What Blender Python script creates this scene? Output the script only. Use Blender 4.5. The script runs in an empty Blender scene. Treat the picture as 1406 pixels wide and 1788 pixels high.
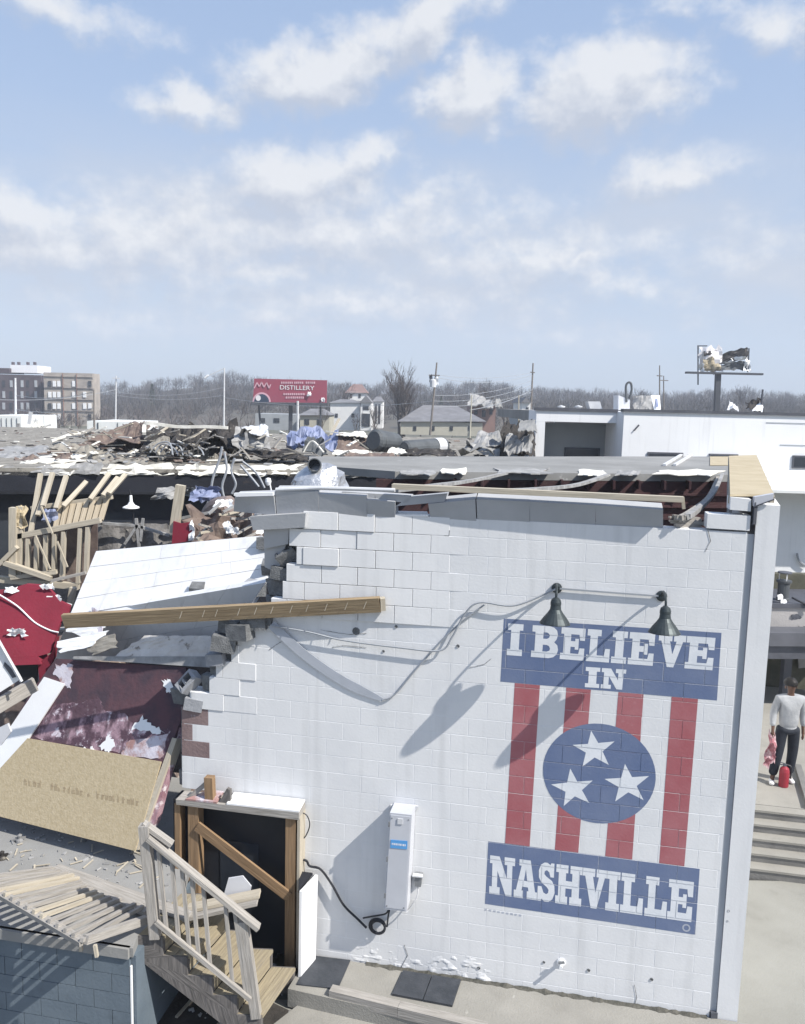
import bpy, bmesh, math, random
from mathutils import Vector, Matrix, noise
from mathutils.geometry import tessellate_polygon

R = math.radians
rng = random.Random(11)
scene = bpy.context.scene
COL = scene.collection

# ------------------------------------------------------------------ camera
F_PX, PITCH, ROLL = 1449.44, 0.128965, 0.024577      # focal length in photo pixels (1406 x 1788)
CAM = Vector((0, 0, 6.5))
_fw = Vector((0, math.cos(PITCH), -math.sin(PITCH)))
_up0 = Vector((0, math.sin(PITCH), math.cos(PITCH)))
_rt0 = Vector((1, 0, 0))
_rt = math.cos(ROLL) * _rt0 + math.sin(ROLL) * _up0
_up = -math.sin(ROLL) * _rt0 + math.cos(ROLL) * _up0
cd = bpy.data.cameras.new('camera'); cam = bpy.data.objects.new('camera', cd); COL.objects.link(cam)
cd.sensor_fit = 'VERTICAL'; cd.sensor_height = 24; cd.lens = 24 * F_PX / 1788
cd.clip_start = 0.1; cd.clip_end = 4000
m = Matrix((_rt, _up, -_fw)).transposed().to_4x4(); m.translation = CAM
cam.matrix_world = m
scene.camera = cam

# surveying helpers: where a sight line of the photograph meets a real plane
def ray(a, b): return _fw * F_PX + _rt * (a - 703) + _up * (894 - b)
def Pz(a, b, z):
    d = ray(a, b); return CAM + d * ((z - CAM.z) / d.z)
def P(a, b, y):
    d = ray(a, b); return CAM + d * (y / d.y)
YAW, DIST = 0.193708, 8.7                            # the mural wall
WH = Vector((math.cos(YAW), -math.sin(YAW), 0)); WN = Vector((-math.sin(YAW), -math.cos(YAW), 0)); ZU = Vector((0, 0, 1))
def Pw(a, b, out=0.0):
    d = ray(a, b); return CAM + d * ((DIST - out) / (-(d.dot(WN))))
def W(u, z, out=0.0): return WH * u + WN * (out - DIST) + ZU * z
def uz(p): return (p.dot(WH), p.z)

# ------------------------------------------------------------------ light
SUN = (WH * 2.8 + WN * 1.0 + ZU * 3.1).normalized()   # towards the sun, read off the shadows on the wall
sl = bpy.data.lights.new('sun', 'SUN'); so = bpy.data.objects.new('sun', sl); COL.objects.link(so)
sl.energy = 4.6; sl.angle = R(0.5); sl.color = (1.0, 0.95, 0.87)
so.rotation_euler = SUN.to_track_quat('Z', 'Y').to_euler(); so.location = (20, -20, 40)

scene.view_settings.view_transform = 'Standard'; scene.view_settings.look = 'None'
scene.view_settings.gamma = 1; scene.view_settings.use_curve_mapping = False
scene.view_settings.exposure = 0.56
scene.render.engine = 'CYCLES'
scene.cycles.use_denoising = True
scene.cycles.max_bounces = 6; scene.cycles.volume_bounces = 1

world = bpy.data.worlds.new('World'); scene.world = world; world.use_nodes = True
def build_world():
    nt = world.node_tree; N = nt.nodes; L = nt.links; N.clear()
    def nd(t, **k):
        n = N.new(t)
        for a, v in k.items(): setattr(n, a, v)
        return n
    out = nd('ShaderNodeOutputWorld'); bg = nd('ShaderNodeBackground'); bg.inputs[1].default_value = 0.115
    L.new(bg.outputs[0], out.inputs[0])
    sky = nd('ShaderNodeTexSky'); sky.sky_type = 'NISHITA'; sky.sun_disc = False
    sky.sun_elevation = math.asin(SUN.z); sky.sun_rotation = math.atan2(SUN.x, SUN.y)
    sky.air_density = 1.0; sky.dust_density = 1.6; sky.ozone_density = 1.5; sky.altitude = 150
    # clouds, in azimuth / elevation
    tc = nd('ShaderNodeTexCoord'); sep = nd('ShaderNodeSeparateXYZ'); L.new(tc.outputs['Generated'], sep.inputs[0])
    def M(op, a, b=None, c=None, clamp=False):
        n = nd('ShaderNodeMath', operation=op); n.use_clamp = clamp
        for i, v in enumerate((a, b, c)):
            if v is None: continue
            if isinstance(v, (int, float)): n.inputs[i].default_value = v
            else: L.new(v, n.inputs[i])
        return n.outputs[0]
    az = M('ARCTAN2', sep.outputs[0], sep.outputs[1]); el = M('ARCSINE', sep.outputs[2])
    cmb = nd('ShaderNodeCombineXYZ'); L.new(az, cmb.inputs[0]); L.new(el, cmb.inputs[1])
    # field group
    g = bpy.data.node_groups.new('cloud_field', 'ShaderNodeTree')
    g.interface.new_socket('v', in_out='INPUT', socket_type='NodeSocketVector')
    g.interface.new_socket('d', in_out='OUTPUT', socket_type='NodeSocketFloat')
    gi = g.nodes.new('NodeGroupInput'); go = g.nodes.new('NodeGroupOutput')
    def gM(op, a, b=None, c=None):
        n = g.nodes.new('ShaderNodeMath'); n.operation = op
        for i, v in enumerate((a, b, c)):
            if v is None: continue
            if isinstance(v, (int, float)): n.inputs[i].default_value = v
            else: g.links.new(v, n.inputs[i])
        return n.outputs[0]
    def gN(vec, sc, det, rough, sy=1.0, off=0.0):
        mp = g.nodes.new('ShaderNodeMapping'); mp.inputs['Scale'].default_value = (1, sy, 1); mp.inputs['Location'].default_value = (off, off * .7, 0)
        g.links.new(vec, mp.inputs[0])
        n = g.nodes.new('ShaderNodeTexNoise'); n.inputs['Scale'].default_value = sc; n.inputs['Detail'].default_value = det; n.inputs['Roughness'].default_value = rough
        g.links.new(mp.outputs[0], n.inputs['Vector']); return n
    v0 = gi.outputs[0]
    w1 = gN(v0, 14, 4, .55)
    sub = g.nodes.new('ShaderNodeVectorMath'); sub.operation = 'SUBTRACT'; g.links.new(w1.outputs['Color'], sub.inputs[0]); sub.inputs[1].default_value = (.5, .5, .5)
    scl = g.nodes.new('ShaderNodeVectorMath'); scl.operation = 'MULTIPLY'; g.links.new(sub.outputs[0], scl.inputs[0]); scl.inputs[1].default_value = (.10, .06, 0)
    add = g.nodes.new('ShaderNodeVectorMath'); add.operation = 'ADD'; g.links.new(v0, add.inputs[0]); g.links.new(scl.outputs[0], add.inputs[1])
    vw = add.outputs[0]
    acc = None
    CL = [(325, 182, 100, 34, 0, .8), (560, 125, 185, 62, 14, 1.1), (735, 45, 140, 58, 18, 1.0), (815, 168, 110, 72, 10, 1.0),
          (1055, 155, 165, 88, 6, 1.15), (520, 312, 185, 72, 6, .95), (640, 272, 75, 36, 14, .85), (720, 385, 300, 85, 0, .55),
          (1170, 308, 125, 42, 8, .8), (40, 372, 120, 45, 0, .9), (90, 430, 230, 68, 8, .75), (440, 468, 190, 44, 0, .65),
          (1015, 462, 60, 22, 20, .7), (1080, 500, 220, 36, 0, .5), (850, 512, 90, 55, 0, .5), (480, 562, 210, 36, 0, .48),
          (70, 5, 210, 42, -8, .7), (1385, 38, 100, 46, 0, .65), (290, 425, 330, 110, 0, .72), (560, 400, 420, 105, 0, .68), (900, 450, 330, 80, 0, .6), (600, 525, 620, 70, 0, .52), (1300, 440, 190, 60, 0, .35),
          (200, 560, 230, 40, 0, .4), (960, 590, 260, 30, 0, .3)]
    for (cx, cy, rx, ry, an, wt) in CL:
        d = ray(cx, cy).normalized()
        mp = g.nodes.new('ShaderNodeMapping'); mp.vector_type = 'TEXTURE'
        mp.inputs['Location'].default_value = (math.atan2(d.x, d.y), math.asin(d.z), 0)
        mp.inputs['Rotation'].default_value = (0, 0, R(an)); mp.inputs['Scale'].default_value = (rx * 1.14 / F_PX, ry * 1.12 / F_PX, 1)
        g.links.new(vw, mp.inputs[0])
        ln = g.nodes.new('ShaderNodeVectorMath'); ln.operation = 'LENGTH'; g.links.new(mp.outputs[0], ln.inputs[0])
        q = gM('MULTIPLY_ADD', ln.outputs['Value'], -wt, wt)
        acc = q if acc is None else gM('SMOOTH_MAX', acc, q, .12)
    # the same kind of scattered cumulus all round the sky
    glob = gM('MULTIPLY_ADD', gN(v0, 3.2, 5, .55, 2.2, 3.3).outputs['Fac'], 4.2, -2.75)
    acc = gM('MAXIMUM', acc, glob)
    fine = gM('MULTIPLY_ADD', gN(v0, 26, 7, .62, 1.3).outputs['Fac'], 1.0, -.5)
    acc = gM('ADD', acc, fine)
    g.links.new(acc, go.inputs[0])
    def field(vec):
        n = nd('ShaderNodeGroup'); n.node_tree = g; L.new(vec, n.inputs[0]); return n.outputs[0]
    shift = nd('ShaderNodeVectorMath', operation='ADD'); L.new(cmb.outputs[0], shift.inputs[0]); shift.inputs[1].default_value = (.012, .026, 0)
    d0 = field(cmb.outputs[0]); d1 = field(shift.outputs[0])
    mr = nd('ShaderNodeMapRange', interpolation_type='SMOOTHSTEP'); L.new(d0, mr.inputs[0])
    mr.inputs[1].default_value = -.02; mr.inputs[2].default_value = .68
    lit = M('MULTIPLY_ADD', M('SUBTRACT', d0, d1), 1.7, .45, clamp=True)
    ramp = nd('ShaderNodeMixRGB'); L.new(lit, ramp.inputs[0])
    ramp.inputs[1].default_value = (3.25, 3.5, 4.05, 1); ramp.inputs[2].default_value = (5.15, 5.2, 5.3, 1)
    # a thin high veil, thicker towards the horizon
    veil = nd('ShaderNodeMapRange'); L.new(el, veil.inputs[0]); veil.inputs[1].default_value = 0.0; veil.inputs[2].default_value = .75
    veil.inputs[3].default_value = .80; veil.inputs[4].default_value = .62
    mv = nd('ShaderNodeMixRGB'); L.new(veil.outputs[0], mv.inputs[0]); L.new(sky.outputs[0], mv.inputs[1]); vc = nd('ShaderNodeMapRange'); L.new(el, vc.inputs[0]); vc.inputs[1].default_value = 0.0; vc.inputs[2].default_value = .55
    vm = nd('ShaderNodeMixRGB'); L.new(vc.outputs[0], vm.inputs[0]); vm.inputs[1].default_value = (3.15, 3.7, 4.6, 1); vm.inputs[2].default_value = (2.35, 3.25, 4.95, 1); L.new(vm.outputs[0], mv.inputs[2])
    # a broad soft grey deck of cloud low in the sky, all round
    ab = M('ABSOLUTE', M('SUBTRACT', el, .165)); bd_ = nd('ShaderNodeMapRange', interpolation_type='SMOOTHSTEP'); L.new(ab, bd_.inputs[0]); bd_.inputs[1].default_value = 0.02; bd_.inputs[2].default_value = .16; bd_.inputs[3].default_value = 1; bd_.inputs[4].default_value = 0
    bm_ = nd('ShaderNodeMapping'); bm_.inputs['Scale'].default_value = (1, 2.4, 1); L.new(cmb.outputs[0], bm_.inputs[0])
    bn = nd('ShaderNodeTexNoise'); bn.inputs['Scale'].default_value = 4.5; bn.inputs['Detail'].default_value = 6; L.new(bm_.outputs[0], bn.inputs['Vector'])
    bs = nd('ShaderNodeMapRange'); L.new(bn.outputs['Fac'], bs.inputs[0]); bs.inputs[1].default_value = .32; bs.inputs[2].default_value = .62; bs.inputs[4].default_value = .8
    mb_ = nd('ShaderNodeMixRGB'); L.new(M('MULTIPLY', bd_.outputs[0], bs.outputs[0]), mb_.inputs[0]); L.new(mv.outputs[0], mb_.inputs[1]); mb_.inputs[2].default_value = (3.55, 3.85, 4.4, 1)
    mv = mb_
    fac = M('MULTIPLY', mr.outputs[0], .86)
    mx = nd('ShaderNodeMixRGB'); L.new(fac, mx.inputs[0]); L.new(mv.outputs[0], mx.inputs[1]); L.new(ramp.outputs[0], mx.inputs[2])
    L.new(mx.outputs[0], bg.inputs[0])
build_world()

# ------------------------------------------------------------------ materials
MATS = {}
def mat(name, c1, c2=None, scale=3.0, rough=.8, bump=0.0, bscale=30.0, detail=6, lo=.35, hi=.65, metal=0.0, spec=.3, uvs=None, spots=None, streak=None):
    """c1/c2 mixed by a world-space noise (or by a grain along the piece when uvs=(along, across) is given)."""
    mm = bpy.data.materials.new(name); mm.use_nodes = True
    nt = mm.node_tree; N = nt.nodes; L = nt.links
    b = N['Principled BSDF']; b.inputs['Roughness'].default_value = rough; b.inputs['Metallic'].default_value = metal
    b.inputs['Specular IOR Level'].default_value = spec
    if c2 is None: c2 = tuple(x * .82 for x in c1)
    if uvs:
        src = N.new('ShaderNodeUVMap'); mp = N.new('ShaderNodeMapping'); mp.inputs['Scale'].default_value = (uvs[0], uvs[1], 1)
        L.new(src.outputs[0], mp.inputs[0]); vec = mp.outputs[0]
    else:
        src = N.new('ShaderNodeNewGeometry'); vec = src.outputs['Position']
    n = N.new('ShaderNodeTexNoise'); n.inputs['Scale'].default_value = scale; n.inputs['Detail'].default_value = detail; n.inputs['Roughness'].default_value = .6
    L.new(vec, n.inputs['Vector'])
    mr = N.new('ShaderNodeMapRange'); L.new(n.outputs['Fac'], mr.inputs[0]); mr.inputs[1].default_value = lo; mr.inputs[2].default_value = hi
    mx = N.new('ShaderNodeMixRGB'); L.new(mr.outputs[0], mx.inputs[0]); mx.inputs[1].default_value = (*c1, 1); mx.inputs[2].default_value = (*c2, 1)
    colout = mx.outputs[0]
    if spots:                       # (colour, scale, threshold low, threshold high, amount)
        for (sc, ss, s0, s1, am) in spots:
            n2 = N.new('ShaderNodeTexNoise'); n2.inputs['Scale'].default_value = ss; n2.inputs['Detail'].default_value = 7; n2.inputs['Roughness'].default_value = .65
            L.new(vec, n2.inputs['Vector'])
            r2 = N.new('ShaderNodeMapRange'); L.new(n2.outputs['Fac'], r2.inputs[0]); r2.inputs[1].default_value = s0; r2.inputs[2].default_value = s1; r2.inputs[4].default_value = am
            m2 = N.new('ShaderNodeMixRGB'); L.new(r2.outputs[0], m2.inputs[0]); L.new(colout, m2.inputs[1]); m2.inputs[2].default_value = (*sc, 1)
            colout = m2.outputs[0]
    if streak:                      # rain streaks: (colour, amount, low, high)
        mp = N.new('ShaderNodeMapping'); mp.inputs['Scale'].default_value = (7, 7, .45); L.new(vec, mp.inputs[0])
        n4 = N.new('ShaderNodeTexNoise'); n4.inputs['Scale'].default_value = 1; n4.inputs['Detail'].default_value = 5; L.new(mp.outputs[0], n4.inputs['Vector'])
        r4 = N.new('ShaderNodeMapRange'); L.new(n4.outputs['Fac'], r4.inputs[0]); r4.inputs[1].default_value = streak[2]; r4.inputs[2].default_value = streak[3]; r4.inputs[4].default_value = streak[1]
        m4 = N.new('ShaderNodeMixRGB'); L.new(r4.outputs[0], m4.inputs[0]); L.new(colout, m4.inputs[1]); m4.inputs[2].default_value = (*streak[0], 1); colout = m4.outputs[0]
    L.new(colout, b.inputs['Base Color'])
    if bump:
        n3 = N.new('ShaderNodeTexNoise'); n3.inputs['Scale'].default_value = bscale; n3.inputs['Detail'].default_value = 5
        L.new(vec, n3.inputs['Vector'])
        bp = N.new('ShaderNodeBump'); bp.inputs['Strength'].default_value = bump; bp.inputs['Distance'].default_value = .02
        L.new(n3.outputs['Fac'], bp.inputs['Height']); L.new(bp.outputs[0], b.inputs['Normal'])
    MATS[name] = mm
    return mm

mat('white_paint', (.722, .726, .733), (.66, .668, .682), scale=1.1, bump=.07, bscale=38, spots=[((.50, .52, .55), 1.6, .56, .80, .40), ((.42, .42, .41), 11, .68, .80, .40)], streak=((.47, .475, .48), .45, .54, .78))
mat('white_joint', (.715, .724, .740), (.66, .673, .695), scale=4, bump=.08)
mat('white_clean', (.80, .81, .82), (.74, .75, .765), scale=2, rough=.5)
mat('raw_block', (.19, .195, .20), (.11, .115, .12), scale=9, bump=.6, bscale=60)
mat('grey_block_paint', (.30, .31, .335), (.24, .25, .27), scale=3, bump=.3, spots=[((.6, .6, .6), 6, .62, .75, .5)])
mat('mural_blue', (.115, .157, .275), (.155, .195, .305), scale=2.2, bump=.07, bscale=38, spots=[((.30, .34, .45), 7, .62, .85, .4)])
mat('mural_red', (.345, .105, .12), (.39, .155, .17), scale=2.2, bump=.07, bscale=38, spots=[((.55, .38, .40), 7, .62, .85, .4)])
mat('mural_white', (.72, .74, .775), (.64, .67, .71), scale=5, bump=.07, bscale=38)
mat('mural_grey', (.42, .45, .52), scale=5)
mat('concrete', (.29, .28, .255), (.225, .218, .198), scale=1.2, bump=.3, bscale=50, spots=[((.16, .155, .14), 3.5, .60, .78, .55), ((.52, .51, .48), 8, .66, .74, .5)])
mat('concrete_light', (.27, .268, .245), (.225, .222, .20), scale=.9, bump=.25, bscale=50, spots=[((.16, .155, .14), 1.8, .56, .80, .55), ((.42, .41, .38), 14, .69, .74, .6)])
mat('step_concrete', (.20, .197, .19), (.14, .138, .133), scale=2.5, bump=.3, spots=[((.10, .10, .10), 5, .60, .75, .6)])
mat('asphalt', (.10, .10, .10), (.07, .07, .07), scale=4, bump=.3)
mat('far_ground', (.13, .125, .10), (.09, .095, .07), scale=.03, spots=[((.22, .21, .18), .08, .55, .7, .7)])
mat('dirt_dark', (.055, .05, .045), (.03, .028, .026), scale=5, bump=.5)
mat('dirt_moss', (.11, .105, .09), (.055, .055, .047), scale=14, bump=.6)
mat('rubber_tile', (.055, .06, .07), (.035, .04, .048), scale=6, rough=.6, bump=.2)
mat('wood_fresh', (.43, .37, .28), (.32, .265, .19), uvs=(1.2, 22), scale=2, bump=.25, bscale=3, spots=[((.25, .16, .08), 1.5, .66, .74, .4)])
mat('wood_pale', (.48, .435, .355), (.36, .32, .255), uvs=(1.2, 22), scale=2, bump=.2, bscale=3)
mat('wood_beam', (.34, .26, .165), (.23, .17, .105), uvs=(1.0, 14), scale=2, bump=.3, bscale=3, spots=[((.50, .38, .22), 2.2, .62, .70, .7)])
mat('wood_post', (.30, .20, .115), (.20, .13, .075), uvs=(1.0, 16), scale=2, bump=.3, bscale=3)
mat('wood_weathered', (.38, .36, .335), (.25, .235, .215), uvs=(1.4, 20), scale=2, bump=.4, bscale=3, spots=[((.42, .40, .37), 1.6, .60, .72, .6)])
mat('wood_yellow', (.34, .295, .205), (.235, .20, .145), uvs=(1.4, 16), scale=2, bump=.3, bscale=3, spots=[((.24, .22, .19), 1.2, .56, .68, .75)])
mat('wood_grey_dark', (.16, .15, .145), (.085, .08, .078), uvs=(1.4, 14), scale=2, bump=.5, bscale=3)
mat('osb', (.47, .395, .27), (.385, .315, .20), scale=22, bump=.25, bscale=40, lo=.3, hi=.7, detail=4, spots=[((.54, .465, .335), 38, .60, .68, .45), ((.30, .23, .135), 50, .62, .70, .35)])
mat('plywood', (.46, .395, .28), (.39, .33, .225), scale=2.5, bump=.15, spots=[((.38, .29, .17), 5, .60, .75, .4)])
mat('peeled_maroon', (.10, .052, .064), (.06, .042, .056), scale=3, bump=.3, bscale=20, lo=.40, hi=.60)
mat('peeled_pink', (.36, .24, .275), (.24, .13, .155), scale=6, bump=.4, bscale=25, spots=[((.68, .62, .64), 9, .52, .62, .9)])
mat('lavender_paint', (.58, .56, .62), (.47, .44, .50), scale=4, bump=.3, spots=[((.30, .16, .14), 2.6, .44, .54, .9)])
mat('course_shade_grey', (.43, .44, .46), (.36, .37, .39), scale=1.5, bump=.1)  # shade of the tipped top course is put into this grey
mat('brown_peel', (.25, .185, .18), (.19, .135, .135), scale=4, bump=.3, spots=[((.50, .47, .52), 5, .60, .66, .8)])
mat('peel_mix', (.32, .215, .255), (.09, .052, .072), scale=4.5, bump=.4, bscale=20, lo=.44, hi=.56, detail=9, spots=[((.60, .54, .60), 8, .57, .62, .9)], streak=((.085, .05, .066), .9, .50, .60))
mat('red_paint', (.215, .022, .042), (.175, .02, .036), scale=2.5, bump=.15)
mat('dark_red_metal', (.06, .026, .028), (.036, .018, .02), scale=2.5, bump=.2, spots=[((.13, .08, .065), 5, .58, .72, .6)])
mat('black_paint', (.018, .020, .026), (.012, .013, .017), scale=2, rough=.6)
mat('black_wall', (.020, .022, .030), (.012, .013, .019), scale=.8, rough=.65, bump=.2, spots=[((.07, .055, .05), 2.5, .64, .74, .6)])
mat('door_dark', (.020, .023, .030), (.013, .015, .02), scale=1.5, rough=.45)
mat('blue_grey_paint', (.135, .168, .20), (.105, .135, .165), scale=2.0, bump=.2, bscale=30, spots=[((.24, .27, .30), 8, .66, .76, .4), ((.07, .085, .10), 3, .6, .75, .5)])
mat('deck_grey', (.27, .27, .265), (.22, .22, .215), scale=1.5, bump=.2, spots=[((.14, .14, .135), 4, .62, .76, .5), ((.42, .42, .41), 12, .68, .74, .5)])
mat('lamp_metal', (.055, .068, .072), (.04, .05, .055), scale=8, rough=.45, metal=.4)
mat('cable_black', (.025, .028, .035), (.02, .02, .025), scale=8, rough=.5)
mat('cable_and_shadow_grey', (.34, .36, .39), (.28, .30, .33), scale=8, rough=.6)
mat('shadow_grey', (.40, .425, .475), (.36, .385, .43), scale=6, rough=.7)
mat('box_grey', (.52, .535, .575), (.48, .495, .535), scale=3, rough=.45)
mat('label_blue', (.09, .30, .62), (.11, .33, .65), scale=6, rough=.5)
mat('meter_grey', (.22, .23, .24), (.16, .17, .18), scale=8, rough=.5)
mat('trim_grey', (.40, .425, .46), (.35, .375, .41), scale=2, rough=.6)
mat('roof_membrane', (.27, .27, .265), (.205, .205, .20), scale=.7, bump=.2, bscale=12, spots=[((.20, .20, .195), 1.6, .58, .74, .6), ((.55, .55, .54), 3.5, .64, .72, .5)])
mat('roof_torn', (.28, .262, .23), (.15, .14, .125), scale=1.6, bump=.5, bscale=9, spots=[((.56, .545, .49), 3.2, .57, .65, .7), ((.05, .045, .04), 4.5, .58, .66, .7)])
mat('roof_white', (.78, .77, .72), (.60, .58, .52), scale=3, bump=.4, bscale=14)
mat('debris_dark', (.055, .05, .048), (.025, .023, .022), scale=4, bump=.6, bscale=14, spots=[((.30, .28, .24), 6, .60, .68, .7)])
mat('debris_brown', (.20, .155, .13), (.10, .075, .07), scale=3, bump=.6, bscale=10, spots=[((.42, .38, .34), 7, .60, .68, .7)])
mat('debris_grey', (.36, .36, .36), (.20, .20, .20), scale=4, bump=.5, bscale=12)
mat('foil', (.58, .59, .61), (.38, .39, .42), scale=6, rough=.35, metal=.6, bump=.9, bscale=16)
mat('tarp_blue', (.15, .185, .33), (.27, .30, .41), scale=2, rough=.6, bump=.6, bscale=6)
mat('steel_light', (.62, .63, .65), (.52, .53, .55), scale=3, rough=.45)
mat('duct_dark', (.095, .105, .115), (.065, .072, .08), scale=2, rough=.6, bump=.3, bscale=5)
mat('white_stucco', (.80, .81, .83), (.755, .765, .785), scale=.6, bump=.15, bscale=20, spots=[((.62, .64, .66), 1.0, .62, .80, .4)], streak=((.55, .56, .57), .4, .55, .8))
mat('white_siding', (.74, .755, .75), (.66, .68, .675), scale=1.0, bump=.15)
mat('grey_stucco', (.33, .35, .37), (.29, .31, .33), scale=.8, bump=.2)
mat('coping_dark', (.10, .105, .125), (.07, .075, .09), scale=2, rough=.6)
mat('window_dark', (.035, .04, .05), (.025, .03, .04), scale=2, rough=.15, spec=.6)
mat('window_pale', (.42, .44, .46), (.30, .32, .35), scale=.6, rough=.15, spec=.6)
mat('brick_red', (.22, .13, .105), (.15, .09, .08), scale=.6, bump=.2)
mat('brick_purple', (.095, .075, .085), (.065, .052, .062), scale=.6, bump=.2)
mat('brick_tan', (.40, .36, .32), (.29, .26, .235), scale=.5, bump=.2)
mat('house_brick', (.24, .155, .14), (.19, .13, .12), scale=.5)
mat('house_white', (.74, .74, .73), (.64, .64, .64), scale=.5)
mat('house_yellow', (.46, .44, .37), (.38, .365, .31), scale=.5)
mat('roof_shingle', (.20, .20, .215), (.15, .15, .16), scale=.8)
mat('bb_red', (.29, .055, .09), (.26, .06, .095), scale=.8)
mat('bb_pink', (.62, .38, .44), scale=1)
mat('bb_white', (.78, .76, .78), scale=1)
mat('bb_navy', (.03, .05, .09), scale=1)
mat('steel_dark', (.075, .08, .095), (.055, .06, .07), scale=1, rough=.6)
mat('pole_wood', (.21, .19, .175), (.15, .135, .125), scale=1, bump=.2)
mat('bark', (.125, .11, .10), (.085, .075, .07), scale=1)
mat('twig', (.135, .115, .11), (.10, .086, .085), scale=.3)
mat('twig_far', (.088, .077, .072), (.058, .053, .051), scale=.05)
mat('evergreen', (.045, .06, .04), (.03, .042, .03), scale=.2)
mat('hill_ground', (.105, .095, .08), (.08, .075, .062), scale=.02)
mat('skin', (.12, .065, .045), (.10, .055, .038), scale=10, rough=.5)
mat('hair_black', (.010, .009, .009), (.016, .014, .013), scale=30, rough=.6)
mat('sweat_white', (.37, .38, .395), (.27, .28, .295), scale=6, bump=.5, bscale=14)
mat('pants_dark', (.022, .026, .036), (.015, .018, .026), scale=8, bump=.4, bscale=20)
mat('shoe_white', (.74, .74, .74), (.66, .66, .66), scale=8)
mat('ext_red', (.30, .035, .05), (.25, .03, .045), scale=5, rough=.3)
mat('cloth_pink', (.30, .12, .14), (.46, .33, .35), scale=7, lo=.45, hi=.55, bump=.4)
mat('porch_wall', (.40, .385, .38), (.31, .30, .295), scale=1.4, bump=.3, spots=[((.20, .20, .20), 3, .60, .72, .6)])
mat('porch_fascia', (.115, .12, .14), (.09, .095, .11), scale=2)
mat('porch_back', (.12, .115, .085), (.07, .07, .052), scale=1.5, bump=.3, spots=[((.26, .22, .18), 4, .6, .7, .6)])
mat('netting', (.20, .19, .185), (.13, .125, .12), scale=8, bump=.5)
mat('pinkish_pipe', (.26, .215, .205), (.17, .135, .125), scale=4, rough=.5)

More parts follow.
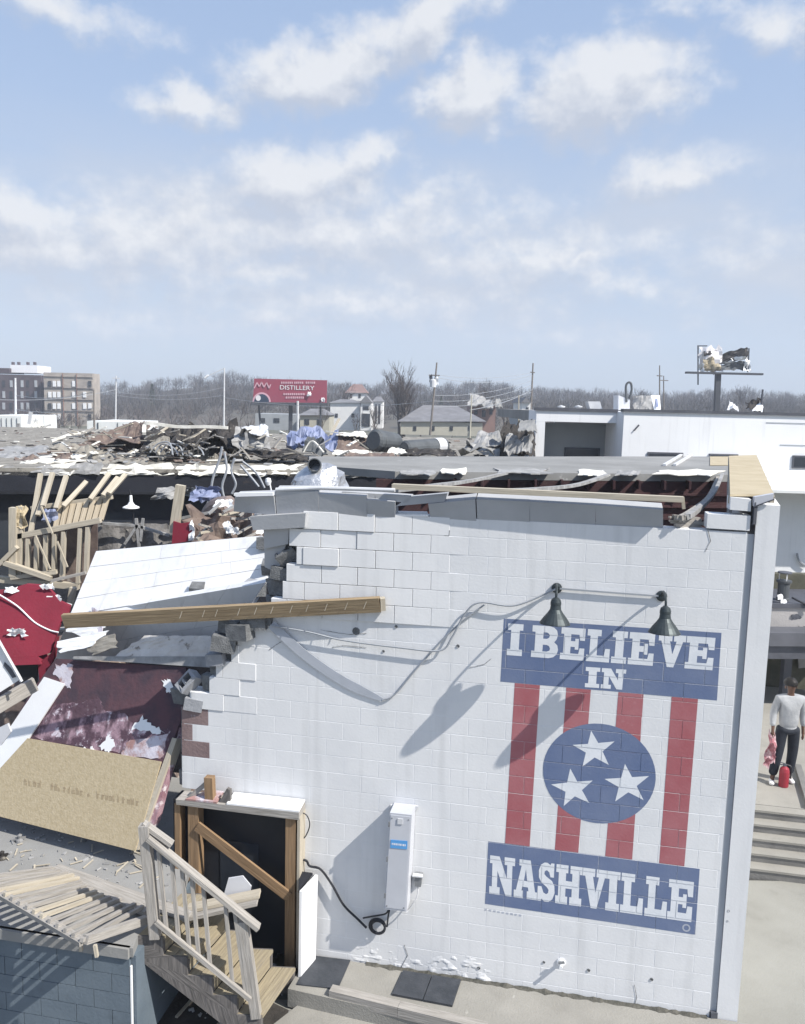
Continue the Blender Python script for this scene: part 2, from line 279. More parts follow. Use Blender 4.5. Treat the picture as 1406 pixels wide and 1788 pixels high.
# ------------------------------------------------------------------ building blocks
class MB:
    """collects shapes (world coordinates); build() links them as ONE mesh object"""
    def __init__(s): s.v = []; s.f = []; s.uv = []
    def face(s, pts, uv=None):
        b = len(s.v); s.v += [Vector(p) for p in pts]; s.f.append(tuple(range(b, b + len(pts))))
        if uv is None:
            o = s.v[b]; e = (s.v[b + 1] - o); e = e.normalized() if e.length > 1e-9 else Vector((1, 0, 0))
            nn = e.cross(s.v[b + 2] - o); t = nn.cross(e); t = t.normalized() if t.length > 1e-9 else Vector((0, 0, 1))
            uv = [((p - o).dot(e) + o.x, (p - o).dot(t) + o.z) for p in s.v[b:]]
        s.uv.append(uv)
        return s
    def hexa(s, q, lo=0.0):
        """q: 8 corners, bottom ring 0-3 then top ring 4-7"""
        L = (q[1] - q[0]).length; r = rng.random() * 20
        for idx in ((3, 2, 1, 0), (4, 5, 6, 7), (0, 1, 5, 4), (1, 2, 6, 5), (2, 3, 7, 6), (3, 0, 4, 7)):
            pts = [q[i] for i in idx]
            a = pts[0]; e1 = pts[1] - a; e2 = pts[3] - a
            # along = longest edge of this face
            if e1.length >= e2.length: uv = [(r, r), (r + e1.length, r), (r + e1.length, r + e2.length), (r, r + e2.length)]
            else: uv = [(r, r), (r, r + e1.length), (r + e2.length, r + e1.length), (r + e2.length, r)]
            s.face(pts, uv)
        return s
    def box(s, c, size, rot=None):
        hx, hy, hz = (x / 2 for x in size); c = Vector(c)
        q = [Vector(p) for p in ((-hx, -hy, -hz), (hx, -hy, -hz), (hx, hy, -hz), (-hx, hy, -hz), (-hx, -hy, hz), (hx, -hy, hz), (hx, hy, hz), (-hx, hy, hz))]
        if rot is not None: q = [rot @ p for p in q]
        return s.hexa([c + p for p in q])
    def beam(s, a, b, w, h, up=None):
        """bar from a to b, w across, h along 'up'"""
        a = Vector(a); b = Vector(b); d = (b - a).normalized(); up = Vector(up) if up is not None else ZU
        if abs(d.dot(up)) > .97: up = Vector((0, 1, 0)) if abs(d.y) < .9 else Vector((1, 0, 0))
        x = d.cross(up).normalized() * (w / 2); y = x.cross(d).normalized() * (h / 2)
        return s.hexa([a - x - y, b - x - y, b + x - y, a + x - y, a - x + y, b - x + y, b + x + y, a + x + y])
    def slab(s, q, t):
        """quad q thickened by t against its normal direction (t may be a vector)"""
        q = [Vector(p) for p in q]
        if not isinstance(t, Vector): t = -(q[1] - q[0]).cross(q[2] - q[0]).normalized() * t
        return s.hexa([p + t for p in q] + q)
    def prism(s, pts, t):
        """planar polygon (front) extruded by vector t"""
        pts = [Vector(p) for p in pts]; k = len(pts)
        tr = tessellate_polygon([pts])
        for (i, j, l) in tr:
            s.face([pts[i], pts[j], pts[l]]); s.face([pts[l] + t, pts[j] + t, pts[i] + t])
        for i in range(k):
            j = (i + 1) % k; s.face([pts[i], pts[j], pts[j] + t, pts[i] + t])
        return s
    def tube(s, pts, r, n=6, r2=None, cap=True):
        pts = [Vector(p) for p in pts]; k = len(pts); rings = []; x = None
        for i, p in enumerate(pts):
            d = (pts[min(i + 1, k - 1)] - pts[max(i - 1, 0)]).normalized()
            if x is None:
                x = d.orthogonal().normalized()
            x = (x - d * x.dot(d)); x = x.normalized() if x.length > 1e-6 else d.orthogonal().normalized()
            y = d.cross(x); rr = r if r2 is None else r + (r2 - r) * i / (k - 1)
            rings.append([p + (x * math.cos(2 * math.pi * j / n) + y * math.sin(2 * math.pi * j / n)) * rr for j in range(n)])
        for i in range(k - 1):
            for j in range(n):
                l = (j + 1) % n; s.face([rings[i][j], rings[i][l], rings[i + 1][l], rings[i + 1][j]])
        if cap:
            s.face(list(reversed(rings[0]))); s.face(rings[-1])
        return s
    def lathe(s, base, axis, prof, n=20):
        axis = Vector(axis).normalized(); x = axis.orthogonal().normalized(); y = axis.cross(x); base = Vector(base)
        rings = [[base + axis * h + (x * math.cos(2 * math.pi * j / n) + y * math.sin(2 * math.pi * j / n)) * max(r, 1e-4) for j in range(n)] for (r, h) in prof]
        for i in range(len(rings) - 1):
            for j in range(n):
                l = (j + 1) % n; s.face([rings[i][j], rings[i][l], rings[i + 1][l], rings[i + 1][j]])
        return s
    def sheet(s, q, nu, nv, amp, sc, thick=.012, seed=0.0, ragged=0.0):
        """crumpled sheet over quad q (4 points): two skins, real thickness"""
        q = [Vector(p) for p in q]; nrm = (q[1] - q[0]).cross(q[3] - q[0]).normalized()
        def pt(i, j, off):
            a = i / nu; b = j / nv
            if ragged:
                if i in (0, nu): a += (noise.noise(Vector((j * .9, seed, i))) * ragged) * (1 if i else -1)
                if j in (0, nv): b += (noise.noise(Vector((i * .9, seed + 5, j))) * ragged) * (1 if j else -1)
            p = (q[0] * (1 - a) + q[1] * a) * (1 - b) + (q[3] * (1 - a) + q[2] * a) * b
            d = noise.fractal(p * sc + Vector((seed, seed, seed)), .8, 2.1, 4) * amp
            return p + nrm * (d + off)
        for i in range(nu):
            for j in range(nv):
                s.face([pt(i, j, 0), pt(i + 1, j, 0), pt(i + 1, j + 1, 0), pt(i, j + 1, 0)])
                s.face([pt(i, j + 1, -thick), pt(i + 1, j + 1, -thick), pt(i + 1, j, -thick), pt(i, j, -thick)])
        for i in range(nu):
            for j in (0, nv): s.face([pt(i, j, 0), pt(i, j, -thick), pt(i + 1, j, -thick), pt(i + 1, j, 0)])
        for j in range(nv):
            for i in (0, nu): s.face([pt(i, j, 0), pt(i, j + 1, 0), pt(i, j + 1, -thick), pt(i, j, -thick)])
        return s
    def mesh(s, name, base, smooth=False):
        me = bpy.data.meshes.new(name)
        me.from_pydata([tuple(p - base) for p in s.v], [], s.f)
        ul = me.uv_layers.new(name='UVMap'); k = 0
        for fuv in s.uv:
            for c in fuv: ul.data[k].uv = c; k += 1
        if smooth:
            for pl in me.polygons: pl.use_smooth = True
        return me
    def build(s, name, m, parent=None, smooth=False, weld=False):
        lo = Vector((min(p.x for p in s.v), min(p.y for p in s.v), min(p.z for p in s.v)))
        hi = Vector((max(p.x for p in s.v), max(p.y for p in s.v), max(p.z for p in s.v)))
        base = Vector(((lo.x + hi.x) / 2, (lo.y + hi.y) / 2, lo.z))
        me = s.mesh(name, base, smooth)
        if weld:
            bm = bmesh.new(); bm.from_mesh(me); bmesh.ops.remove_doubles(bm, verts=bm.verts, dist=1e-4); bm.to_mesh(me); bm.free()
        o = bpy.data.objects.new(name, me); COL.objects.link(o)
        me.materials.append(MATS[m] if isinstance(m, str) else m)
        put(o, base, parent)
        return o
WORLDLOC = {}
def put(o, base, parent=None):
    WORLDLOC[o.name] = Vector(base)
    if parent is not None:
        o.parent = parent; o.location = Vector(base) - WORLDLOC[parent.name]
    else: o.location = base
def tag(o, label=None, cat=None, group=None, kind=None):
    if label: o['label'] = label
    if cat: o['category'] = cat
    if group: o['group'] = group
    if kind: o['kind'] = kind
    return o
def thing(name, label, cat, loc=(0, 0, 0), group=None, parent=None):
    o = bpy.data.objects.new(name, None); COL.objects.link(o); o.empty_display_size = .2
    put(o, Vector(loc), parent)
    return tag(o, label, cat, group)
def struct(name, mb, m): return tag(mb.build(name, m), kind='structure')
def share(src, name, base, parent=None, m=None):
    o = bpy.data.objects.new(name, src.data); COL.objects.link(o); put(o, base, parent); return o
def lerp(a, b, t): return a + (b - a) * t
def curve_pts(pts, n=8):
    """Catmull-Rom through points"""
    pts = [Vector(p) for p in pts]; out = []
    for i in range(len(pts) - 1):
        p0 = pts[max(i - 1, 0)]; p1 = pts[i]; p2 = pts[i + 1]; p3 = pts[min(i + 2, len(pts) - 1)]
        for k in range(n):
            t = k / n
            out.append(.5 * ((2 * p1) + (p2 - p0) * t + (2 * p0 - 5 * p1 + 4 * p2 - p3) * t * t + (3 * p1 - p0 - 3 * p2 + p3) * t ** 3))
    out.append(pts[-1]); return out

# ================================================================== GROUND AND PAVING
mb = MB(); mb.face([(-700, -50, -.62), (700, -50, -.62), (700, 630, -.62), (-700, 630, -.62)]); struct('ground', mb, 'far_ground')
# pale drive beside the street front, falling away to the right
def sheet_from(name, pts, m, z, thick=.3):
    mb = MB(); mb.prism([Vector((p[0], p[1], z)) for p in pts], Vector((0, 0, -thick))); return struct(name, mb, m)
sheet_from('driveway', [(-6, 2.0), (13, 2.0), (13, 11.25), (1.95, 11.25), (1.95, 8.6), (-6, 8.6)], 'concrete_light', -.21, .35)
# raised concrete apron along the mural wall
a0 = W(-2.7, 0, .02); a1 = W(2.2, 0, .02); f0 = W(-2.75, 0, .62); f1 = W(2.2, 0, 1.0)
sheet_from('pavement_apron', [f0, f1, a1, a0], 'concrete', .035, .22)

# lower patio slab
q = [Pz(478, 1790, -.16), Pz(560, 1726, -.16), Pz(715, 1790, -.16), Pz(700, 1900, -.16), Pz(470, 1900, -.16)]
sheet_from('patio_slab', [q[1], q[0], q[4], q[3], q[2]], 'concrete', -.145, .05)
t = thing('paving_kerb', 'weathered timber kerb edging the concrete apron below the white wall', 'kerb', f0)
a = Pz(578, 1733, .05); b = Pz(850, 1800, .05)
mb = MB(); mb.beam(lerp(a, b, 0), lerp(a, b, .45), .11, .12); mb.build('timber', 'wood_weathered', t)
mb = MB(); mb.beam(lerp(a, b, .452), lerp(a, b, 1.0), .11, .12); mb.build('timber', 'wood_weathered', t)

# ================================================================== MURAL WALL
JZ = lambda k: .112 + .2002 * k
def joff(k): return (.03 if k % 2 else .232) + (25 - k) * .0065
BL = .4064
U_RIGHT = 1.80
edge_px = [(318, 1700), (318, 1400), (317, 1250), (322, 1225), (350, 1205), (376, 1190), (378, 1160), (412, 1135), (415, 1108), (440, 1090), (470, 1066), (492, 1035), (506, 1012), (500, 985), (528, 962), (508, 940), (506, 922), (532, 908), (545, 880)]
edge_uz = sorted([(uz(Pw(a, b))[1], uz(Pw(a, b))[0]) for a, b in edge_px])
def u_left(z):
    for (z0, u0), (z1, u1) in zip(edge_uz, edge_uz[1:]):
        if z0 <= z <= z1: return u0 + (u1 - u0) * (z - z0) / (z1 - z0)
    return edge_uz[0][1] if z < edge_uz[0][0] else edge_uz[-1][1]
DOOR_U, DOOR_Z = uz(Pw(521, 1550))[0], uz(Pw(420, 1404))[1]
CRACK_K = 20                       # the course joint along which the upper wall has shifted outwards
UA, UB = uz(Pw(478, 1080))[0], uz(Pw(800, 1100))[0]
def block_mb(u0, u1, z0, z1, o=0.0, depth=.17, ch=.0020, tilt=0.0):
    mb = MB()
    def w(u, z, out): return W(u, z, out + o + tilt * (u - u0))
    B = [w(u0, z0, -depth), w(u1, z0, -depth), w(u1, z1, -depth), w(u0, z1, -depth)]
    S = [w(u0, z0, -ch), w(u1, z0, -ch), w(u1, z1, -ch), w(u0, z1, -ch)]
    Fq = [w(u0 + ch, z0 + ch, 0), w(u1 - ch, z0 + ch, 0), w(u1 - ch, z1 - ch, 0), w(u0 + ch, z1 - ch, 0)]
    mb.face(Fq)
    for i in range(4):
        j = (i + 1) % 4
        mb.face([S[i], S[j], Fq[j], Fq[i]]); mb.face([B[i], B[j], S[j], S[i]])
    mb.face([B[3], B[2], B[1], B[0]])
    return mb
wall = thing('block_wall', 'white painted concrete block wall with a red and blue mural and a broken left side', 'wall', W(-.4, 0, 0))
core = MB(); cells = []
GAP = .0024
for k in range(-1, 26):
    z0, z1 = max(JZ(k), -.12), JZ(k + 1)
    zc = (z0 + z1) / 2
    ul = u_left(zc)
    if z0 < DOOR_Z - .05: ul = max(ul, DOOR_U)
    core.hexa([W(ul - .02, z0, -.20), W(U_RIGHT, z0, -.20), W(U_RIGHT, z0, -.0013), W(ul + .03, z0, -.0013), W(ul - .02, z1, -.20), W(U_RIGHT, z1, -.20), W(U_RIGHT, z1, -.0013), W(ul + .03, z1, -.0013)])
    off = joff(k); i0 = math.floor((ul - off) / BL) - 1
    for i in range(i0, i0 + 40):
        u0 = off + i * BL; u1 = u0 + BL
        u0c, u1c = max(u0, ul), min(u1, U_RIGHT)
        if u1c - u0c < .06: continue
        cells.append((k, u0c, u1c, z0, z1, u0c > u0 + .01))
core.build('wall_core', 'white_joint', wall)
HOLE = uz(Pw(752, 1096))
placed = []; full_mesh = {}
for (k, u0, u1, z0, z1, brk) in cells:
    uc = (u0 + u1) / 2; zc = (z0 + z1) / 2
    o = rng.uniform(-.0006, .0005); tilt = 0
    if k >= CRACK_K and uc < UB:
        fo = lambda u: .062 * max(0.0, UB - u) / (UB - UA)
        o += fo(u0); tilt = (fo(u1) - fo(u0)) / (u1 - u0)
        if z0 > uz(Pw(600, 1012))[1] and uc < uz(Pw(640, 900))[0] - (25 - k) * .10:
            o += rng.choice((0, .010, .018)); tilt += rng.uniform(-.02, .02)
    elif uc < uz(Pw(440, 1150))[0] and zc > uz(Pw(400, 1240))[1]:
        o += rng.choice((0, .004, .010))
    hole = z0 < HOLE[1] < z1 and u0 < HOLE[0] < u1
    if hole: o -= .12
    pt = W(uc, zc)
    m = 'white_paint'
    if zc < uz(Pw(340, 1170))[1] and uc < uz(Pw(352, 1300))[0]: m = 'brown_peel' if zc > uz(Pw(340, 1312))[1] else 'lavender_paint'
    if hole: m = 'raw_block'
    placed.append(((pt - CAM).length, k, u0, u1, z0, z1, o, tilt, m))
placed.sort(key=lambda t: t[0])
rest = MB()
for n_, (d, k, u0, u1, z0, z1, o, tilt, m) in enumerate(placed):
    g = GAP if k < CRACK_K or o < .02 else GAP + .001
    plain = abs((u1 - u0) - BL) < 1e-4 and tilt == 0 and z1 - z0 > .2 and m == 'white_paint'
    if n_ < 300:
        base = W((u0 + u1) / 2, z0 + g, o)
        if plain and 'b' in full_mesh:
            src = full_mesh['b']; ob = share(src[0], 'concrete_block', base + src[1], wall)
        else:
            ob = block_mb(u0 + g, u1 - g, z0 + g, z1 - g, o, tilt=tilt).build('concrete_block', m, wall)
            if plain: full_mesh['b'] = (ob, WORLDLOC[ob.name] - base)
    else:
        t_ = block_mb(u0 + g, u1 - g, z0 + g, z1 - g, o, tilt=tilt)
        for f_ in t_.f: rest.face([t_.v[i] for i in f_])
if rest.v: tag(rest.build('block_courses', 'white_paint', wall), kind='stuff')
# raw broken cores showing along the torn left edge
for k in range(7, 25):
    z0 = JZ(k); ul = u_left(z0 + .1)
    if z0 < DOOR_Z: continue
    w_ = rng.uniform(.10, .26) if k > 13 else rng.uniform(.03, .07)
    mb = MB(); a_ = rng.uniform(-.02, .02)
    mb.hexa([W(ul - w_, z0 + .01, -.19 + a_), W(ul + .05, z0 + .01, -.19), W(ul + .05, z0 + .01, -.03), W(ul - w_ * .8, z0 + .01 + a_, -.05), W(ul - w_ * .9, z0 + .185, -.19), W(ul + .05, z0 + .185, -.19), W(ul + .05, z0 + .185, -.03), W(ul - w_, z0 + .185 + a_, -.06)])
    tag(mb.build('broken_block', 'raw_block', wall), 'raw broken block end')

# ---- the painted mural: thin coats of paint on the block faces and in the joints
def clip_poly(poly, axis, val, keep_less):
    out = []
    for i, p in enumerate(poly):
        q = poly[(i + 1) % len(poly)]
        pin = (p[axis] <= val) if keep_less else (p[axis] >= val)
        qin = (q[axis] <= val) if keep_less else (q[axis] >= val)
        if pin: out.append(p)
        if pin != qin:
            t = (val - p[axis]) / (q[axis] - p[axis]); out.append((p[0] + (q[0] - p[0]) * t, p[1] + (q[1] - p[1]) * t))
    return out
def clip_rect(poly, r):
    for ax, v, kl in ((0, r[0], False), (0, r[1], True), (1, r[2], False), (1, r[3], True)):
        poly = clip_poly(poly, ax, v, kl)
        if len(poly) < 3: return []
    return poly
def paint(name, loops, m, parent, lift, label=None):
    """loops: outline then holes, in wall (u, z)"""
    v = [[Vector((p[0], p[1], 0)) for p in lp] for lp in loops]
    flat = [p for lp in loops for p in lp]
    tris = tessellate_polygon(v); mb = MB(); ch = .0020
    lo_z = min(p[1] for p in flat); hi_z = max(p[1] for p in flat)
    for tr in tris:
        tri = [(flat[i][0], flat[i][1]) for i in tr]
        ar = (tri[1][0] - tri[0][0]) * (tri[2][1] - tri[0][1]) - (tri[2][0] - tri[0][0]) * (tri[1][1] - tri[0][1])
        if abs(ar) < 1e-9: continue
        if ar < 0: tri.reverse()
        tu = [p[0] for p in tri]; tz = [p[1] for p in tri]
        for (k, u0, u1, z0, z1, brk) in cells:
            if z1 < min(tz) or z0 > max(tz) or u1 < min(tu) or u0 > max(tu): continue
            e = GAP + ch
            for rect, ll in (((u0 + e, u1 - e, z0 + e, z1 - e), lift), ((u0 - e, u0 + e, z0 + e, z1 - e), lift - .0022), ((u0 - e, u1 - e, z0 - e, z0 + e), lift - .0022)):
                c = clip_rect(tri, rect)
                if len(c) >= 3: mb.face([W(p[0], p[1], ll) for p in c])
    o = mb.build(name, m, parent)
    if label: tag(o, label)
    return o
mural = thing('painted_mural', None, None, W(.5, 1.0, 0), parent=wall)
tag(mural, 'red, white and blue mural with three stars reading I BELIEVE IN NASHVILLE')
Q = lambda a, b: uz(Pw(a, b))
paint('banner', [[Q(853, 1469), Q(847, 1578), Q(1214, 1632), Q(1222, 1517)]], 'mural_blue', mural, .0014, 'lower blue banner')
paint('banner', [[Q(880, 1080), Q(874, 1190), Q(1252, 1223), Q(1260, 1105)]], 'mural_blue', mural, .0014, 'upper blue banner')
def edge_y(x, a, b): return a[1] + (b[1] - a[1]) * (x - a[0]) / (b[0] - a[0])
for (xa, xb, xc, xd) in ((899, 943, 882, 925), (989, 1032, 969, 1010), (1080, 1124, 1057, 1104), (1173, 1219, 1151, 1195)):
    tl = Q(xa, edge_y(xa, (874, 1190), (1252, 1223))); tr_ = Q(xb, edge_y(xb, (874, 1190), (1252, 1223)))
    bl = Q(xc, edge_y(xc, (853, 1469), (1222, 1517))); br = Q(xd, edge_y(xd, (853, 1469), (1222, 1517)))
    e = .003
    paint('stripe', [[(tl[0], tl[1] - e), (bl[0], bl[1] + e), (br[0], br[1] + e), (tr_[0], tr_[1] - e)]], 'mural_red', mural, .0014)
cx, cz = Q(1045.5, 1351); rx = (Q(1144, 1358)[0] - Q(947, 1345)[0]) / 2; rz = (Q(1046, 1264)[1] - Q(1044, 1438)[1]) / 2
paint('disc', [[(cx + rx * math.cos(i * math.pi / 24), cz + rz * math.sin(i * math.pi / 24)) for i in range(48)]], 'mural_blue', mural, .0020)
c3 = lambda x, y: Q(820 + x / 2.929, 1250 + y / 2.929)
for st in (((622, 75), (742, 130), (712, 250), (578, 258), (527, 148)), ((515, 268), (630, 330), (612, 445), (482, 460), (417, 350)), ((795, 245), (918, 307), (890, 430), (745, 437), (690, 322))):
    pts = [c3(*p) for p in st]; mx_ = sum(p[0] for p in pts) / 5; mz_ = sum(p[1] for p in pts) / 5
    lp = []
    for i in range(5):
        a, b = pts[i], pts[(i + 1) % 5]; mid = ((a[0] + b[0]) / 2 - mx_, (a[1] + b[1]) / 2 - mz_)
        lp += [a, (mx_ + mid[0] * .49, mz_ + mid[1] * .49)]
    lp.reverse(); paint('star', [lp], 'mural_white', mural, .0026)
# slab letters in a unit box (x right, y up)
def L_rect(*r): return r
def letter(ch):
    s = .20                      # slab thickness
    if ch == 'I': return [[(0, 0), (1, 0), (1, s), (.78, s), (.78, 1 - s), (1, 1 - s), (1, 1), (0, 1), (0, 1 - s), (.22, 1 - s), (.22, s), (0, s)]]
    if ch == 'E': return [[(0, 0), (1, 0), (1, .38), (.80, .38), (.76, s), (.42, s), (.42, .41), (.60, .41), (.60, .33), (.75, .33), (.75, .67), (.60, .67), (.60, .59), (.42, .59), (.42, 1 - s), (.76, 1 - s), (.80, .62), (1, .62), (1, 1), (0, 1), (0, 1 - s), (.12, 1 - s), (.12, s), (0, s)]]
    if ch == 'L': return [[(0, 0), (1, 0), (1, .42), (.80, .42), (.76, s), (.45, s), (.45, 1 - s), (.60, 1 - s), (.60, 1), (0, 1), (0, 1 - s), (.13, 1 - s), (.13, s), (0, s)]]
    if ch == 'N': return [[(0, 0), (.42, 0), (.42, s), (.31, s), (.31, .62), (.66, 0), (.90, 0), (.90, 1 - s), (1, 1 - s), (1, 1), (.58, 1), (.58, 1 - s), (.69, 1 - s), (.69, .45), (.38, 1), (0, 1), (0, 1 - s), (.10, 1 - s), (.10, s), (0, s)]]
    if ch == 'H': return [[(0, 0), (.46, 0), (.46, s), (.38, s), (.38, .41), (.62, .41), (.62, s), (.54, s), (.54, 0), (1, 0), (1, s), (.90, s), (.90, 1 - s), (1, 1 - s), (1, 1), (.54, 1), (.54, 1 - s), (.62, 1 - s), (.62, .60), (.38, .60), (.38, 1 - s), (.46, 1 - s), (.46, 1), (0, 1), (0, 1 - s), (.10, 1 - s), (.10, s), (0, s)]]
    if ch == 'V': return [[(.38, 0), (.62, 0), (.90, 1 - s), (1, 1 - s), (1, 1), (.56, 1), (.56, 1 - s), (.66, 1 - s), (.54, .40), (.42, 1 - s), (.50, 1 - s), (.50, 1), (0, 1), (0, 1 - s), (.10, 1 - s)]]
    if ch == 'A': return [[(0, 0), (.40, 0), (.40, s), (.33, s), (.36, .30), (.60, .30), (.63, s), (.56, s), (.56, 0), (1, 0), (1, s), (.91, s), (.68, 1), (.20, 1), (.20, 1 - s * .8), (.30, 1 - s * .8), (.09, s), (0, s)], [(.42, .46), (.56, .46), (.49, .76)]]
    if ch == 'B':
        o = [(0, 0), (.66, 0), (.84, .04), (.96, .14), (1, .28), (.96, .42), (.84, .51), (.92, .60), (.96, .74), (.92, .88), (.80, .97), (.64, 1), (0, 1), (0, 1 - s), (.12, 1 - s), (.12, s), (0, s)]
        return [o, [(.42, s), (.58, s), (.68, .24), (.70, .30), (.66, .37), (.58, .41), (.42, .41)], [(.42, .60), (.56, .60), (.64, .64), (.66, .70), (.63, .76), (.56, .80), (.42, .80)]]
    if ch == 'S': return [[(0, 0), (.20, 0), (.24, .06), (.40, 0), (.66, 0), (.88, .08), (1, .25), (.97, .42), (.82, .55), (.50, .64), (.36, .70), (.38, .78), (.50, .81), (.64, .76), (.72, .64), (.92, .64), (.92, 1), (.74, 1), (.70, .95), (.52, 1), (.36, 1), (.14, .93), (.03, .78), (.05, .60), (.20, .48), (.52, .38), (.64, .31), (.62, .23), (.50, .19), (.34, .23), (.22, .38), (0, .38)]]
def place_line(items, q):
    """items: (char, x0, x1) fractions in the text quad q = TL, TR, BR, BL (photo survey points)"""
    TL, TR, BR, BL_ = [Q(*p) for p in q]
    def mp(x, y):
        t = (TL[0] + (TR[0] - TL[0]) * x, TL[1] + (TR[1] - TL[1]) * x); b = (BL_[0] + (BR[0] - BL_[0]) * x, BL_[1] + (BR[1] - BL_[1]) * x)
        return (b[0] + (t[0] - b[0]) * y, b[1] + (t[1] - b[1]) * y)
    for ch, x0, x1 in items:
        loops = [[mp(x0 + (x1 - x0) * a, b) for a, b in lp] for lp in letter(ch)]
        paint('letter', loops, 'mural_white', mural, .0026)
c2 = lambda x, y: (840 + x / 3.0565, 1000 + y / 3.0565)
fr = lambda x: (x - 140) / (1255 - 140)
place_line([(c, fr(a), fr(b)) for c, a, b in (('I', 140, 226), ('B', 277, 425), ('E', 437, 568), ('L', 580, 706), ('I', 716, 796), ('E', 806, 940), ('V', 960, 1102), ('E', 1106, 1252))],
           (c2(146, 270), c2(1255, 348), c2(1238, 521), c2(136, 439)))
place_line([('I', 0, .36), ('N', .40, 1)], (c2(560, 502), c2(776, 517), c2(766, 625), c2(554, 610)))
c3p = lambda x, y: (820 + x / 2.929, 1250 + y / 2.929)
fr = lambda x: (x - 100) / (1150 - 100)
place_line([(c, fr(a), fr(b)) for c, a, b in (('N', 100, 234), ('A', 232, 356), ('S', 358, 448), ('H', 452, 588), ('V', 590, 716), ('I', 712, 782), ('L', 788, 902), ('L', 912, 1022), ('E', 1026, 1148))],
           (c3p(106, 712), c3p(1150, 850), c3p(1136, 1055), c3p(100, 908)))
ex, ez = Q(1198.5, 1620)
paint('emblem', [[(ex + .042 * math.cos(i * math.pi / 10), ez + .045 * math.sin(i * math.pi / 10)) for i in range(20)], [(ex + .026 * math.cos(i * math.pi / 8), ez + .028 * math.sin(i * math.pi / 8)) for i in range(16)]], 'mural_grey', mural, .0026)
for i in range(9):                                              # the signature line under the banner, too small to read
    a = Q(846 + i * 7.5, 1588 + i * 1.25); paint('small_lettering', [[(a[0], a[1] - .012), (a[0] + rng.uniform(.02, .04), a[1] - .013), (a[0] + .03, a[1] + .012), (a[0], a[1] + .012)]], 'mural_grey', mural, .0014)

# ---- mortar smears and paint peel at the foot of the wall, pits, holes
mb = MB(); NXP, NYP = 90, 30                                     # rough plaster and peeling paint: a real skin that lifts off the wall
def peel(i, j):
    u0_, z0_ = Q(600, 1690); u1_, z1_ = Q(900, 1650)
    u = u0_ + (u1_ - u0_) * i / NXP; z = .05 + .62 * j / NYP
    top = .30 + .16 * noise.noise(Vector((u * 1.7, 3.1, 0))) + .10 * noise.noise(Vector((u * 6, 1.1, 0)))
    edge = max(0, min(1, (top - z) * 9)) * max(0, min(1, i / 10)) * max(0, min(1, (NXP - i) / 16))
    d = noise.fractal(Vector((u * 7, z * 11, 2.0)), .9, 2.1, 5)
    return W(u, z, -.0045 + edge * max(0, .004 + .016 * d))
for i in range(NXP):
    for j in range(NYP): mb.face([peel(i, j), peel(i + 1, j), peel(i + 1, j + 1), peel(i, j + 1)])
tag(mb.build('peeling_paint', 'white_paint', wall), kind='stuff')
for (px_, py_, s_) in ((622, 1102, .045), (692, 1094, .018), (800, 1128, .02), (1028, 1694, .02), (1138, 1710, .02), (950, 1680, .016), (836, 1690, .022), (670, 1137, .016), (1272, 1590, .016), (1270, 1608, .013)):
    p = Pw(px_, py_, 0); mb = MB()
    mb.lathe(p + WN * .0005, WN, [(s_, 0), (s_ * .8, .008), (s_ * .45, .002), (0, .001)], 9); tag(mb.build('pit', 'raw_block', wall), 'dark chipped pit')

for pts_ in (((1236, 924), (1241, 945), (1237, 952), (1232, 963)), ((735, 932), (762, 933), (784, 936), (785, 926)), ((640, 1018), (684, 1022), (687, 1008)), ((505, 1013), (530, 1008), (562, 1000)), ((580, 1130), (600, 1127), (640, 1131)), ((820, 1166), (846, 1160), (858, 1150)), ((470, 1135), (482, 1126), (492, 1120)), ((560, 1100), (610, 1108), (640, 1106)), ((700, 1690), (712, 1668), (706, 1650)), ((1108, 1720), (1112, 1742), (1108, 1756))):
    mb = MB(); cp = [Pw(a, b, .0045) for a, b in pts_]
    for i in range(len(cp) - 1):
        for k in range(5):
            a_, b_ = lerp(cp[i], cp[i + 1], k / 5), lerp(cp[i], cp[i + 1], (k + 1) / 5); w_ = rng.uniform(.002, .0065)
            mb.beam(a_ + ZU * rng.uniform(-.004, .004), b_, .002, w_, ZU if abs((b_ - a_).z) < (b_ - a_).length * .7 else WH)
    mb.build('crack', 'raw_block', wall)
mb = MB(); gb = [Pw(640 + i * 6, 1684 + i * .926, 0) for i in range(100)]
for i in range(99):
    u0_, u1_ = uz(gb[i])[0], uz(gb[i + 1])[0]; h0 = .05 + .05 * noise.noise(Vector((u0_ * 9, 0, 0))) + .03 * noise.noise(Vector((u0_ * 30, 2, 0))); h1 = .05 + .05 * noise.noise(Vector((u1_ * 9, 0, 0))) + .03 * noise.noise(Vector((u1_ * 30, 2, 0)))
    h0, h1 = max(.006, h0 * .75 - .012), max(.006, h1 * .75 - .012); mb.face([W(u0_, .036, .03 + h0 * .9), W(u1_, .036, .03 + h1 * .9), W(u1_, .036 + h1 * .55, .004), W(u0_, .036 + h0 * .55, .004)])
tag(mb.build('dirt_line', 'dirt_moss', wall), kind='stuff')

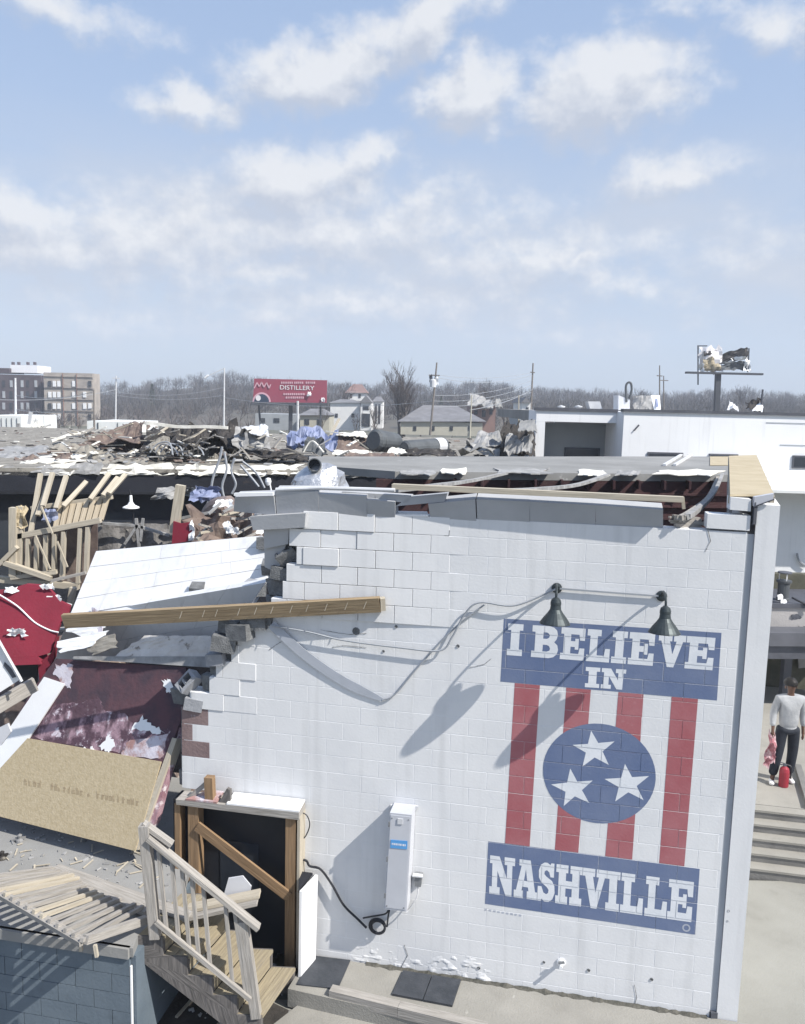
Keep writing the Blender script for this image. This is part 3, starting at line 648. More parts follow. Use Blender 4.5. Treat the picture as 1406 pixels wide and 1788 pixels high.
# ---- street front end wall beyond the narrow joint
ew = thing('street_wall', 'white end of the taller street front wall right of the joint, capped with bare plywood', 'wall', W(2.0, 0, -.2))
pn0 = W(1.875, 0, .012); dirb = Vector((1.40, 7.82, 0))
pu, pv = uz(Pz(1275, 862, 5.68))[0], 0
far = Pz(1297, 797, 5.68)
back = Vector((far.x - W(2.0, 0).x, far.y - W(2.0, 0).y, 0)).normalized() * 8.6
A0, A1 = W(1.872, 0, .006), W(2.085, 0, .006)
def lift(v, z): return Vector((v.x, v.y, z))
mb = MB(); mb.hexa([lift(A0, -.25), lift(A1, -.25), lift(A1 + back, -.25), lift(A0 + back, -.25), lift(A0, 5.60), lift(A1, 5.60), lift(A1 + back, 5.60), lift(A0 + back, 5.60)])
mb.build('end_wall', 'white_paint', ew)
c0 = Pz(1275, 863, 5.69); c1 = Pz(1352, 863, 5.69); c2_ = Pz(1321, 794, 5.69); c3_ = Pz(1273, 796, 5.69)
mb = MB(); mb.slab([lerp(c0, c3_, .0), lerp(c1, c2_, .0), lerp(c1, c2_, .55), lerp(c0, c3_, .55)], Vector((0, 0, -.022))); mb.build('plywood_cap', 'plywood', ew)
mb = MB(); mb.slab([lerp(c0, c3_, .552), lerp(c1, c2_, .552), lerp(c1, c2_, 1), lerp(c0, c3_, 1)], Vector((0, 0, -.022))); mb.build('plywood_cap', 'plywood', ew)
mb = MB(); q0 = lift(A0, 5.50); q1 = lift(A1, 5.50)
for s_ in (.02, .98): mb.beam(lerp(c0, c1, s_) - Vector((0, 0, .06)) + WN * -.02, lerp(c3_, c2_, s_) - Vector((0, 0, .06)), .04, .07)
mb.build('cap_batten', 'wood_pale', ew)
# inner face lining under the cap, towards the open roof
mb = MB(); mb.beam(lerp(c0, c3_, .02) - Vector((-.02, 0, .30)), lerp(c0, c3_, .98) - Vector((-.02, 0, .30)), .03, .5); mb.build('inner_lining', 'debris_grey', ew)
# corner blocks left standing at the top of the mural wall
for (q, lab) in ((((1236, 897), (1311, 901), (1309, 927), (1234, 922)), 'loose corner block'), (((1276, 868), (1312, 872), (1311, 893), (1275, 890)), 'topmost corner block')):
    fq = [Pw(a, b, .012) for a, b in q]; mb = MB(); mb.slab([fq[3], fq[2], fq[1], fq[0]], -WN * .19); tag(mb.build('corner_block', 'white_paint', wall), lab)
mb = MB(); mb.slab([Pw(1316, 884, .03), Pw(1350, 873, .03), Pw(1352, 862, .03), Pw(1318, 868, .03)], -WN * .08); mb.build('torn_flashing', 'box_grey', ew)
mb = MB(); mb.tube([Pw(1316, 885, .035), Pw(1352, 872, .035)], .007); mb.build('flashing_edge', 'coping_dark', ew)
# joint: a grey recessed channel between the two walls
t = thing('corner_channel', 'narrow grey metal channel running down the joint at the right end of the mural wall', 'downpipe', W(1.84, 0, 0))
mb = MB(); mb.hexa([W(1.801, -.1, -.06), W(1.871, -.1, -.06), W(1.871, -.1, -.016), W(1.801, -.1, -.016), W(1.801, 5.30, -.06), W(1.871, 5.30, -.06), W(1.871, 5.30, -.016), W(1.801, 5.30, -.016)]); mb.build('channel', 'trim_grey', t)
mb = MB(); mb.box(W(1.84, .04, -.01), (.07, .07, .12)); mb.build('boot', 'coping_dark', t)
mb = MB(); mb.box(Pw(1318, 896, .01), (.03, .04, .22)); mb.build('bracket', 'coping_dark', t)

# ---- tilted course on top of the wall (pushed outwards by the storm; shade is put into its grey colour)
tw = thing('tilted_wall_course', 'row of block course with shade painted in grey, tipped outwards along the top of the white wall', 'wall', W(-1, 5.27, 0))
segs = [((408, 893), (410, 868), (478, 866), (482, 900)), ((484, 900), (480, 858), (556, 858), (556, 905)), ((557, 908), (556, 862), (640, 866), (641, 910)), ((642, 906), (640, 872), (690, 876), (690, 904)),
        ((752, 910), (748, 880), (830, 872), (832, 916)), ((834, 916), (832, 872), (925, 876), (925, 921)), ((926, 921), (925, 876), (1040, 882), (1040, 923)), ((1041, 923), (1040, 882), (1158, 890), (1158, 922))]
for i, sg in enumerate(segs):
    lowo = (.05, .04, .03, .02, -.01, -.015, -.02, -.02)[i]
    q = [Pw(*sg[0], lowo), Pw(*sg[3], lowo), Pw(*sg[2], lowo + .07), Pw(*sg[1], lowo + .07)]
    mb = MB(); mb.slab(q, -WN * .16 + ZU * .05); mb.build('concrete_block', 'course_shade_grey', tw)
# blocks slipping out under the left end, their shade in the grey colour
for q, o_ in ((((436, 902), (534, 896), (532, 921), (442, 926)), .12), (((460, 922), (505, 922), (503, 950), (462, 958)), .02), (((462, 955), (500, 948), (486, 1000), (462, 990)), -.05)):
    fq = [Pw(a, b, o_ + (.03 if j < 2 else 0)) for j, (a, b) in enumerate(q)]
    mb = MB(); mb.slab([fq[3], fq[2], fq[1], fq[0]], -WN * .16); mb.build('concrete_block', 'course_shade_grey', tw)
mb = MB(); mb.slab([Pw(690, 898, .02), Pw(748, 899, .02), Pw(746, 893, -.16), Pw(692, 892, -.16)], Vector((0, 0, -.02))); tag(mb.build('bright_sill', 'white_clean', tw), 'bright white broken ledge')
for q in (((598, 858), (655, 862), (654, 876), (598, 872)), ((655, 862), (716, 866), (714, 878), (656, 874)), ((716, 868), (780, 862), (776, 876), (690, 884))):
    fq = [Pw(a, b, .05) for a, b in q]; mb = MB(); mb.slab([fq[3], fq[2], fq[1], fq[0]], -WN * .2); mb.build('concrete_block', 'course_shade_grey', tw)
tag(MB().tube([Pw(482, 855, .1), Pw(560, 852, .1), Pw(690, 856, .12)], .022, 8).build('bent_pipe', 'steel_light'), 'bent white pipe lying along the broken top of the wall', 'pipe')
tag(MB().beam(Pw(410, 863, .15), Pw(478, 862, .15), .05, .03).build('trim_strip', 'white_clean'), 'short white trim strip on the left end of the broken wall top', 'trim')

# ---- building behind the wall: back walls, dark interior, remaining roof
shell = thing('roofless_building', 'white block building behind the mural, half its grey roof gone over a dark red interior', 'building', (1.5, 12, 0))
r0, r1, r2, r3 = Pz(690, 823, 5.12), Pz(1290, 829, 5.12), Pz(1290, 797, 5.12), Pz(540, 797, 5.12)
r4 = Pz(540, 812, 5.12)
mb = MB(); mb.prism([r0, r1, r2, r3, r4], Vector((0, 0, -.16))); mb.build('roof', 'roof_membrane', shell)
mb = MB(); mb.slab([lift(lerp(r0, r1, -.05), 2.2), lift(r1, 2.2), lift(r1, 4.95), lift(lerp(r0, r1, -.05), 4.95)], Vector((0, .2, 0))); mb.build('inner_wall', 'dark_red_metal', shell)
for i in range(3):                                                # horizontal girts on the dark red inner wall
    z = 4.72 - i * .27; mb = MB(); mb.beam(lift(lerp(r0, r1, .12), z) - Vector((0, .06, 0)), lift(r1, z - .05) - Vector((0, .06, 0)), .07, .05); mb.build('girt', 'dark_red_metal', shell)
for i, (a, b, c) in enumerate(((700, 760, 828), (770, 815, 826), (860, 960, 826), (1010, 1060, 829), (1075, 1120, 829), (1150, 1250, 829))):
    mb = MB(); mb.sheet([Pz(a, c - 1, 5.135), Pz(b, c, 5.135), Pz(b, c - 8, 5.15), Pz(a, c - 8, 5.15)], 6, 2, .03, 3, .02, i * 3.1, .3); mb.build('torn_edge', 'roof_white' if i % 2 else 'debris_grey', shell)
for (a, b, c, d) in ((1160, 812, 1190, 794), (1178, 812, 1208, 794)):
    tag(MB().beam(Pz(a, b, 5.15), Pz(c, d, 5.15), .08, .05).build('roof_strip', 'steel_light', shell))
mb = MB(); mb.slab([Pz(1240, 812, 5.14), Pz(1275, 812, 5.14), Pz(1272, 797, 5.14), Pz(1240, 797, 5.14)], Vector((0, 0, -.01))); mb.build('plywood_patch', 'plywood', shell)
mb = MB()                                                         # dark floor and flank walls inside
mb.slab([W(-4.3, .02, -.3), W(1.8, .02, -.3), Vector((5.5, 17.3, .02)), Vector((-3.2, 16.8, .02))], Vector((0, 0, -.05))); mb.build('floor', 'dirt_dark', shell)
for i in range(11):                                               # joists left hanging under the roof edge
    t_ = .16 + i * .075; p = lerp(r0, r1, t_); mb = MB(); mb.beam(lift(p, 4.9) + Vector((0, -.35, 0)), lift(p, 4.88) + Vector((.3, 2.2, 0)), .05, .18); mb.build('joist', 'dark_red_metal', shell)
# bent grey trim strips hanging from the roof edge to the wall
def strip(name, pts, w_, h_, m, lab=None, cat=None, parent=None, n=8):
    mb = MB(); c = curve_pts(pts, n)
    for i in range(len(c) - 1): mb.beam(c[i], c[i + 1] + (c[i + 1] - c[i]) * .02, w_, h_)
    o = mb.build(name, m, parent)
    if lab: tag(o, lab, cat)
    return o
strip('bent_trim', [Pz(1262, 828, 5.15), Pz(1246, 862, 5.0), Pw(1215, 892, -.7), Pw(1186, 908, -.15)], .06, .05, 'debris_grey', 'bent grey trim hanging at the right end of the open roof, upper strand', 'trim')
strip('bent_trim', [Pz(1256, 828, 5.10), Pz(1238, 866, 4.9), Pw(1204, 896, -.7), Pw(1180, 905, -.12)], .06, .05, 'wood_weathered', 'bent brown trim hanging at the right end of the open roof, lower strand', 'trim')
strip('bent_trim', [Pz(1062, 829, 5.13), Pz(1010, 846, 5.1), P(940, 854, 12.2), P(870, 857, 10.8)], .10, .05, 'debris_grey', 'long bent grey strip drooping from the middle of the roof edge', 'trim')
strip('bent_trim', [Pz(884, 826, 5.13), Pz(830, 838, 5.1), P(760, 848, 11.4), P(690, 856, 10.2)], .10, .05, 'debris_grey', 'long bent grey strip drooping from the left part of the roof edge', 'trim')
mb = MB(); mb.beam(Pw(686, 849, .06), Pw(1193, 872, .10), .10, .055); tag(mb.build('loose_plank', 'wood_pale'), 'long pale plank lying along the broken top of the mural wall', 'plank')
mb = MB(); mb.beam(Pw(1192, 868, .06), Pw(1194, 888, .05), .03, .05, WN); tag(mb.build('plank_offcut', 'wood_pale'), 'short pale offcut hanging under the right end of the long plank', 'plank')
mb = MB()
for i in range(7): mb.beam(Pw(1160 + rng.uniform(0, 20), 900 + i * 3, -.1), Pw(1225 + rng.uniform(-5, 8), 905 + i * 2.6, -.25), .03, .02)
tag(mb.build('splintered_lath', 'wood_weathered'), 'bundle of splintered lath in the gap beside the corner block', 'wood')

# ---- barn lamps and their cables on the wall
def barn_lamp(px_, py_, lab, grp):
    o_ = .42
    rim = Pw(px_, py_, o_)                                        # centre of the shade's mouth
    root = thing('wall_lamp', lab, 'lamp', rim, grp)
    ax = (ZU + WN * -.10).normalized()
    prof = [(.150, .0), (.156, .005), (.150, .018), (.118, .065), (.078, .115), (.056, .15), (.050, .20), (.054, .195), (.054, .22), (.046, .25), (.022, .27), (0, .27)]
    mb = MB(); mb.lathe(rim, ax, prof, 24); mb.lathe(rim + ax * .004, ax, [(.146, 0), (.110, .06), (.07, .11), (.0, .14)], 24); mb.build('shade', 'lamp_metal', root, smooth=True)
    top = rim + ax * .265
    wallp = top - WN * (o_ + .05) + ZU * .02; wallp = W(uz(wallp)[0], uz(wallp)[1], .012)
    mb = MB(); mb.tube(curve_pts([top, top + ZU * .06 - WN * .02, top + ZU * .095 - WN * .13, lerp(top, wallp, .75) + ZU * .07, wallp], 8), .013, 8); mb.build('gooseneck', 'lamp_metal', root, smooth=True)
    mb = MB(); mb.lathe(wallp - WN * .008, WN, [(.055, 0), (.055, .018), (.03, .03), (0, .03)], 16); mb.build('wall_plate', 'lamp_metal', root, smooth=True)
    mb = MB(); mb.lathe(rim + ax * .03, ax, [(0, .0), (.03, .01), (.04, .04), (.025, .08), (0, .09)], 12); mb.build('bulb', 'white_clean', root, smooth=True)
    return wallp
wp1 = barn_lamp(969, 1090, 'dark barn lamp over the letters BEL, left of the pair', None)
wp2 = barn_lamp(1160, 1106, 'dark barn lamp over the letters VE, right of the pair', None)
strip('conduit', [wp1 + WN * .012, lerp(wp1, wp2, .5) + WN * .014, wp2 + WN * .012], .018, .018, 'cable_and_shadow_grey', 'grey conduit running between the two barn lamps', 'conduit', n=2)
mb = MB(); mb.tube(curve_pts([wp1 + WN * .02, Pw(900, 1057, .05), Pw(838, 1052, .05), Pw(812, 1072, .05), Pw(790, 1112, .05), Pw(768, 1136, .05), Pw(700, 1131, .05), Pw(600, 1118, .05), Pw(540, 1104, .06), Pw(472, 1092, .07)], 8), .011, 6)
tag(mb.build('loose_cable', 'cable_and_shadow_grey', smooth=True), 'thin grey cable drooping from the left barn lamp towards the broken wall end', 'cable')
mb = MB(); mb.tube(curve_pts([Pw(846, 1056, .03), Pw(816, 1078, .03), Pw(780, 1110, .02), Pw(730, 1165, .02), Pw(690, 1212, .02), Pw(668, 1222, .02)], 8), .010, 6)
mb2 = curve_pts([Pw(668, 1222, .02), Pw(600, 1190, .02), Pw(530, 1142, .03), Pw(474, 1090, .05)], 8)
t = thing('shadow_band', 'painted grey shadow line widening into a shadow band in a V below the brown beam', 'shadow', Pw(668, 1222, .02)); mb.build('thin_shadow', 'cable_and_shadow_grey', t, smooth=True)  # cast shadow on the wall, modelled as thin grey pieces
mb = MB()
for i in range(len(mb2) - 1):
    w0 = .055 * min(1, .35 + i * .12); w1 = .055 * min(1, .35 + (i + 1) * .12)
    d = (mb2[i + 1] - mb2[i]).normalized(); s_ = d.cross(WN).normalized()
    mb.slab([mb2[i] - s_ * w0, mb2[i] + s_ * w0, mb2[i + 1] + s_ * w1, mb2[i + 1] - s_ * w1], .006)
mb.build('wide_shadow', 'shadow_grey', t)

# ---- grey cabinet, outlet, cable on the wall
cab = thing('wall_cabinet', 'tall narrow grey metal cabinet with a blue label mounted on the white wall', 'cabinet', Pw(696, 1590, .1))
o_ = .25
q = [Pw(671, 1587, o_), Pw(710, 1592, o_), Pw(719, 1423, o_), Pw(681, 1419, o_)]
mb = MB(); mb.slab(q, -WN * (o_ - .005)); mb.build('body', 'box_grey', cab)
qq = [p + WN * .004 for p in q]; e = .012
mb = MB(); fr_ = lambda s_, t_: lerp(lerp(q[0], q[1], s_), lerp(q[3], q[2], s_), t_)
mb.slab([fr_(.05, .02), fr_(.95, .02), fr_(.95, .98), fr_(.05, .98)], -WN * .01); 
for i in range(len(mb.v)): mb.v[i] = mb.v[i] + WN * .006
mb.build('door', 'box_grey', cab)
mb = MB(); mb.slab([fr_(.12, .645), fr_(.88, .65), fr_(.88, .735), fr_(.12, .73)], -WN * .004)
for i in range(len(mb.v)): mb.v[i] = mb.v[i] + WN * .011
mb.build('label_plate', 'label_blue', cab)
mb = MB(); mb.slab([fr_(.38, .90), fr_(.62, .90), fr_(.62, .955), fr_(.38, .955)], -WN * .01)
for i in range(len(mb.v)): mb.v[i] = mb.v[i] + WN * .016
mb.build('latch', 'steel_light', cab)
for s_, t_ in ((.12, .04), (.88, .04), (.12, .95), (.88, .95)):
    mb = MB(); mb.lathe(fr_(s_, t_) + WN * .006, WN, [(.008, 0), (.007, .004), (0, .005)], 8); mb.build('screw', 'meter_grey', cab)
for t_ in (.12, .5, .86):
    mb = MB(); mb.beam(fr_(.0, t_) + WN * .008, fr_(.0, t_ + .05) + WN * .008, .014, .014, WN); mb.build('hinge', 'meter_grey', cab)
mb = MB(); x_ = .18
while x_ < .8:
    w_ = rng.uniform(.02, .06); mb.slab([fr_(x_, .68) + WN * .0125, fr_(x_ + w_, .68) + WN * .0125, fr_(x_ + w_, .70) + WN * .0125, fr_(x_, .70) + WN * .0125], .001); x_ += w_ + .025
mb.build('small_lettering', 'white_clean', cab)
mb = MB(); mb.slab([Pw(678, 1414, .03), Pw(728, 1416, .03), Pw(730, 1408, .03), Pw(682, 1406, .03)], -WN * .025); mb.build('mounting_bracket', 'steel_light', cab)
out_ = thing('outlet_box', 'small grey weatherproof outlet box right of the tall grey cabinet', 'socket', Pw(730, 1540, 0))
mb = MB(); mb.slab([Pw(724, 1548, .07), Pw(735, 1549, .07), Pw(737, 1529, .07), Pw(724, 1527, .07)], -WN * .065); mb.build('housing', 'meter_grey', out_)
mb = MB(); mb.slab([Pw(720, 1529, .09), Pw(739, 1531, .09), Pw(738, 1526, .06), Pw(722, 1524, .06)], Vector((0, 0, -.015))); mb.build('cover', 'steel_light', out_)
mb = MB(); mb.tube(curve_pts([Pw(730, 1549, .05), Pw(728, 1566, .05), Pw(716, 1586, .06), Pw(709, 1593, .08)], 6), .008, 6); mb.build('lead', 'steel_light', out_)
cab_c = thing('coiled_cable', 'black cable sagging from the doorway to a coil under the grey cabinet', 'cable', Pw(658, 1625, .05))
mb = MB(); mb.tube(curve_pts([Pw(521, 1500, .06), Pw(535, 1503, .06), Pw(541, 1512, .05), Pw(560, 1518, .05), Pw(580, 1545, .05), Pw(600, 1580, .05), Pw(625, 1605, .05), Pw(640, 1620, .05)], 8), .014, 8); mb.build('run', 'cable_black', cab_c, smooth=True)
mb = MB(); cc = Pw(660, 1617, .05)
loop = []
for i in range(49):
    a = i / 48 * 4 * math.pi; rr = .085 + .012 * math.sin(a * .5); loop.append(cc + WH * rr * math.cos(a) + ZU * rr * .95 * math.sin(a) + WN * (.02 * i / 48))
mb.tube(loop, .014, 8); mb.build('coil', 'cable_black', cab_c, smooth=True)
mb = MB(); mb.tube(curve_pts([Pw(634, 1603, .05), Pw(650, 1600, .07), Pw(672, 1596, .10), Pw(678, 1590, .14)], 6), .010, 6); mb.tube(curve_pts([Pw(676, 1618, .05), Pw(678, 1600, .08), Pw(680, 1590, .14)], 5), .010, 6); mb.build('tail', 'cable_black', cab_c, smooth=True)
tag(MB().tube(curve_pts([Pw(525, 1418, .10), Pw(536, 1424, .08), Pw(541, 1440, .06), Pw(535, 1458, .05), Pw(528, 1466, .05)], 6), .007, 6).build('thin_wire', 'cable_black', smooth=True), 'short thin black wire curling from the top right of the doorway', 'wire')
tap = thing('wall_spigot', 'small white and grey pipe stub low on the wall under the mural', 'pipe', Pw(977, 1685, .03))
mb = MB(); p = Pw(980, 1680, 0); mb.lathe(p, WN, [(.05, 0), (.05, .012), (.022, .02), (.02, .10), (0, .10)], 12); mb.build('pipe_stub', 'white_clean', tap)
mb = MB(); mb.beam(p + WN * .06 - WH * .03 + ZU * .03, p + WN * .06 + WH * .035 + ZU * .045, .02, .02); mb.build('handle', 'meter_grey', tap)
# roofing tiles on the apron
for q, lab, grp in ((((546, 1668), (612, 1676), (590, 1726), (518, 1718)), 'dark rubber mat on the apron tucked beside the white door board', None),):
    mb = MB(); mb.slab([Pz(a, b, .05) for a, b in (q[3], q[2], q[1], q[0])], Vector((0, 0, -.02))); tag(mb.build('rubber_mat', 'rubber_tile'), lab, 'mat', grp)
mt = thing('paver_pair', 'two dark square rubber tiles lying side by side on the concrete apron', 'mat', Pz(745, 1725, .04))
for q in (((704, 1694), (754, 1702), (738, 1745), (685, 1735)), ((755.5, 1702), (805, 1710), (790, 1755), (739.5, 1745.5))):
    mb = MB(); mb.slab([Pz(a, b, .062) for a, b in (q[3], q[2], q[1], q[0])], Vector((0, 0, -.025))); mb.build('tile', 'rubber_tile', mt)

# ================================================================== LOADING DOCK, STAIR, DOORWAY
DZ = 1.0
dk0, dk1 = Pz(-120, 1601, DZ), Pz(226, 1655, DZ)
SA = Pz(241, 1634, DZ); SB = Pz(456, 1774, .15)
sdir = Vector((SB.x - SA.x, SB.y - SA.y, 0)); RUN = sdir.length / 5; sdir.normalize(); RISE = (DZ - .15) / 4
WID = -WN * .80 + WH * .10
dock = thing('loading_dock', 'raised dock with a grey floor and blue grey painted block front at lower left', 'dock', dk1 - ZU * 1.2)
dkr = SA + WID * 1.0
mb = MB(); mb.prism([dk0, dk1 + WH * .04, SA, dkr, Vector((-2.45, 9.6, DZ)), Vector((-3.0, 11.5, DZ)), Vector((-7.5, 12.5, DZ)), Vector((-7.5, dk0.y, DZ))], Vector((0, 0, -.10))); mb.build('deck_floor', 'deck_grey', dock)
dd = (dk1 - dk0); dd.z = 0; dlen = dd.length; dd.normalize(); dn = Vector((dd.y, -dd.x, 0))
mb = MB(); mb.hexa([lift(dk0, -.5) - dn * .02, lift(dk1, -.5) - dn * .02, lift(dk1, -.5) - dn * .22, lift(dk0, -.5) - dn * .22] + [lift(dk0, .9) - dn * .02, lift(dk1, .9) - dn * .02, lift(dk1, .9) - dn * .22, lift(dk0, .9) - dn * .22]); mb.build('wall_core', 'blue_grey_paint', dock)
for k in range(7):                                               # painted blocks of the dock front
    z0 = .885 - .2032 * (k + 1)
    for i in range(9):
        e1 = dlen - (i * .4064 - (.2032 if k % 2 else 0)); e0 = e1 - .4064; e1 = min(e1, dlen)
        if e1 - e0 < .05 or e0 < 0: continue
        g = .0016; o_ = rng.uniform(-.001, .001)
        def dp(s_, z, out): return lift(dk0, z) + dd * s_ + dn * (out + o_)
        mb = MB(); c_ = .002
        S = [dp(e0 + g, z0 + g, -.03), dp(e1 - g, z0 + g, -.03), dp(e1 - g, z0 + .2032 - g, -.03), dp(e0 + g, z0 + .2032 - g, -.03)]
        Fq = [dp(e0 + g + c_, z0 + g + c_, 0), dp(e1 - g - c_, z0 + g + c_, 0), dp(e1 - g - c_, z0 + .2032 - g - c_, 0), dp(e0 + g + c_, z0 + .2032 - g - c_, 0)]
        mb.face(Fq)
        for j in range(4): mb.face([S[j], S[(j + 1) % 4], Fq[(j + 1) % 4], Fq[j]])
        mb.build('concrete_block', 'blue_grey_paint', dock)
mb = MB(); mb.beam(lift(dk0, .945) + dn * .0, lift(dk1, .945) + dn * .0, .06, .11); mb.build('edge_beam', 'deck_grey', dock)
# end return wall of the dock, below the stair
mb = MB(); e0 = lift(dk1, -.5) + dd * .003 - dn * .03; e1 = e0 - dn * 1.7
mb.hexa([e0, e0 + dd * .05, e1 + dd * .05, e1] + [lift(p, .9) for p in (e0, e0 + dd * .05, e1 + dd * .05, e1)]); mb.build('end_wall', 'blue_grey_paint', dock)
mb = MB(); mb.hexa([lift(dk1, -.5) + dd * .004 + dn * .004, lift(dk1, -.5) + dd * .02 + dn * .004, lift(dk1, -.5) + dd * .02 - dn * .02, lift(dk1, -.5) + dd * .004 - dn * .02] + [lift(dk1, .80) + dd * .004 + dn * .004, lift(dk1, .80) + dd * .02 + dn * .004, lift(dk1, .80) + dd * .02 - dn * .02, lift(dk1, .80) + dd * .004 - dn * .02]); mb.build('corner_bead', 'white_clean', dock)
for (a, b) in ((35, 1470), (4, 1500)):
    p = Pz(a, b, DZ); t = MB(); t.lathe(p, ZU, [(.05, 0), (.045, .03), (.02, .05), (.03, .09), (.0, .11)], 10); t.beam(p + Vector((-.1, 0, .03)), p + Vector((.06, .02, .05)), .04, .02)
    tag(t.build('scrap', 'debris_grey' if b < 1490 else 'debris_dark'), 'small white scrap of metal on the grey dock floor' if b < 1490 else 'small dark scrap of metal on the grey dock floor at the left edge', 'scrap')
# pit under the stair
mb = MB(); mb.slab([Vector((-2.6, 7.0, -.195)), Vector((-.95, 7.0, -.195)), Vector((-1.0, 8.35, -.195)), Vector((-2.5, 9.2, -.195))], .01); struct('pit_floor', mb, 'dirt_dark')
mb = MB()
for (a, b, c, d) in ((232, 1700, 258, 1678), (255, 1756, 292, 1716), (308, 1776, 338, 1742), (380, 1790, 398, 1776)):
    mb.beam(Pz(a, b, -.17), Pz(c, d, -.17), .03, .02)
tag(mb.build('splinter', 'wood_pale'), 'pale wood splinters lying on the dark ground under the stair', 'splinters')

stair = thing('wooden_stair', 'weathered wooden stair with a grey stringer and yellowish treads down from the dock', 'stair', SB)
def stringer(off):
    pts = []
    for k in range(5):
        z = DZ - RISE * k; pts += [lift(SA + sdir * (RUN * k), z), lift(SA + sdir * (RUN * (k + 1)), z)]
    lowb = lift(SB + sdir * .02, -.06); lowa = lift(SA, DZ - .26)
    pts += [lift(SA + sdir * RUN * 5, -.15), lift(SA + sdir * RUN * 4.3, -.15), lowa]
    return [p + off for p in pts]
for off in (Vector((0, 0, 0)), WID * .95):
    mb = MB(); mb.prism(stringer(off), WID.normalized() * .045); mb.build('stringer', 'wood_grey_dark', stair)
for k in range(5):
    z = DZ - RISE * k
    for j in range(2):
        s0 = RUN * k + j * (RUN * .5) - .005 + .02 * j * 0; s1 = s0 + RUN * .5 - .006 + (.025 if j else 0)
        p0 = lift(SA + sdir * s0, z + .002) + WID * .02; p1 = lift(SA + sdir * s1, z + .002) + WID * .02
        mb = MB(); mb.slab([p0, p1, p1 + WID * .96, p0 + WID * .96], Vector((0, 0, -.035)))
        mb.build('tread', 'wood_yellow', stair)
    if k < 4:
        p0 = lift(SA + sdir * (RUN * (k + 1) - .012), z - .04) + WID * .06; mb = MB(); mb.slab([p0, p0 + WID * .9, p0 + WID * .9 - ZU * (RISE - .05), p0 - ZU * (RISE - .05)], sdir * -.02); mb.build('riser', 'wood_yellow', stair)
YR = SA.y - .03
R_ = lambda a, b, dy=0.0: P(a, b, YR + dy)
rail = thing('stair_railing', 'grey weathered railing on the near side of the stair leaning over its stringer', 'railing', R_(360, 1700))
mb = MB(); mb.beam(R_(259, 1462), R_(452, 1620), .10, .045, ZU); mb.build('top_rail', 'wood_weathered', rail)
mb = MB(); mb.beam(R_(250, 1437, .05), R_(301, 1474, .05), .09, .04, ZU); mb.build('rail_stub', 'wood_weathered', rail)
mb = MB(); mb.beam(R_(252, 1440, .03), R_(272, 1636, .03), .10, .10, Vector((0, 1, 0))); mb.build('post', 'wood_weathered', rail)
mb = MB(); mb.beam(R_(424, 1606, .03), R_(448, 1774, .03), .10, .10, Vector((0, 1, 0))); mb.build('post', 'wood_weathered', rail)
mb = MB(); mb.beam(R_(272, 1609, -.03), R_(437, 1745, -.03), .04, .045, ZU); mb.build('bottom_rail', 'wood_weathered', rail)
for a, b, c, d in ((277, 1485, 291, 1624), (300, 1502, 312, 1640), (318, 1517, 331, 1655), (335, 1530, 347, 1668), (355, 1547, 367, 1685), (394, 1578, 406, 1716), (410, 1590, 430, 1738)):
    mb = MB(); mb.beam(R_(a, b), R_(c, d), .036, .036, Vector((0, 1, 0))); mb.build('baluster', 'wood_weathered', rail)

fr0, fr1 = Pz(-75, 1516, 1.30), Pz(146, 1646, 1.36); bk0, bk1 = Pz(92, 1518, 1.06), Pz(258, 1592, 1.07)
fall = thing('fallen_railing', 'flattened slatted wooden railing lying over the edge of the dock', 'railing', lerp(fr1, bk1, .5))
mb = MB(); mb.beam(fr0, fr1, .09, .045); mb.build('rail', 'wood_weathered', fall)
mb = MB(); mb.beam(bk0, bk1, .11, .045); mb.build('rail', 'wood_weathered', fall)
NS = 15
for i in range(NS):
    t_ = i / (NS - 1); a = lerp(lerp(fr0, fr1, .20), fr1, t_) + ZU * .035; b = lerp(bk0, bk1, t_ * .93 + .02) + ZU * .03
    j = rng.uniform(-.012, .012); d_ = (b - a); b = a + d_ * (rng.uniform(.86, 1.0) if 3 < i < 13 else 1); b = b + Vector((j, j, 0))
    mb = MB(); mb.beam(a - d_ * .03, b, .038, .038); tag(mb.build('slat', rng.choice(['wood_weathered', 'wood_pale', 'wood_weathered', 'wood_weathered', 'wood_weathered']), fall))
mb = MB(); mb.beam(fr1 + Vector((.02, 0, .03)), Pz(255, 1606, 1.10), .06, .08); mb.build('end_board', 'wood_weathered', fall)
for (a, b, c, d) in ((141, 1640, 137, 1658), (166, 1650, 165, 1670)):
    mb = MB(); mb.beam(Pz(a, b, 1.33), Pz(a, b, 1.33) - ZU * .12 + Vector((rng.uniform(-.03, .03), 0, 0)), .03, .03); mb.build('broken_end', 'wood_pale', fall)
mb = MB(); mb.beam(Pz(96, 1516, 1.045), Pz(330, 1600, 1.045), .14, .04); tag(mb.build('edge_plank', 'wood_weathered'), 'grey plank on the dock floor behind the flattened slatted railing', 'plank')

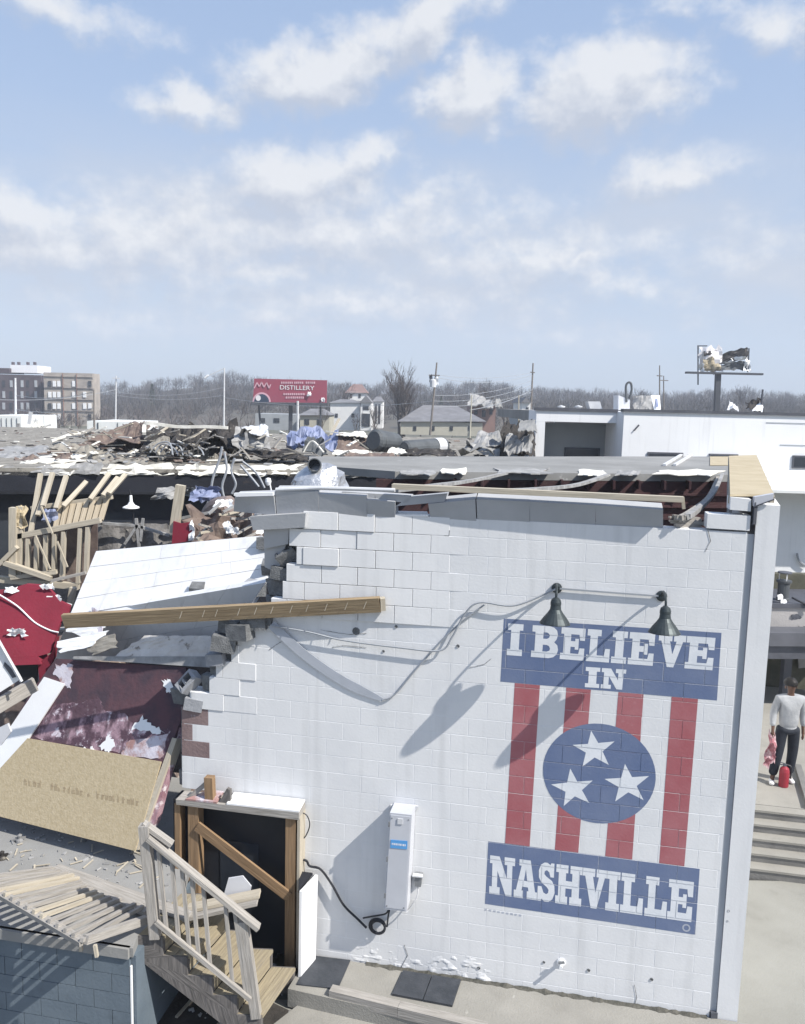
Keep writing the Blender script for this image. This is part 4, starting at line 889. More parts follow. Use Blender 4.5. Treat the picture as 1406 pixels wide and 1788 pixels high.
# ---- doorway
door = thing('doorway', 'timber framed black doorway with a white topped header at the foot of the white wall', 'doorway', Pw(430, 1690, .1))
zb = -.1
def wbox(name, m, a, b, ztop=None, o0=0.0, o1=.15, zbot=None, par=door, lab=None):
    """upright box on the wall between photo points a (lower left) and b (upper right) at offset o1"""
    (u0, z0), (u1, z1) = uz(Pw(*a, o1)), uz(Pw(*b, o1))
    if zbot is not None: z0 = zbot
    if ztop is not None: z1 = ztop
    mb = MB(); mb.hexa([W(u0, z0, o1), W(u1, z0, o1), W(u1, z0, o0), W(u0, z0, o0), W(u0, z1, o1), W(u1, z1, o1), W(u1, z1, o0), W(u0, z1, o0)])
    o = mb.build(name, m, par)
    if lab: tag(o, lab)
    return o
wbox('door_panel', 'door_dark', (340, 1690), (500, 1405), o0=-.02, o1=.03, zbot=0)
wbox('inset_panel', 'window_dark', (385, 1560), (452, 1475), o0=.031, o1=.04)
wbox('post', 'wood_post', (497, 1690), (516, 1426), o0=.09, o1=.20, zbot=-.02)
wbox('post', 'wood_pale', (517, 1690), (524, 1426), o0=.0, o1=.20, zbot=-.02)
wbox('post', 'wood_post', (330, 1600), (346, 1409), o0=.05, o1=.20, zbot=.2)
wbox('post', 'wood_post', (307, 1600), (314, 1404), o0=.05, o1=.20, zbot=.2)
wbox('dark_reveal', 'black_paint', (314.5, 1600), (329.5, 1404), o0=.0, o1=.06, zbot=.2)
hq = [Pw(308, 1405, .24), Pw(522, 1432, .24), Pw(522, 1419, .24), Pw(307, 1396, .24)]
mb = MB(); mb.slab(hq, -WN * .235); mb.build('header', 'wood_weathered', door)
mb = MB(); mb.slab([hq[3] + ZU * .002 + (hq[2] - hq[3]) * .42, hq[2] + ZU * .002, hq[2] - WN * .225 + ZU * .03, hq[3] - WN * .225 + ZU * .03 + (hq[2] - hq[3]) * .42], Vector((0, 0, .02))); mb.build('header_cap', 'white_clean', door)
mb = MB(); mb.slab([hq[3] + ZU * .002 + (hq[2] - hq[3]) * .08, hq[3] + ZU * .002 + (hq[2] - hq[3]) * .34, hq[3] - WN * .2 + ZU * .04 + (hq[2] - hq[3]) * .34, hq[3] - WN * .2 + ZU * .04 + (hq[2] - hq[3]) * .22], Vector((0, 0, .02))); mb.build('header_cap', 'lavender_paint', door)
mb = MB(); mb.beam(Pw(368, 1402, .17), Pw(366, 1356, .17), .10, .09, WN); mb.build('stub_post', 'wood_post', door)
mb = MB(); mb.beam(Pw(330, 1394, .16), Pw(362, 1366, .14), .04, .05, ZU); mb.build('brace', 'wood_weathered', door)
mb = MB(); mb.prism([Pw(382, 1403, .2), Pw(402, 1404, .2), Pw(402, 1380, .2), Pw(396, 1377, .2)], -WN * .05); mb.build('corner_block', 'wood_grey_dark', door)
dg = thing('diagonal_board', 'pale board nailed diagonally across the black doorway', 'board', Pw(505, 1568, .21))
mb = MB(); mb.beam(Pw(344, 1442, .215), Pw(505, 1566, .215), .03, .12, ZU); mb.build('board', 'wood_post', dg)
wl = thing('door_board', 'white board standing edge on at the right side of the black doorway', 'board', Pw(535, 1690, .3))
u_, z_ = uz(Pw(524, 1540, .2)); z2_ = uz(Pw(545, 1526, .05))[1]
mb = MB(); mb.hexa([Pw(521, 1706, .42), Pw(547, 1674, .10), Pw(547, 1674, .10) + WH * .03, Pw(521, 1706, .42) + WH * .03, Pw(523, 1556, .42), Pw(551, 1527, .10), Pw(551, 1527, .10) + WH * .03, Pw(523, 1556, .42) + WH * .03]); mb.build('leaf', 'white_clean', wl)
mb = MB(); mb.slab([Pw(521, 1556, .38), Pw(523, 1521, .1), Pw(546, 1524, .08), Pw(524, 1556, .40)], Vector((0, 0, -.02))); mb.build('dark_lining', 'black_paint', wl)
lid = thing('clipped_sheet', 'pale grey clipped corner sheet leaning behind the stair in the black doorway', 'sheet', P(415, 1567, 8.55))
pl = [P(a, b, 8.55) for a, b in ((390, 1566), (436, 1566), (439, 1548), (424, 1530), (399, 1534))]
mb = MB(); mb.prism(pl, Vector((0, .02, 0))); mb.build('sheet', 'box_grey', lid)
pk = thing('stacked_plank', 'two pale planks propped across the head of the stair', 'planks', P(380, 1600, 8.4))
mb = MB(); mb.beam(P(296, 1606, 8.35), P(450, 1572, 8.4), .16, .035, ZU); mb.build('plank', 'wood_weathered', pk)
mb = MB(); mb.beam(P(300, 1592, 8.42), P(454, 1560, 8.46), .14, .035, ZU); mb.build('plank', 'wood_pale', pk)

# ================================================================== LEANING WALL PANEL
b0, b1 = Pz(236, 1486, DZ + .22), Pz(0, 1424, DZ + .22)
bd = (b0 - b1); bd.z = 0; bd.normalize(); nh = Vector((bd.y, -bd.x, 0))
def tilt_plane(pt, deg):
    n_ = nh * math.cos(R(deg)) + ZU * math.sin(R(deg))
    def hit(a, b, out=0.0):
        d = ray(a, b); return CAM + d * (((pt + n_ * out) - CAM).dot(n_) / d.dot(n_))
    return hit, n_
PL, PN = tilt_plane(b0, 22)
PU, UN = tilt_plane(PL(300, 1150, -.02), 34)
PV, VN = tilt_plane(PU(300, 1068), -24)
mat('plaster', (.60, .575, .545), (.50, .47, .44), scale=4, bump=.4, bscale=18, spots=[((.13, .115, .10), 7, .58, .66, .85)])
lean = thing('leaning_wall', 'leaning slab of torn down wall, white at the top, peeled maroon in the middle and bare OSB below', 'wall panel', b0)
poly = [(98, 1150), (325, 1165), (318, 1250), (236, 1484), (-60, 1412), (-40, 1366), (60, 1200)]
mb = MB(); mb.prism([PL(*p) for p in poly], -PN * .10); mb.build('maroon_panel', 'peeled_maroon', lean)
mb = MB(); mb.prism([PL(a, b, .024) for a, b in ((48, 1289), (281, 1330), (236, 1486), (-62, 1410))], -PN * .022); mb.build('osb_sheet', 'osb', lean)
mb = MB()
sx = 42
while sx < 240:                                                  # faint mill stamp, worn beyond reading
    if 72 < sx < 86 or 140 < sx < 150 or 160 < sx < 168: sx += 7; continue
    y_ = 1357 + (sx - 42) * .185
    for k in range(rng.choice((2, 3))):
        xx = sx + k * 2.0; h_ = rng.uniform(4, 13)
        mb.slab([PL(xx, y_ + 14, .0255), PL(xx + 1.3, y_ + 14, .0255), PL(xx + 1.3, y_ + 14 - h_, .0255), PL(xx, y_ + 14 - h_, .0255)], .0012)
    if rng.random() < .7: mb.slab([PL(sx, y_ + 7, .0257), PL(sx + 5, y_ + 8, .0257), PL(sx + 5, y_ + 6, .0257), PL(sx, y_ + 5, .0257)], .0012)
    sx += rng.uniform(6, 9)
mat('stamp_ink', (.27, .21, .135), (.34, .275, .18), scale=20); mb.build('mill_stamp', 'stamp_ink', lean)
mb = MB(); mb.prism([PL(a, b, .02) for a, b in ((77, 1182), (113, 1194), (48, 1293), (-14, 1400), (-70, 1405), (-50, 1370))], -PN * .04); mb.build('white_edge', 'white_clean', lean)
mb = MB(); mb.prism([PL(a, b, .012) for a, b in ((301, 1288), (309, 1290), (241, 1484), (228, 1484))], -PN * .16); mb.build('edge_stud', 'wood_pale', lean)
mb = MB(); mb.prism([PL(a, b, -.03) for a, b in ((309, 1288), (322, 1236), (272, 1432), (243, 1482))], -PN * .10); mb.build('edge_board', 'peeled_pink', lean)
def patch(px_list, m, out=.006, lab=None):
    mb = MB(); pts = []
    for i, (a, b) in enumerate(px_list):
        a2, b2 = px_list[(i + 1) % len(px_list)]
        for k in range(7):
            t_ = k / 7; pts.append((a + (a2 - a) * t_ + rng.uniform(-3, 3), b + (b2 - b) * t_ + rng.uniform(-3.4, 3.4)))
    mb.prism([PL(a, b, out) for a, b in pts], -PN * .004); return tag(mb.build('peeled_patch', m, lean), lab)
patch([(62, 1288), (70, 1262), (96, 1232), (140, 1226), (172, 1216), (182, 1240), (216, 1246), (236, 1268), (268, 1272), (298, 1276), (284, 1327), (220, 1318), (150, 1305)], 'peel_mix', .003)
patch([(212, 1322), (228, 1290), (292, 1284), (282, 1326)], 'lavender_paint')
patch([(172, 1304), (190, 1284), (200, 1300), (190, 1316)], 'white_clean')
patch([(228, 1272), (246, 1252), (262, 1262), (286, 1278), (268, 1280)], 'white_clean')
patch([(284, 1190), (296, 1184), (306, 1200), (300, 1212), (292, 1206)], 'white_clean')
patch([(98, 1160), (130, 1158), (122, 1200), (112, 1196), (92, 1176)], 'lavender_paint')
patch([(140, 1308), (164, 1304), (165, 1312), (142, 1314)], 'white_clean')
# ledge with plaster and grime on top
mb = MB(); le = [PL(128, 1150, .08), PL(372, 1166, .02), PL(372, 1146, .02), PL(128, 1146, .08)]
mb.slab(le, -PN * .30 + ZU * .02); mb.build('ledge', 'debris_grey', lean)
mb = MB(); mb.sheet([PU(200, 1146, .05), PU(380, 1150, .05), PU(366, 1110, .05), PU(255, 1110, .05)], 16, 8, .025, 6, .05, 2.2, .06); mb.build('plaster_lump', 'plaster', lean)
# white upper panel in courses
rows = 7
edL = [(168, 962), (128, 1060), (86, 1165)]; edR = [(458, 935), (474, 1000), (396, 1120)]
def along(ed, t):
    if t < .5: a, b, s_ = ed[0], ed[1], t * 2
    else: a, b, s_ = ed[1], ed[2], t * 2 - 1
    return (a[0] + (b[0] - a[0]) * s_, a[1] + (b[1] - a[1]) * s_)
for i in range(rows):
    t0, t1 = i / rows, (i + 1) / rows; e = .0018
    l0, l1, r0_, r1_ = along(edL, t0 + e), along(edL, t1 - e), along(edR, t0 + e), along(edR, t1 - e)
    nb = 5
    for j in range(nb):
        sh = .1 if i % 2 else 0
        s0 = max(0, (j - sh * 5 * .5 + (.0)) / nb); s1 = min(1, (j + 1 - sh * 5 * .5) / nb) if j < nb - 1 else 1
        if s1 <= s0: continue
        g = .0007
        mix = lambda a, b, s_: (a[0] + (b[0] - a[0]) * s_, a[1] + (b[1] - a[1]) * s_)
        HF, NN = (PU, UN) if i < 4 else (PV, VN)
        q = [HF(*mix(l1, r1_, s0 + g)), HF(*mix(l1, r1_, s1 - g)), HF(*mix(l0, r0_, s1 - g)), HF(*mix(l0, r0_, s0 + g))]
        o_ = NN * rng.uniform(-.003, .003)
        mb = MB(); mb.slab([p + o_ for p in q], -NN * .10); mb.build('concrete_block', 'white_paint', lean)
mb = MB(); mb.prism([PU(a, b, -.012) for a, b in ((169, 964), (457, 937), (472, 1000), (440, 1056), (112, 1090), (129, 1060))], -UN * .06); mb.build('panel_core', 'white_joint', lean)
for (a, b, m_) in ((345, 1030, 'raw_block'), (462, 948, 'raw_block'), (470, 990, 'raw_block'), (452, 1030, 'raw_block'), (440, 1025, 'grey_block_paint')):
    mb = MB(); c_ = PU(a, b, .02); rot = Matrix.Rotation(rng.uniform(-.5, .5), 3, 'X') @ Matrix.Rotation(rng.uniform(-.5, .5), 3, 'Z'); mb.box(c_, (.17, .16, .15), rot); mb.build('broken_block', m_, lean)
for q, m_ in ((((100, 1120), (190, 1100), (160, 1128), (104, 1140)), 'white_clean'), (((112, 1100), (170, 1078), (182, 1096), (150, 1112)), 'white_paint'), (((150, 1128), (200, 1104), (205, 1130), (160, 1144)), 'roof_torn'), (((160, 1060), (182, 1070), (176, 1110), (160, 1108)), 'lavender_paint')):
    mb = MB(); mb.sheet([PU(*q[0], .05), PU(*q[3], .05), PU(*q[2], .07), PU(*q[1], .07)], 6, 4, .02, 6, .012, q[0][0] * .1, .2); mb.build('torn_skin', m_, lean)
# ---- the brown beam across the gap
bm0, bm1 = Pw(664, 1055, .10), Pw(112, 1084, .16)
t = thing('fallen_beam', 'brown timber beam lying across the gap from the leaning panel to the white wall', 'beam', bm1)
mid = lerp(bm0, bm1, .36) + ZU * .03
for a_, b_ in ((bm0, mid), (mid, bm1)):
    pass
mb = MB(); mb.beam(bm0, bm1, .055, .17, ZU + WN * .25); mb.build('timber', 'wood_beam', t)
for i in range(11):
    p = lerp(bm0, bm1, .05 + i * .055 + rng.uniform(-.015, .015)); mb = MB(); mb.beam(p + WN * .052 - ZU * .03, p + WN * .054 + ZU * .05 + WH * .03, .007, .006); mb.build('scratch', 'wood_pale', t)
mb = MB(); e_ = (bm1 - bm0).normalized(); mb.beam(bm0 - e_ * .001, bm0 - e_ * .05 - WN * .02, .05, .15, ZU + WN * .25); mb.build('split_end', 'wood_pale', t)

def hollow_block(c_, s_, rot, seed):
    r_ = random.Random(seed); mb = MB(); hx, hy, hz = s_[0] / 2, s_[1] / 2, s_[2] / 2; wl = .030
    out = [(-hx, -hy), (hx, -hy), (hx, hy), (-hx, hy)]
    out = [(x + r_.uniform(-.012, .012), y + r_.uniform(-.012, .012)) for x, y in out]
    mid_ = r_.uniform(-.02, .02)
    out.insert(r_.randint(1, 4), (out[0][0] * .2, out[0][1] * .7)) if False else None
    holes = [[(-hx + wl, -hy + wl), (-hx + wl, hy - wl), (mid_ - wl * .5, hy - wl), (mid_ - wl * .5, -hy + wl)], [(mid_ + wl * .5, -hy + wl), (mid_ + wl * .5, hy - wl), (hx - wl, hy - wl), (hx - wl, -hy + wl)]]
    loops = [out] + holes; flat = [p for lp in loops for p in lp]
    T = lambda p, z: c_ + rot @ Vector((p[0], p[1], z))
    top = [hz + r_.uniform(-.02, .008) for _ in flat]
    for tr in tessellate_polygon([[Vector((*p, 0)) for p in lp] for lp in loops]):
        mb.face([T(flat[i], top[i]) for i in tr]); mb.face([T(flat[i], -hz) for i in reversed(tr)])
    b_ = 0
    for lp in loops:
        n_ = len(lp)
        for i in range(n_):
            j = (i + 1) % n_; mb.face([T(lp[i], -hz), T(lp[j], -hz), T(lp[j], top[b_ + j]), T(lp[i], top[b_ + i])])
        b_ += n_
    return mb
# rubble at the torn wall end
rub = [(392, 1122, .2), (420, 1102, .2), (446, 1082, .22), (404, 1092, .18), (330, 1190, .18), (340, 1228, .16), (462, 1072, .2), (378, 1150, .15), (500, 968, .16), (492, 1000, .16)]
for i, (a, b, s_) in enumerate(rub):
    c_ = Pw(a, b, (.06, .06, -.02, .0, -.04, -.04, -.06, .02, -.05, -.05)[i]); rot = Matrix.Rotation(rng.uniform(-1.3, 1.3), 3, 'Y') @ Matrix.Rotation(rng.uniform(.3, 1.5), 3, 'X') @ Matrix.Rotation(rng.uniform(-.6, .6), 3, 'Z')
    mb = hollow_block(c_, (s_ * 1.35, s_ * .85, s_ * .9), rot, i + 3) if i in (4, 8) else MB().box(c_, (s_ * 1.35, s_ * .95, s_ * .9), Matrix.Rotation(-YAW + rng.uniform(-.25, .25), 3, 'Z') @ Matrix.Rotation(rng.uniform(-.2, .2), 3, 'Y')); tag(mb.build('loose_block', 'raw_block' if i not in (4, 5, 7) else 'grey_block_paint'), ['broken dark block wedged beside the leaning panel', 'dark block below the brown beam, second down the torn steps', 'dark block directly under the brown beam at the torn wall end', 'raw block fragment left of the torn steps under the beam', 'grey block on end at the top right corner of the maroon panel', 'brownish block just above the lavender painted strip', 'raw block right under the brown beam beside the painted shadow band', 'small grey block lowest on the torn steps', 'dark block in the gap left of the loose upper blocks', 'dark block in the gap just above the brown beam'][i], 'block', 'broken blocks at the torn wall end')
# dark room behind: black sheets stand in for its shade
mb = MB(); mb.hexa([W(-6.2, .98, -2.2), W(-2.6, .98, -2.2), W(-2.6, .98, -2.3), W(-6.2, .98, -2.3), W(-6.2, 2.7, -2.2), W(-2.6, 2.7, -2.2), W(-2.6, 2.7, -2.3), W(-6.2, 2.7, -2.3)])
tag(mb.build('room_dark_sheet', 'black_wall'), 'black sheet standing in for the dark of the room in the gap between the leaning slab and the doorway', 'wall')
mb = MB(); mb.hexa([W(-4.42, -.1, -.02), W(-3.1, -.1, -.02), W(-3.1, -.1, -.25), W(-4.42, -.1, -.25), W(-4.42, 1.75, -.02), W(-3.1, 1.75, -.02), W(-3.1, 1.75, -.25), W(-4.42, 1.75, -.25)]); mb.build('recess_dark_sheet', 'black_paint', door)

# ================================================================== LEFT: RED PANEL, STUD FRAME, ODD PIECES
redp = thing('red_wall_piece', 'large crimson painted wall piece with torn white edges and a black opening', 'wall panel', P(60, 1190, 11.0))
pts = [(-30, 1034), (8, 1030), (18, 1034), (32, 1024), (46, 1020), (72, 1022), (84, 1027), (96, 1040), (104, 1050), (122, 1058), (118, 1078), (106, 1086), (98, 1110), (88, 1140), (60, 1148), (14, 1152), (0, 1118), (-30, 1080)]
mb = MB(); mb.prism([P(a, b, 11.0 + (b - 1020) * -.003) for a, b in pts], Vector((0, .06, 0))); mb.build('face', 'red_paint', redp)
mb = MB(); mb.slab([P(16, 1162, 10.58), P(72, 1160, 10.58), P(66, 1145, 10.62), P(14, 1146, 10.62)], Vector((0, .25, -.0))); mb.build('folded_edge', 'red_paint', redp)
mb = MB(); mb.slab([P(40, 1198, 10.7), P(64, 1194, 10.7), P(66, 1158, 10.66), P(22, 1158, 10.66)], Vector((0, .03, 0))); mb.build('opening', 'black_paint', redp)
mb = MB(); mb.prism([P(a, b, 10.62) for a, b in ((66, 1159), (90, 1140), (100, 1112), (94, 1150), (70, 1196))], Vector((0, .08, 0))); mb.build('side_face', 'red_paint', redp)
mb = MB(); mb.sheet([P(12, 1112, 10.68), P(46, 1110, 10.68), P(42, 1098, 10.68), P(14, 1098, 10.68)], 8, 5, .05, 9, .008, 4.4, .45); mb.build('paper_scrap', 'white_clean', redp)
mb = MB(); mb.tube(curve_pts([P(-5, 1036, 10.9), P(30, 1058, 10.86), P(60, 1086, 10.8), P(86, 1100, 10.75), P(102, 1104, 10.72)], 6), .011, 6); mb.build('white_wire', 'white_clean', redp)
for (a, b) in ((20, 1030), (98, 1044), (112, 1060), (84, 1024)):
    mb = MB(); mb.sheet([P(a - 12, b + 5, 10.93), P(a + 12, b + 5, 10.93), P(a + 10, b - 5, 10.95), P(a - 10, b - 5, 10.95)], 5, 3, .04, 9, .01, a * .2, .5); mb.build('torn_edge', 'white_clean', redp)
wp = thing('white_sheet', 'white sheet with grey stripes jutting in at the left edge below the red panel', 'sheet', P(5, 1212, 9.6))
mb = MB(); mb.prism([P(a, b, 9.6) for a, b in ((-60, 1080), (0, 1124), (36, 1186), (-5, 1212), (-60, 1225))], Vector((0, .04, 0))); mb.build('sheet', 'white_clean', wp)
mb = MB(); mb.prism([P(a, b, 9.59) for a, b in ((8, 1156), (20, 1168), (28, 1182), (22, 1184), (6, 1162))], Vector((0, .008, 0))); mb.build('stripe', 'coping_dark', wp)
mb = MB(); mb.tube([P(-4, 1116, 9.57), P(38, 1190, 9.57)], .02, 6); mb.build('edge_pipe', 'steel_light', wp)
mb = MB(); mb.beam(P(-30, 1248, 9.5), P(62, 1194, 10.0), .05, .18, ZU); tag(mb.build('timber_end', 'wood_weathered'), 'weathered timber poking in at the left edge below the white sheet', 'timber')
mb = MB(); mb.slab([P(-5, 1272, 9.45), P(16, 1262, 9.45), P(22, 1276, 9.45), P(4, 1300, 9.45)], .04); tag(mb.build('grey_scrap', 'box_grey'), 'grey bent scrap at the left edge beside the white edged slab', 'scrap')

stud = thing('stud_frame', 'torn open wall frame of pale studs and plates at the left', 'wall frame', P(80, 1020, 12.0))
YS = 12.0
def sb(name, a, b, c, d, w=.05, h=.09, y0=YS, y1=None, m='wood_pale', par=None):
    mb = MB(); mb.beam(P(a, b, y0), P(c, d, y1 if y1 is not None else y0), w, h, Vector((0, 1, 0))); return mb.build(name, m, par if par is not None else stud)
sb('plate', 28, 937, 176, 908, .075, .09); sb('plate', -10, 1010, 138, 1024, .09, .09); sb('plate', 8, 982, 90, 1010, .07, .09, 11.9); sb('plate', 56, 887, 196, 868, .06, .09, 12.4)
sb('plate', -10, 995, 30, 955, .06, .09, 11.9); sb('plate', 20, 1008, 100, 998, .06, .09, 11.95)
sb('post', 24, 886, 24, 1006, .10, .10, 11.95); sb('post', 36, 884, 34, 1010, .09, .09, 12.0)
for a, b, c, d in ((50, 940, 49, 1003), (65, 938, 64, 1004), (81, 934, 80, 1005), (96, 932, 95, 1004), (112, 928, 109, 1012), (141, 922, 137, 1018), (154, 920, 151, 1000)):
    sb('stud', a, b, c, d, .05, .09)
for i in range(8):
    t_ = i / 7; sb('slat', 105 + 82 * t_, 884 - 13 * t_, 96 + 80 * t_, 928 - 20 * t_, .075, .03, 12.35, 12.05, 'wood_fresh')
for a, b, c, d in ((54, 930, 71, 827), (75, 884, 92, 826), (66, 900, 88, 836), (98, 888, 116, 831), (111, 884, 151, 841), (158, 872, 191, 827), (180, 866, 206, 834), (190, 862, 219, 829)):
    sb('stud', a, b, c, d, .065, .05, 12.2, 12.6)
for a, b, c, d in ((62, 935, 88, 994), (100, 945, 118, 990), (72, 884, 92, 932)): sb('brace', a, b, c, d, .02, .03, 11.9)
mb = MB(); mb.sheet([P(74, 912, 12.15), P(100, 910, 12.15), P(98, 888, 12.15), P(76, 890, 12.15)], 6, 5, .08, 7, .01, 3.3, .2); mb.build('blue_wrap', 'tarp_blue', stud)
mb = MB(); mb.sheet([P(28, 925, 11.93), P(46, 922, 11.93), P(46, 884, 11.95), P(28, 884, 11.95)], 5, 7, .06, 7, .01, 1.3, .2); mb.build('torn_board', 'osb', stud)
sb('post', 128, 1026, 122, 1058, .08, .08, 11.5)
sb('plate', 150, 1000, 90, 1014, .04, .06, 11.8, None, 'wood_weathered')
# backing to the stud frame
mb = MB(); mb.prism([P(a, b, 12.5) for a, b in ((38, 940), (170, 915), (170, 1000), (150, 1030), (36, 1010))], Vector((0, .03, 0))); mb.build('backing', 'debris_brown', stud)
net = thing('torn_screen', 'torn brown screen wall with grey sticks behind the white leaning panel', 'screen', P(240, 960, 12.8))
mb = MB(); mb.sheet([P(168, 968, 12.8), P(305, 965, 12.8), P(300, 915, 12.9), P(172, 912, 12.9)], 14, 6, .08, 3, .01, 6.1, .1); mb.build('screen', 'netting', net)
for a, b, c, d in ((172, 913, 240, 918), (240, 918, 296, 935), (238, 905, 244, 962), (240, 918, 218, 950), (250, 905, 246, 945), (300, 908, 380, 892), (150, 925, 180, 915)):
    mb = MB(); mb.beam(P(a, b, 12.7), P(c, d, 12.7), .04, .04); mb.build('stick', 'debris_grey', net)
wpst = thing('red_post', 'pale upright post with a torn red board at its foot', 'post', P(312, 945, 12.4))
mb = MB(); mb.beam(P(304, 930, 12.4), P(316, 847, 12.4), .13, .12, Vector((0, 1, 0))); mb.build('post', 'wood_pale', wpst)
mb = MB(); mb.prism([P(a, b, 12.3) for a, b in ((300, 950), (334, 944), (338, 930), (332, 912), (316, 914), (303, 910))], Vector((0, .03, 0))); mb.build('red_board', 'red_paint', wpst)
mb = MB(); mb.sheet([P(330, 944, 12.28), P(342, 942, 12.28), P(338, 912, 12.28), P(330, 912, 12.28)], 3, 8, .05, 9, .01, 5.5, .3); mb.build('torn_edge', 'white_clean', wpst)
hl = thing('hanging_lamp', 'small white conical lamp hanging before the black building', 'lamp', P(229, 886, 13.2))
mb = MB(); mb.lathe(P(229, 887, 13.2), ZU, [(.13, 0), (.13, .015), (.06, .05), (.028, .10), (.022, .20), (0, .21)], 16); mb.lathe(P(229, 887, 13.2) + ZU * .004, ZU, [(.125, 0), (.05, .05), (0, .06)], 16); mb.build('shade', 'white_clean', hl, smooth=True)
mb = MB(); mb.tube([P(229, 868, 13.2), P(226, 855, 13.2)], .012, 6); mb.tube(curve_pts([P(229, 886, 13.2), P(233, 898, 13.2), P(232, 912, 13.2)], 4), .012, 6); mb.build('cord', 'cable_black', hl)
# debris between the screen and the tilted course
pp = thing('bent_duct', 'pinkish bent duct rising behind the left end of the broken wall', 'duct', P(375, 930, 11.8))
mb = MB(); mb.tube(curve_pts([P(368, 960, 12.9), P(366, 915, 12.9), P(370, 894, 12.9), P(384, 884, 12.8), P(402, 882, 12.7)], 6), .15, 12); mb.build('duct', 'pinkish_pipe', pp, smooth=True)
mb = MB(); mb.sheet([P(372, 886, 12.4), P(408, 884, 12.4), P(404, 872, 12.45), P(380, 872, 12.45)], 8, 4, .04, 7, .01, 1.1, .2); mb.build('white_wrap', 'white_clean', pp)
t = thing('debris_heap', 'tangle of brown lath, foil and blue scrap behind the leaning panel', 'debris', P(410, 940, 11.9))
mb = MB(); mb.sheet([P(330, 960, 12.1), P(470, 950, 12.1), P(470, 885, 12.6), P(330, 890, 12.6)], 16, 8, .35, 2.5, .03, 7.7, .1); tag(mb.build('heap', 'debris_brown', t), kind='stuff')
for i in range(16):
    a = rng.uniform(340, 460); b = rng.uniform(885, 945); an = rng.uniform(-1, 1)
    mb = MB(); mb.beam(P(a, b, 11.7), P(a + rng.uniform(15, 45), b - rng.uniform(-8, 22), 11.9), .035, .03); mb.build('lath', rng.choice(['wood_weathered', 'wood_pale', 'debris_grey']), t)
for i in range(5):
    a = rng.uniform(380, 450); b = rng.uniform(895, 935); mb = MB(); mb.sheet([P(a, b, 11.6), P(a + 14, b, 11.6), P(a + 12, b - 12, 11.6), P(a + 2, b - 12, 11.6)], 4, 4, .05, 8, .008, i * 2.2, .4); mb.build('paper_scrap', 'white_clean', t)
mb = MB(); mb.sheet([P(330, 872, 13), P(384, 880, 13), P(380, 850, 13), P(340, 850, 13)], 9, 6, .2, 4, .01, 8.8, .2); tag(mb.build('blue_foil', 'tarp_blue', t))
mb = MB(); mb.sheet([P(265, 872, 14), P(350, 866, 14), P(340, 850, 14), P(280, 852, 14)], 12, 5, .2, 3, .01, 2.8, .2); tag(mb.build('foil_sheet', 'debris_grey'), 'crumpled grey foil sheet hanging in front of the black building', 'sheet')
for i, (pts) in enumerate((((352, 905), (366, 870), (372, 835), (384, 800), (388, 780)), ((395, 880), (388, 850), (396, 820), (392, 790)), ((420, 812), (440, 835), (452, 850)), ((424, 806), (448, 826), (462, 852)), ((405, 862), (412, 845), (404, 822), (410, 800)))):
    mb = MB(); mb.tube(curve_pts([P(a, b, 13.5 + i * .4) for a, b in pts], 5), .022, 6)
    tag(mb.build('hanging_cable', 'cable_and_shadow_grey', smooth=True), ['loose grey cable dangling from the roof edge nearest the pale post', 'second loose cable dangling just right of the pale post', 'short bent rod left of the silver duct', 'short bent rod second left of the silver duct', 'thin cable curling down between the dangling cables and the bent rods'][i], 'cable')
dc = thing('roof_exhaust', 'silver crumpled exhaust hood with a round black pipe mouth', 'exhaust', P(560, 850, 12.0))
mb = MB(); mb.lathe(P(558, 852, 12.2), (ZU + Vector((0, -.1, 0))), [(.42, 0), (.40, .08), (.34, .2), (.24, .29), (.12, .36), (0, .37)], 22)
for i in range(len(mb.v)):
    n_ = noise.fractal(mb.v[i] * 5, .8, 2.0, 4); mb.v[i] = mb.v[i] + Vector((n_ * .07, n_ * .05, n_ * .07))
mb.build('hood', 'foil', dc, weld=True)
c_ = P(549, 812, 11.9); ax = Vector((.05, -1, .1)).normalized()
mb = MB(); mb.lathe(c_ - ax * .25, ax, [(.10, 0), (.10, .25), (.085, .25), (.08, .08), (0, .08)], 18); mb.build('pipe', 'duct_dark', dc, smooth=False)
lb = thing('white_bulb', 'small white lamp on a stalk left of the silver hood', 'lamp', P(470, 850, 12))
mb = MB(); mb.lathe(P(468, 834, 12), Vector((.1, 0, -1)), [(0, 0), (.035, .01), (.045, .06), (.03, .11), (0, .12)], 12); mb.build('head', 'white_clean', lb, smooth=True)
mb = MB(); mb.tube([P(470, 838, 12), P(474, 858, 12)], .012, 6); mb.build('stalk', 'white_clean', lb)

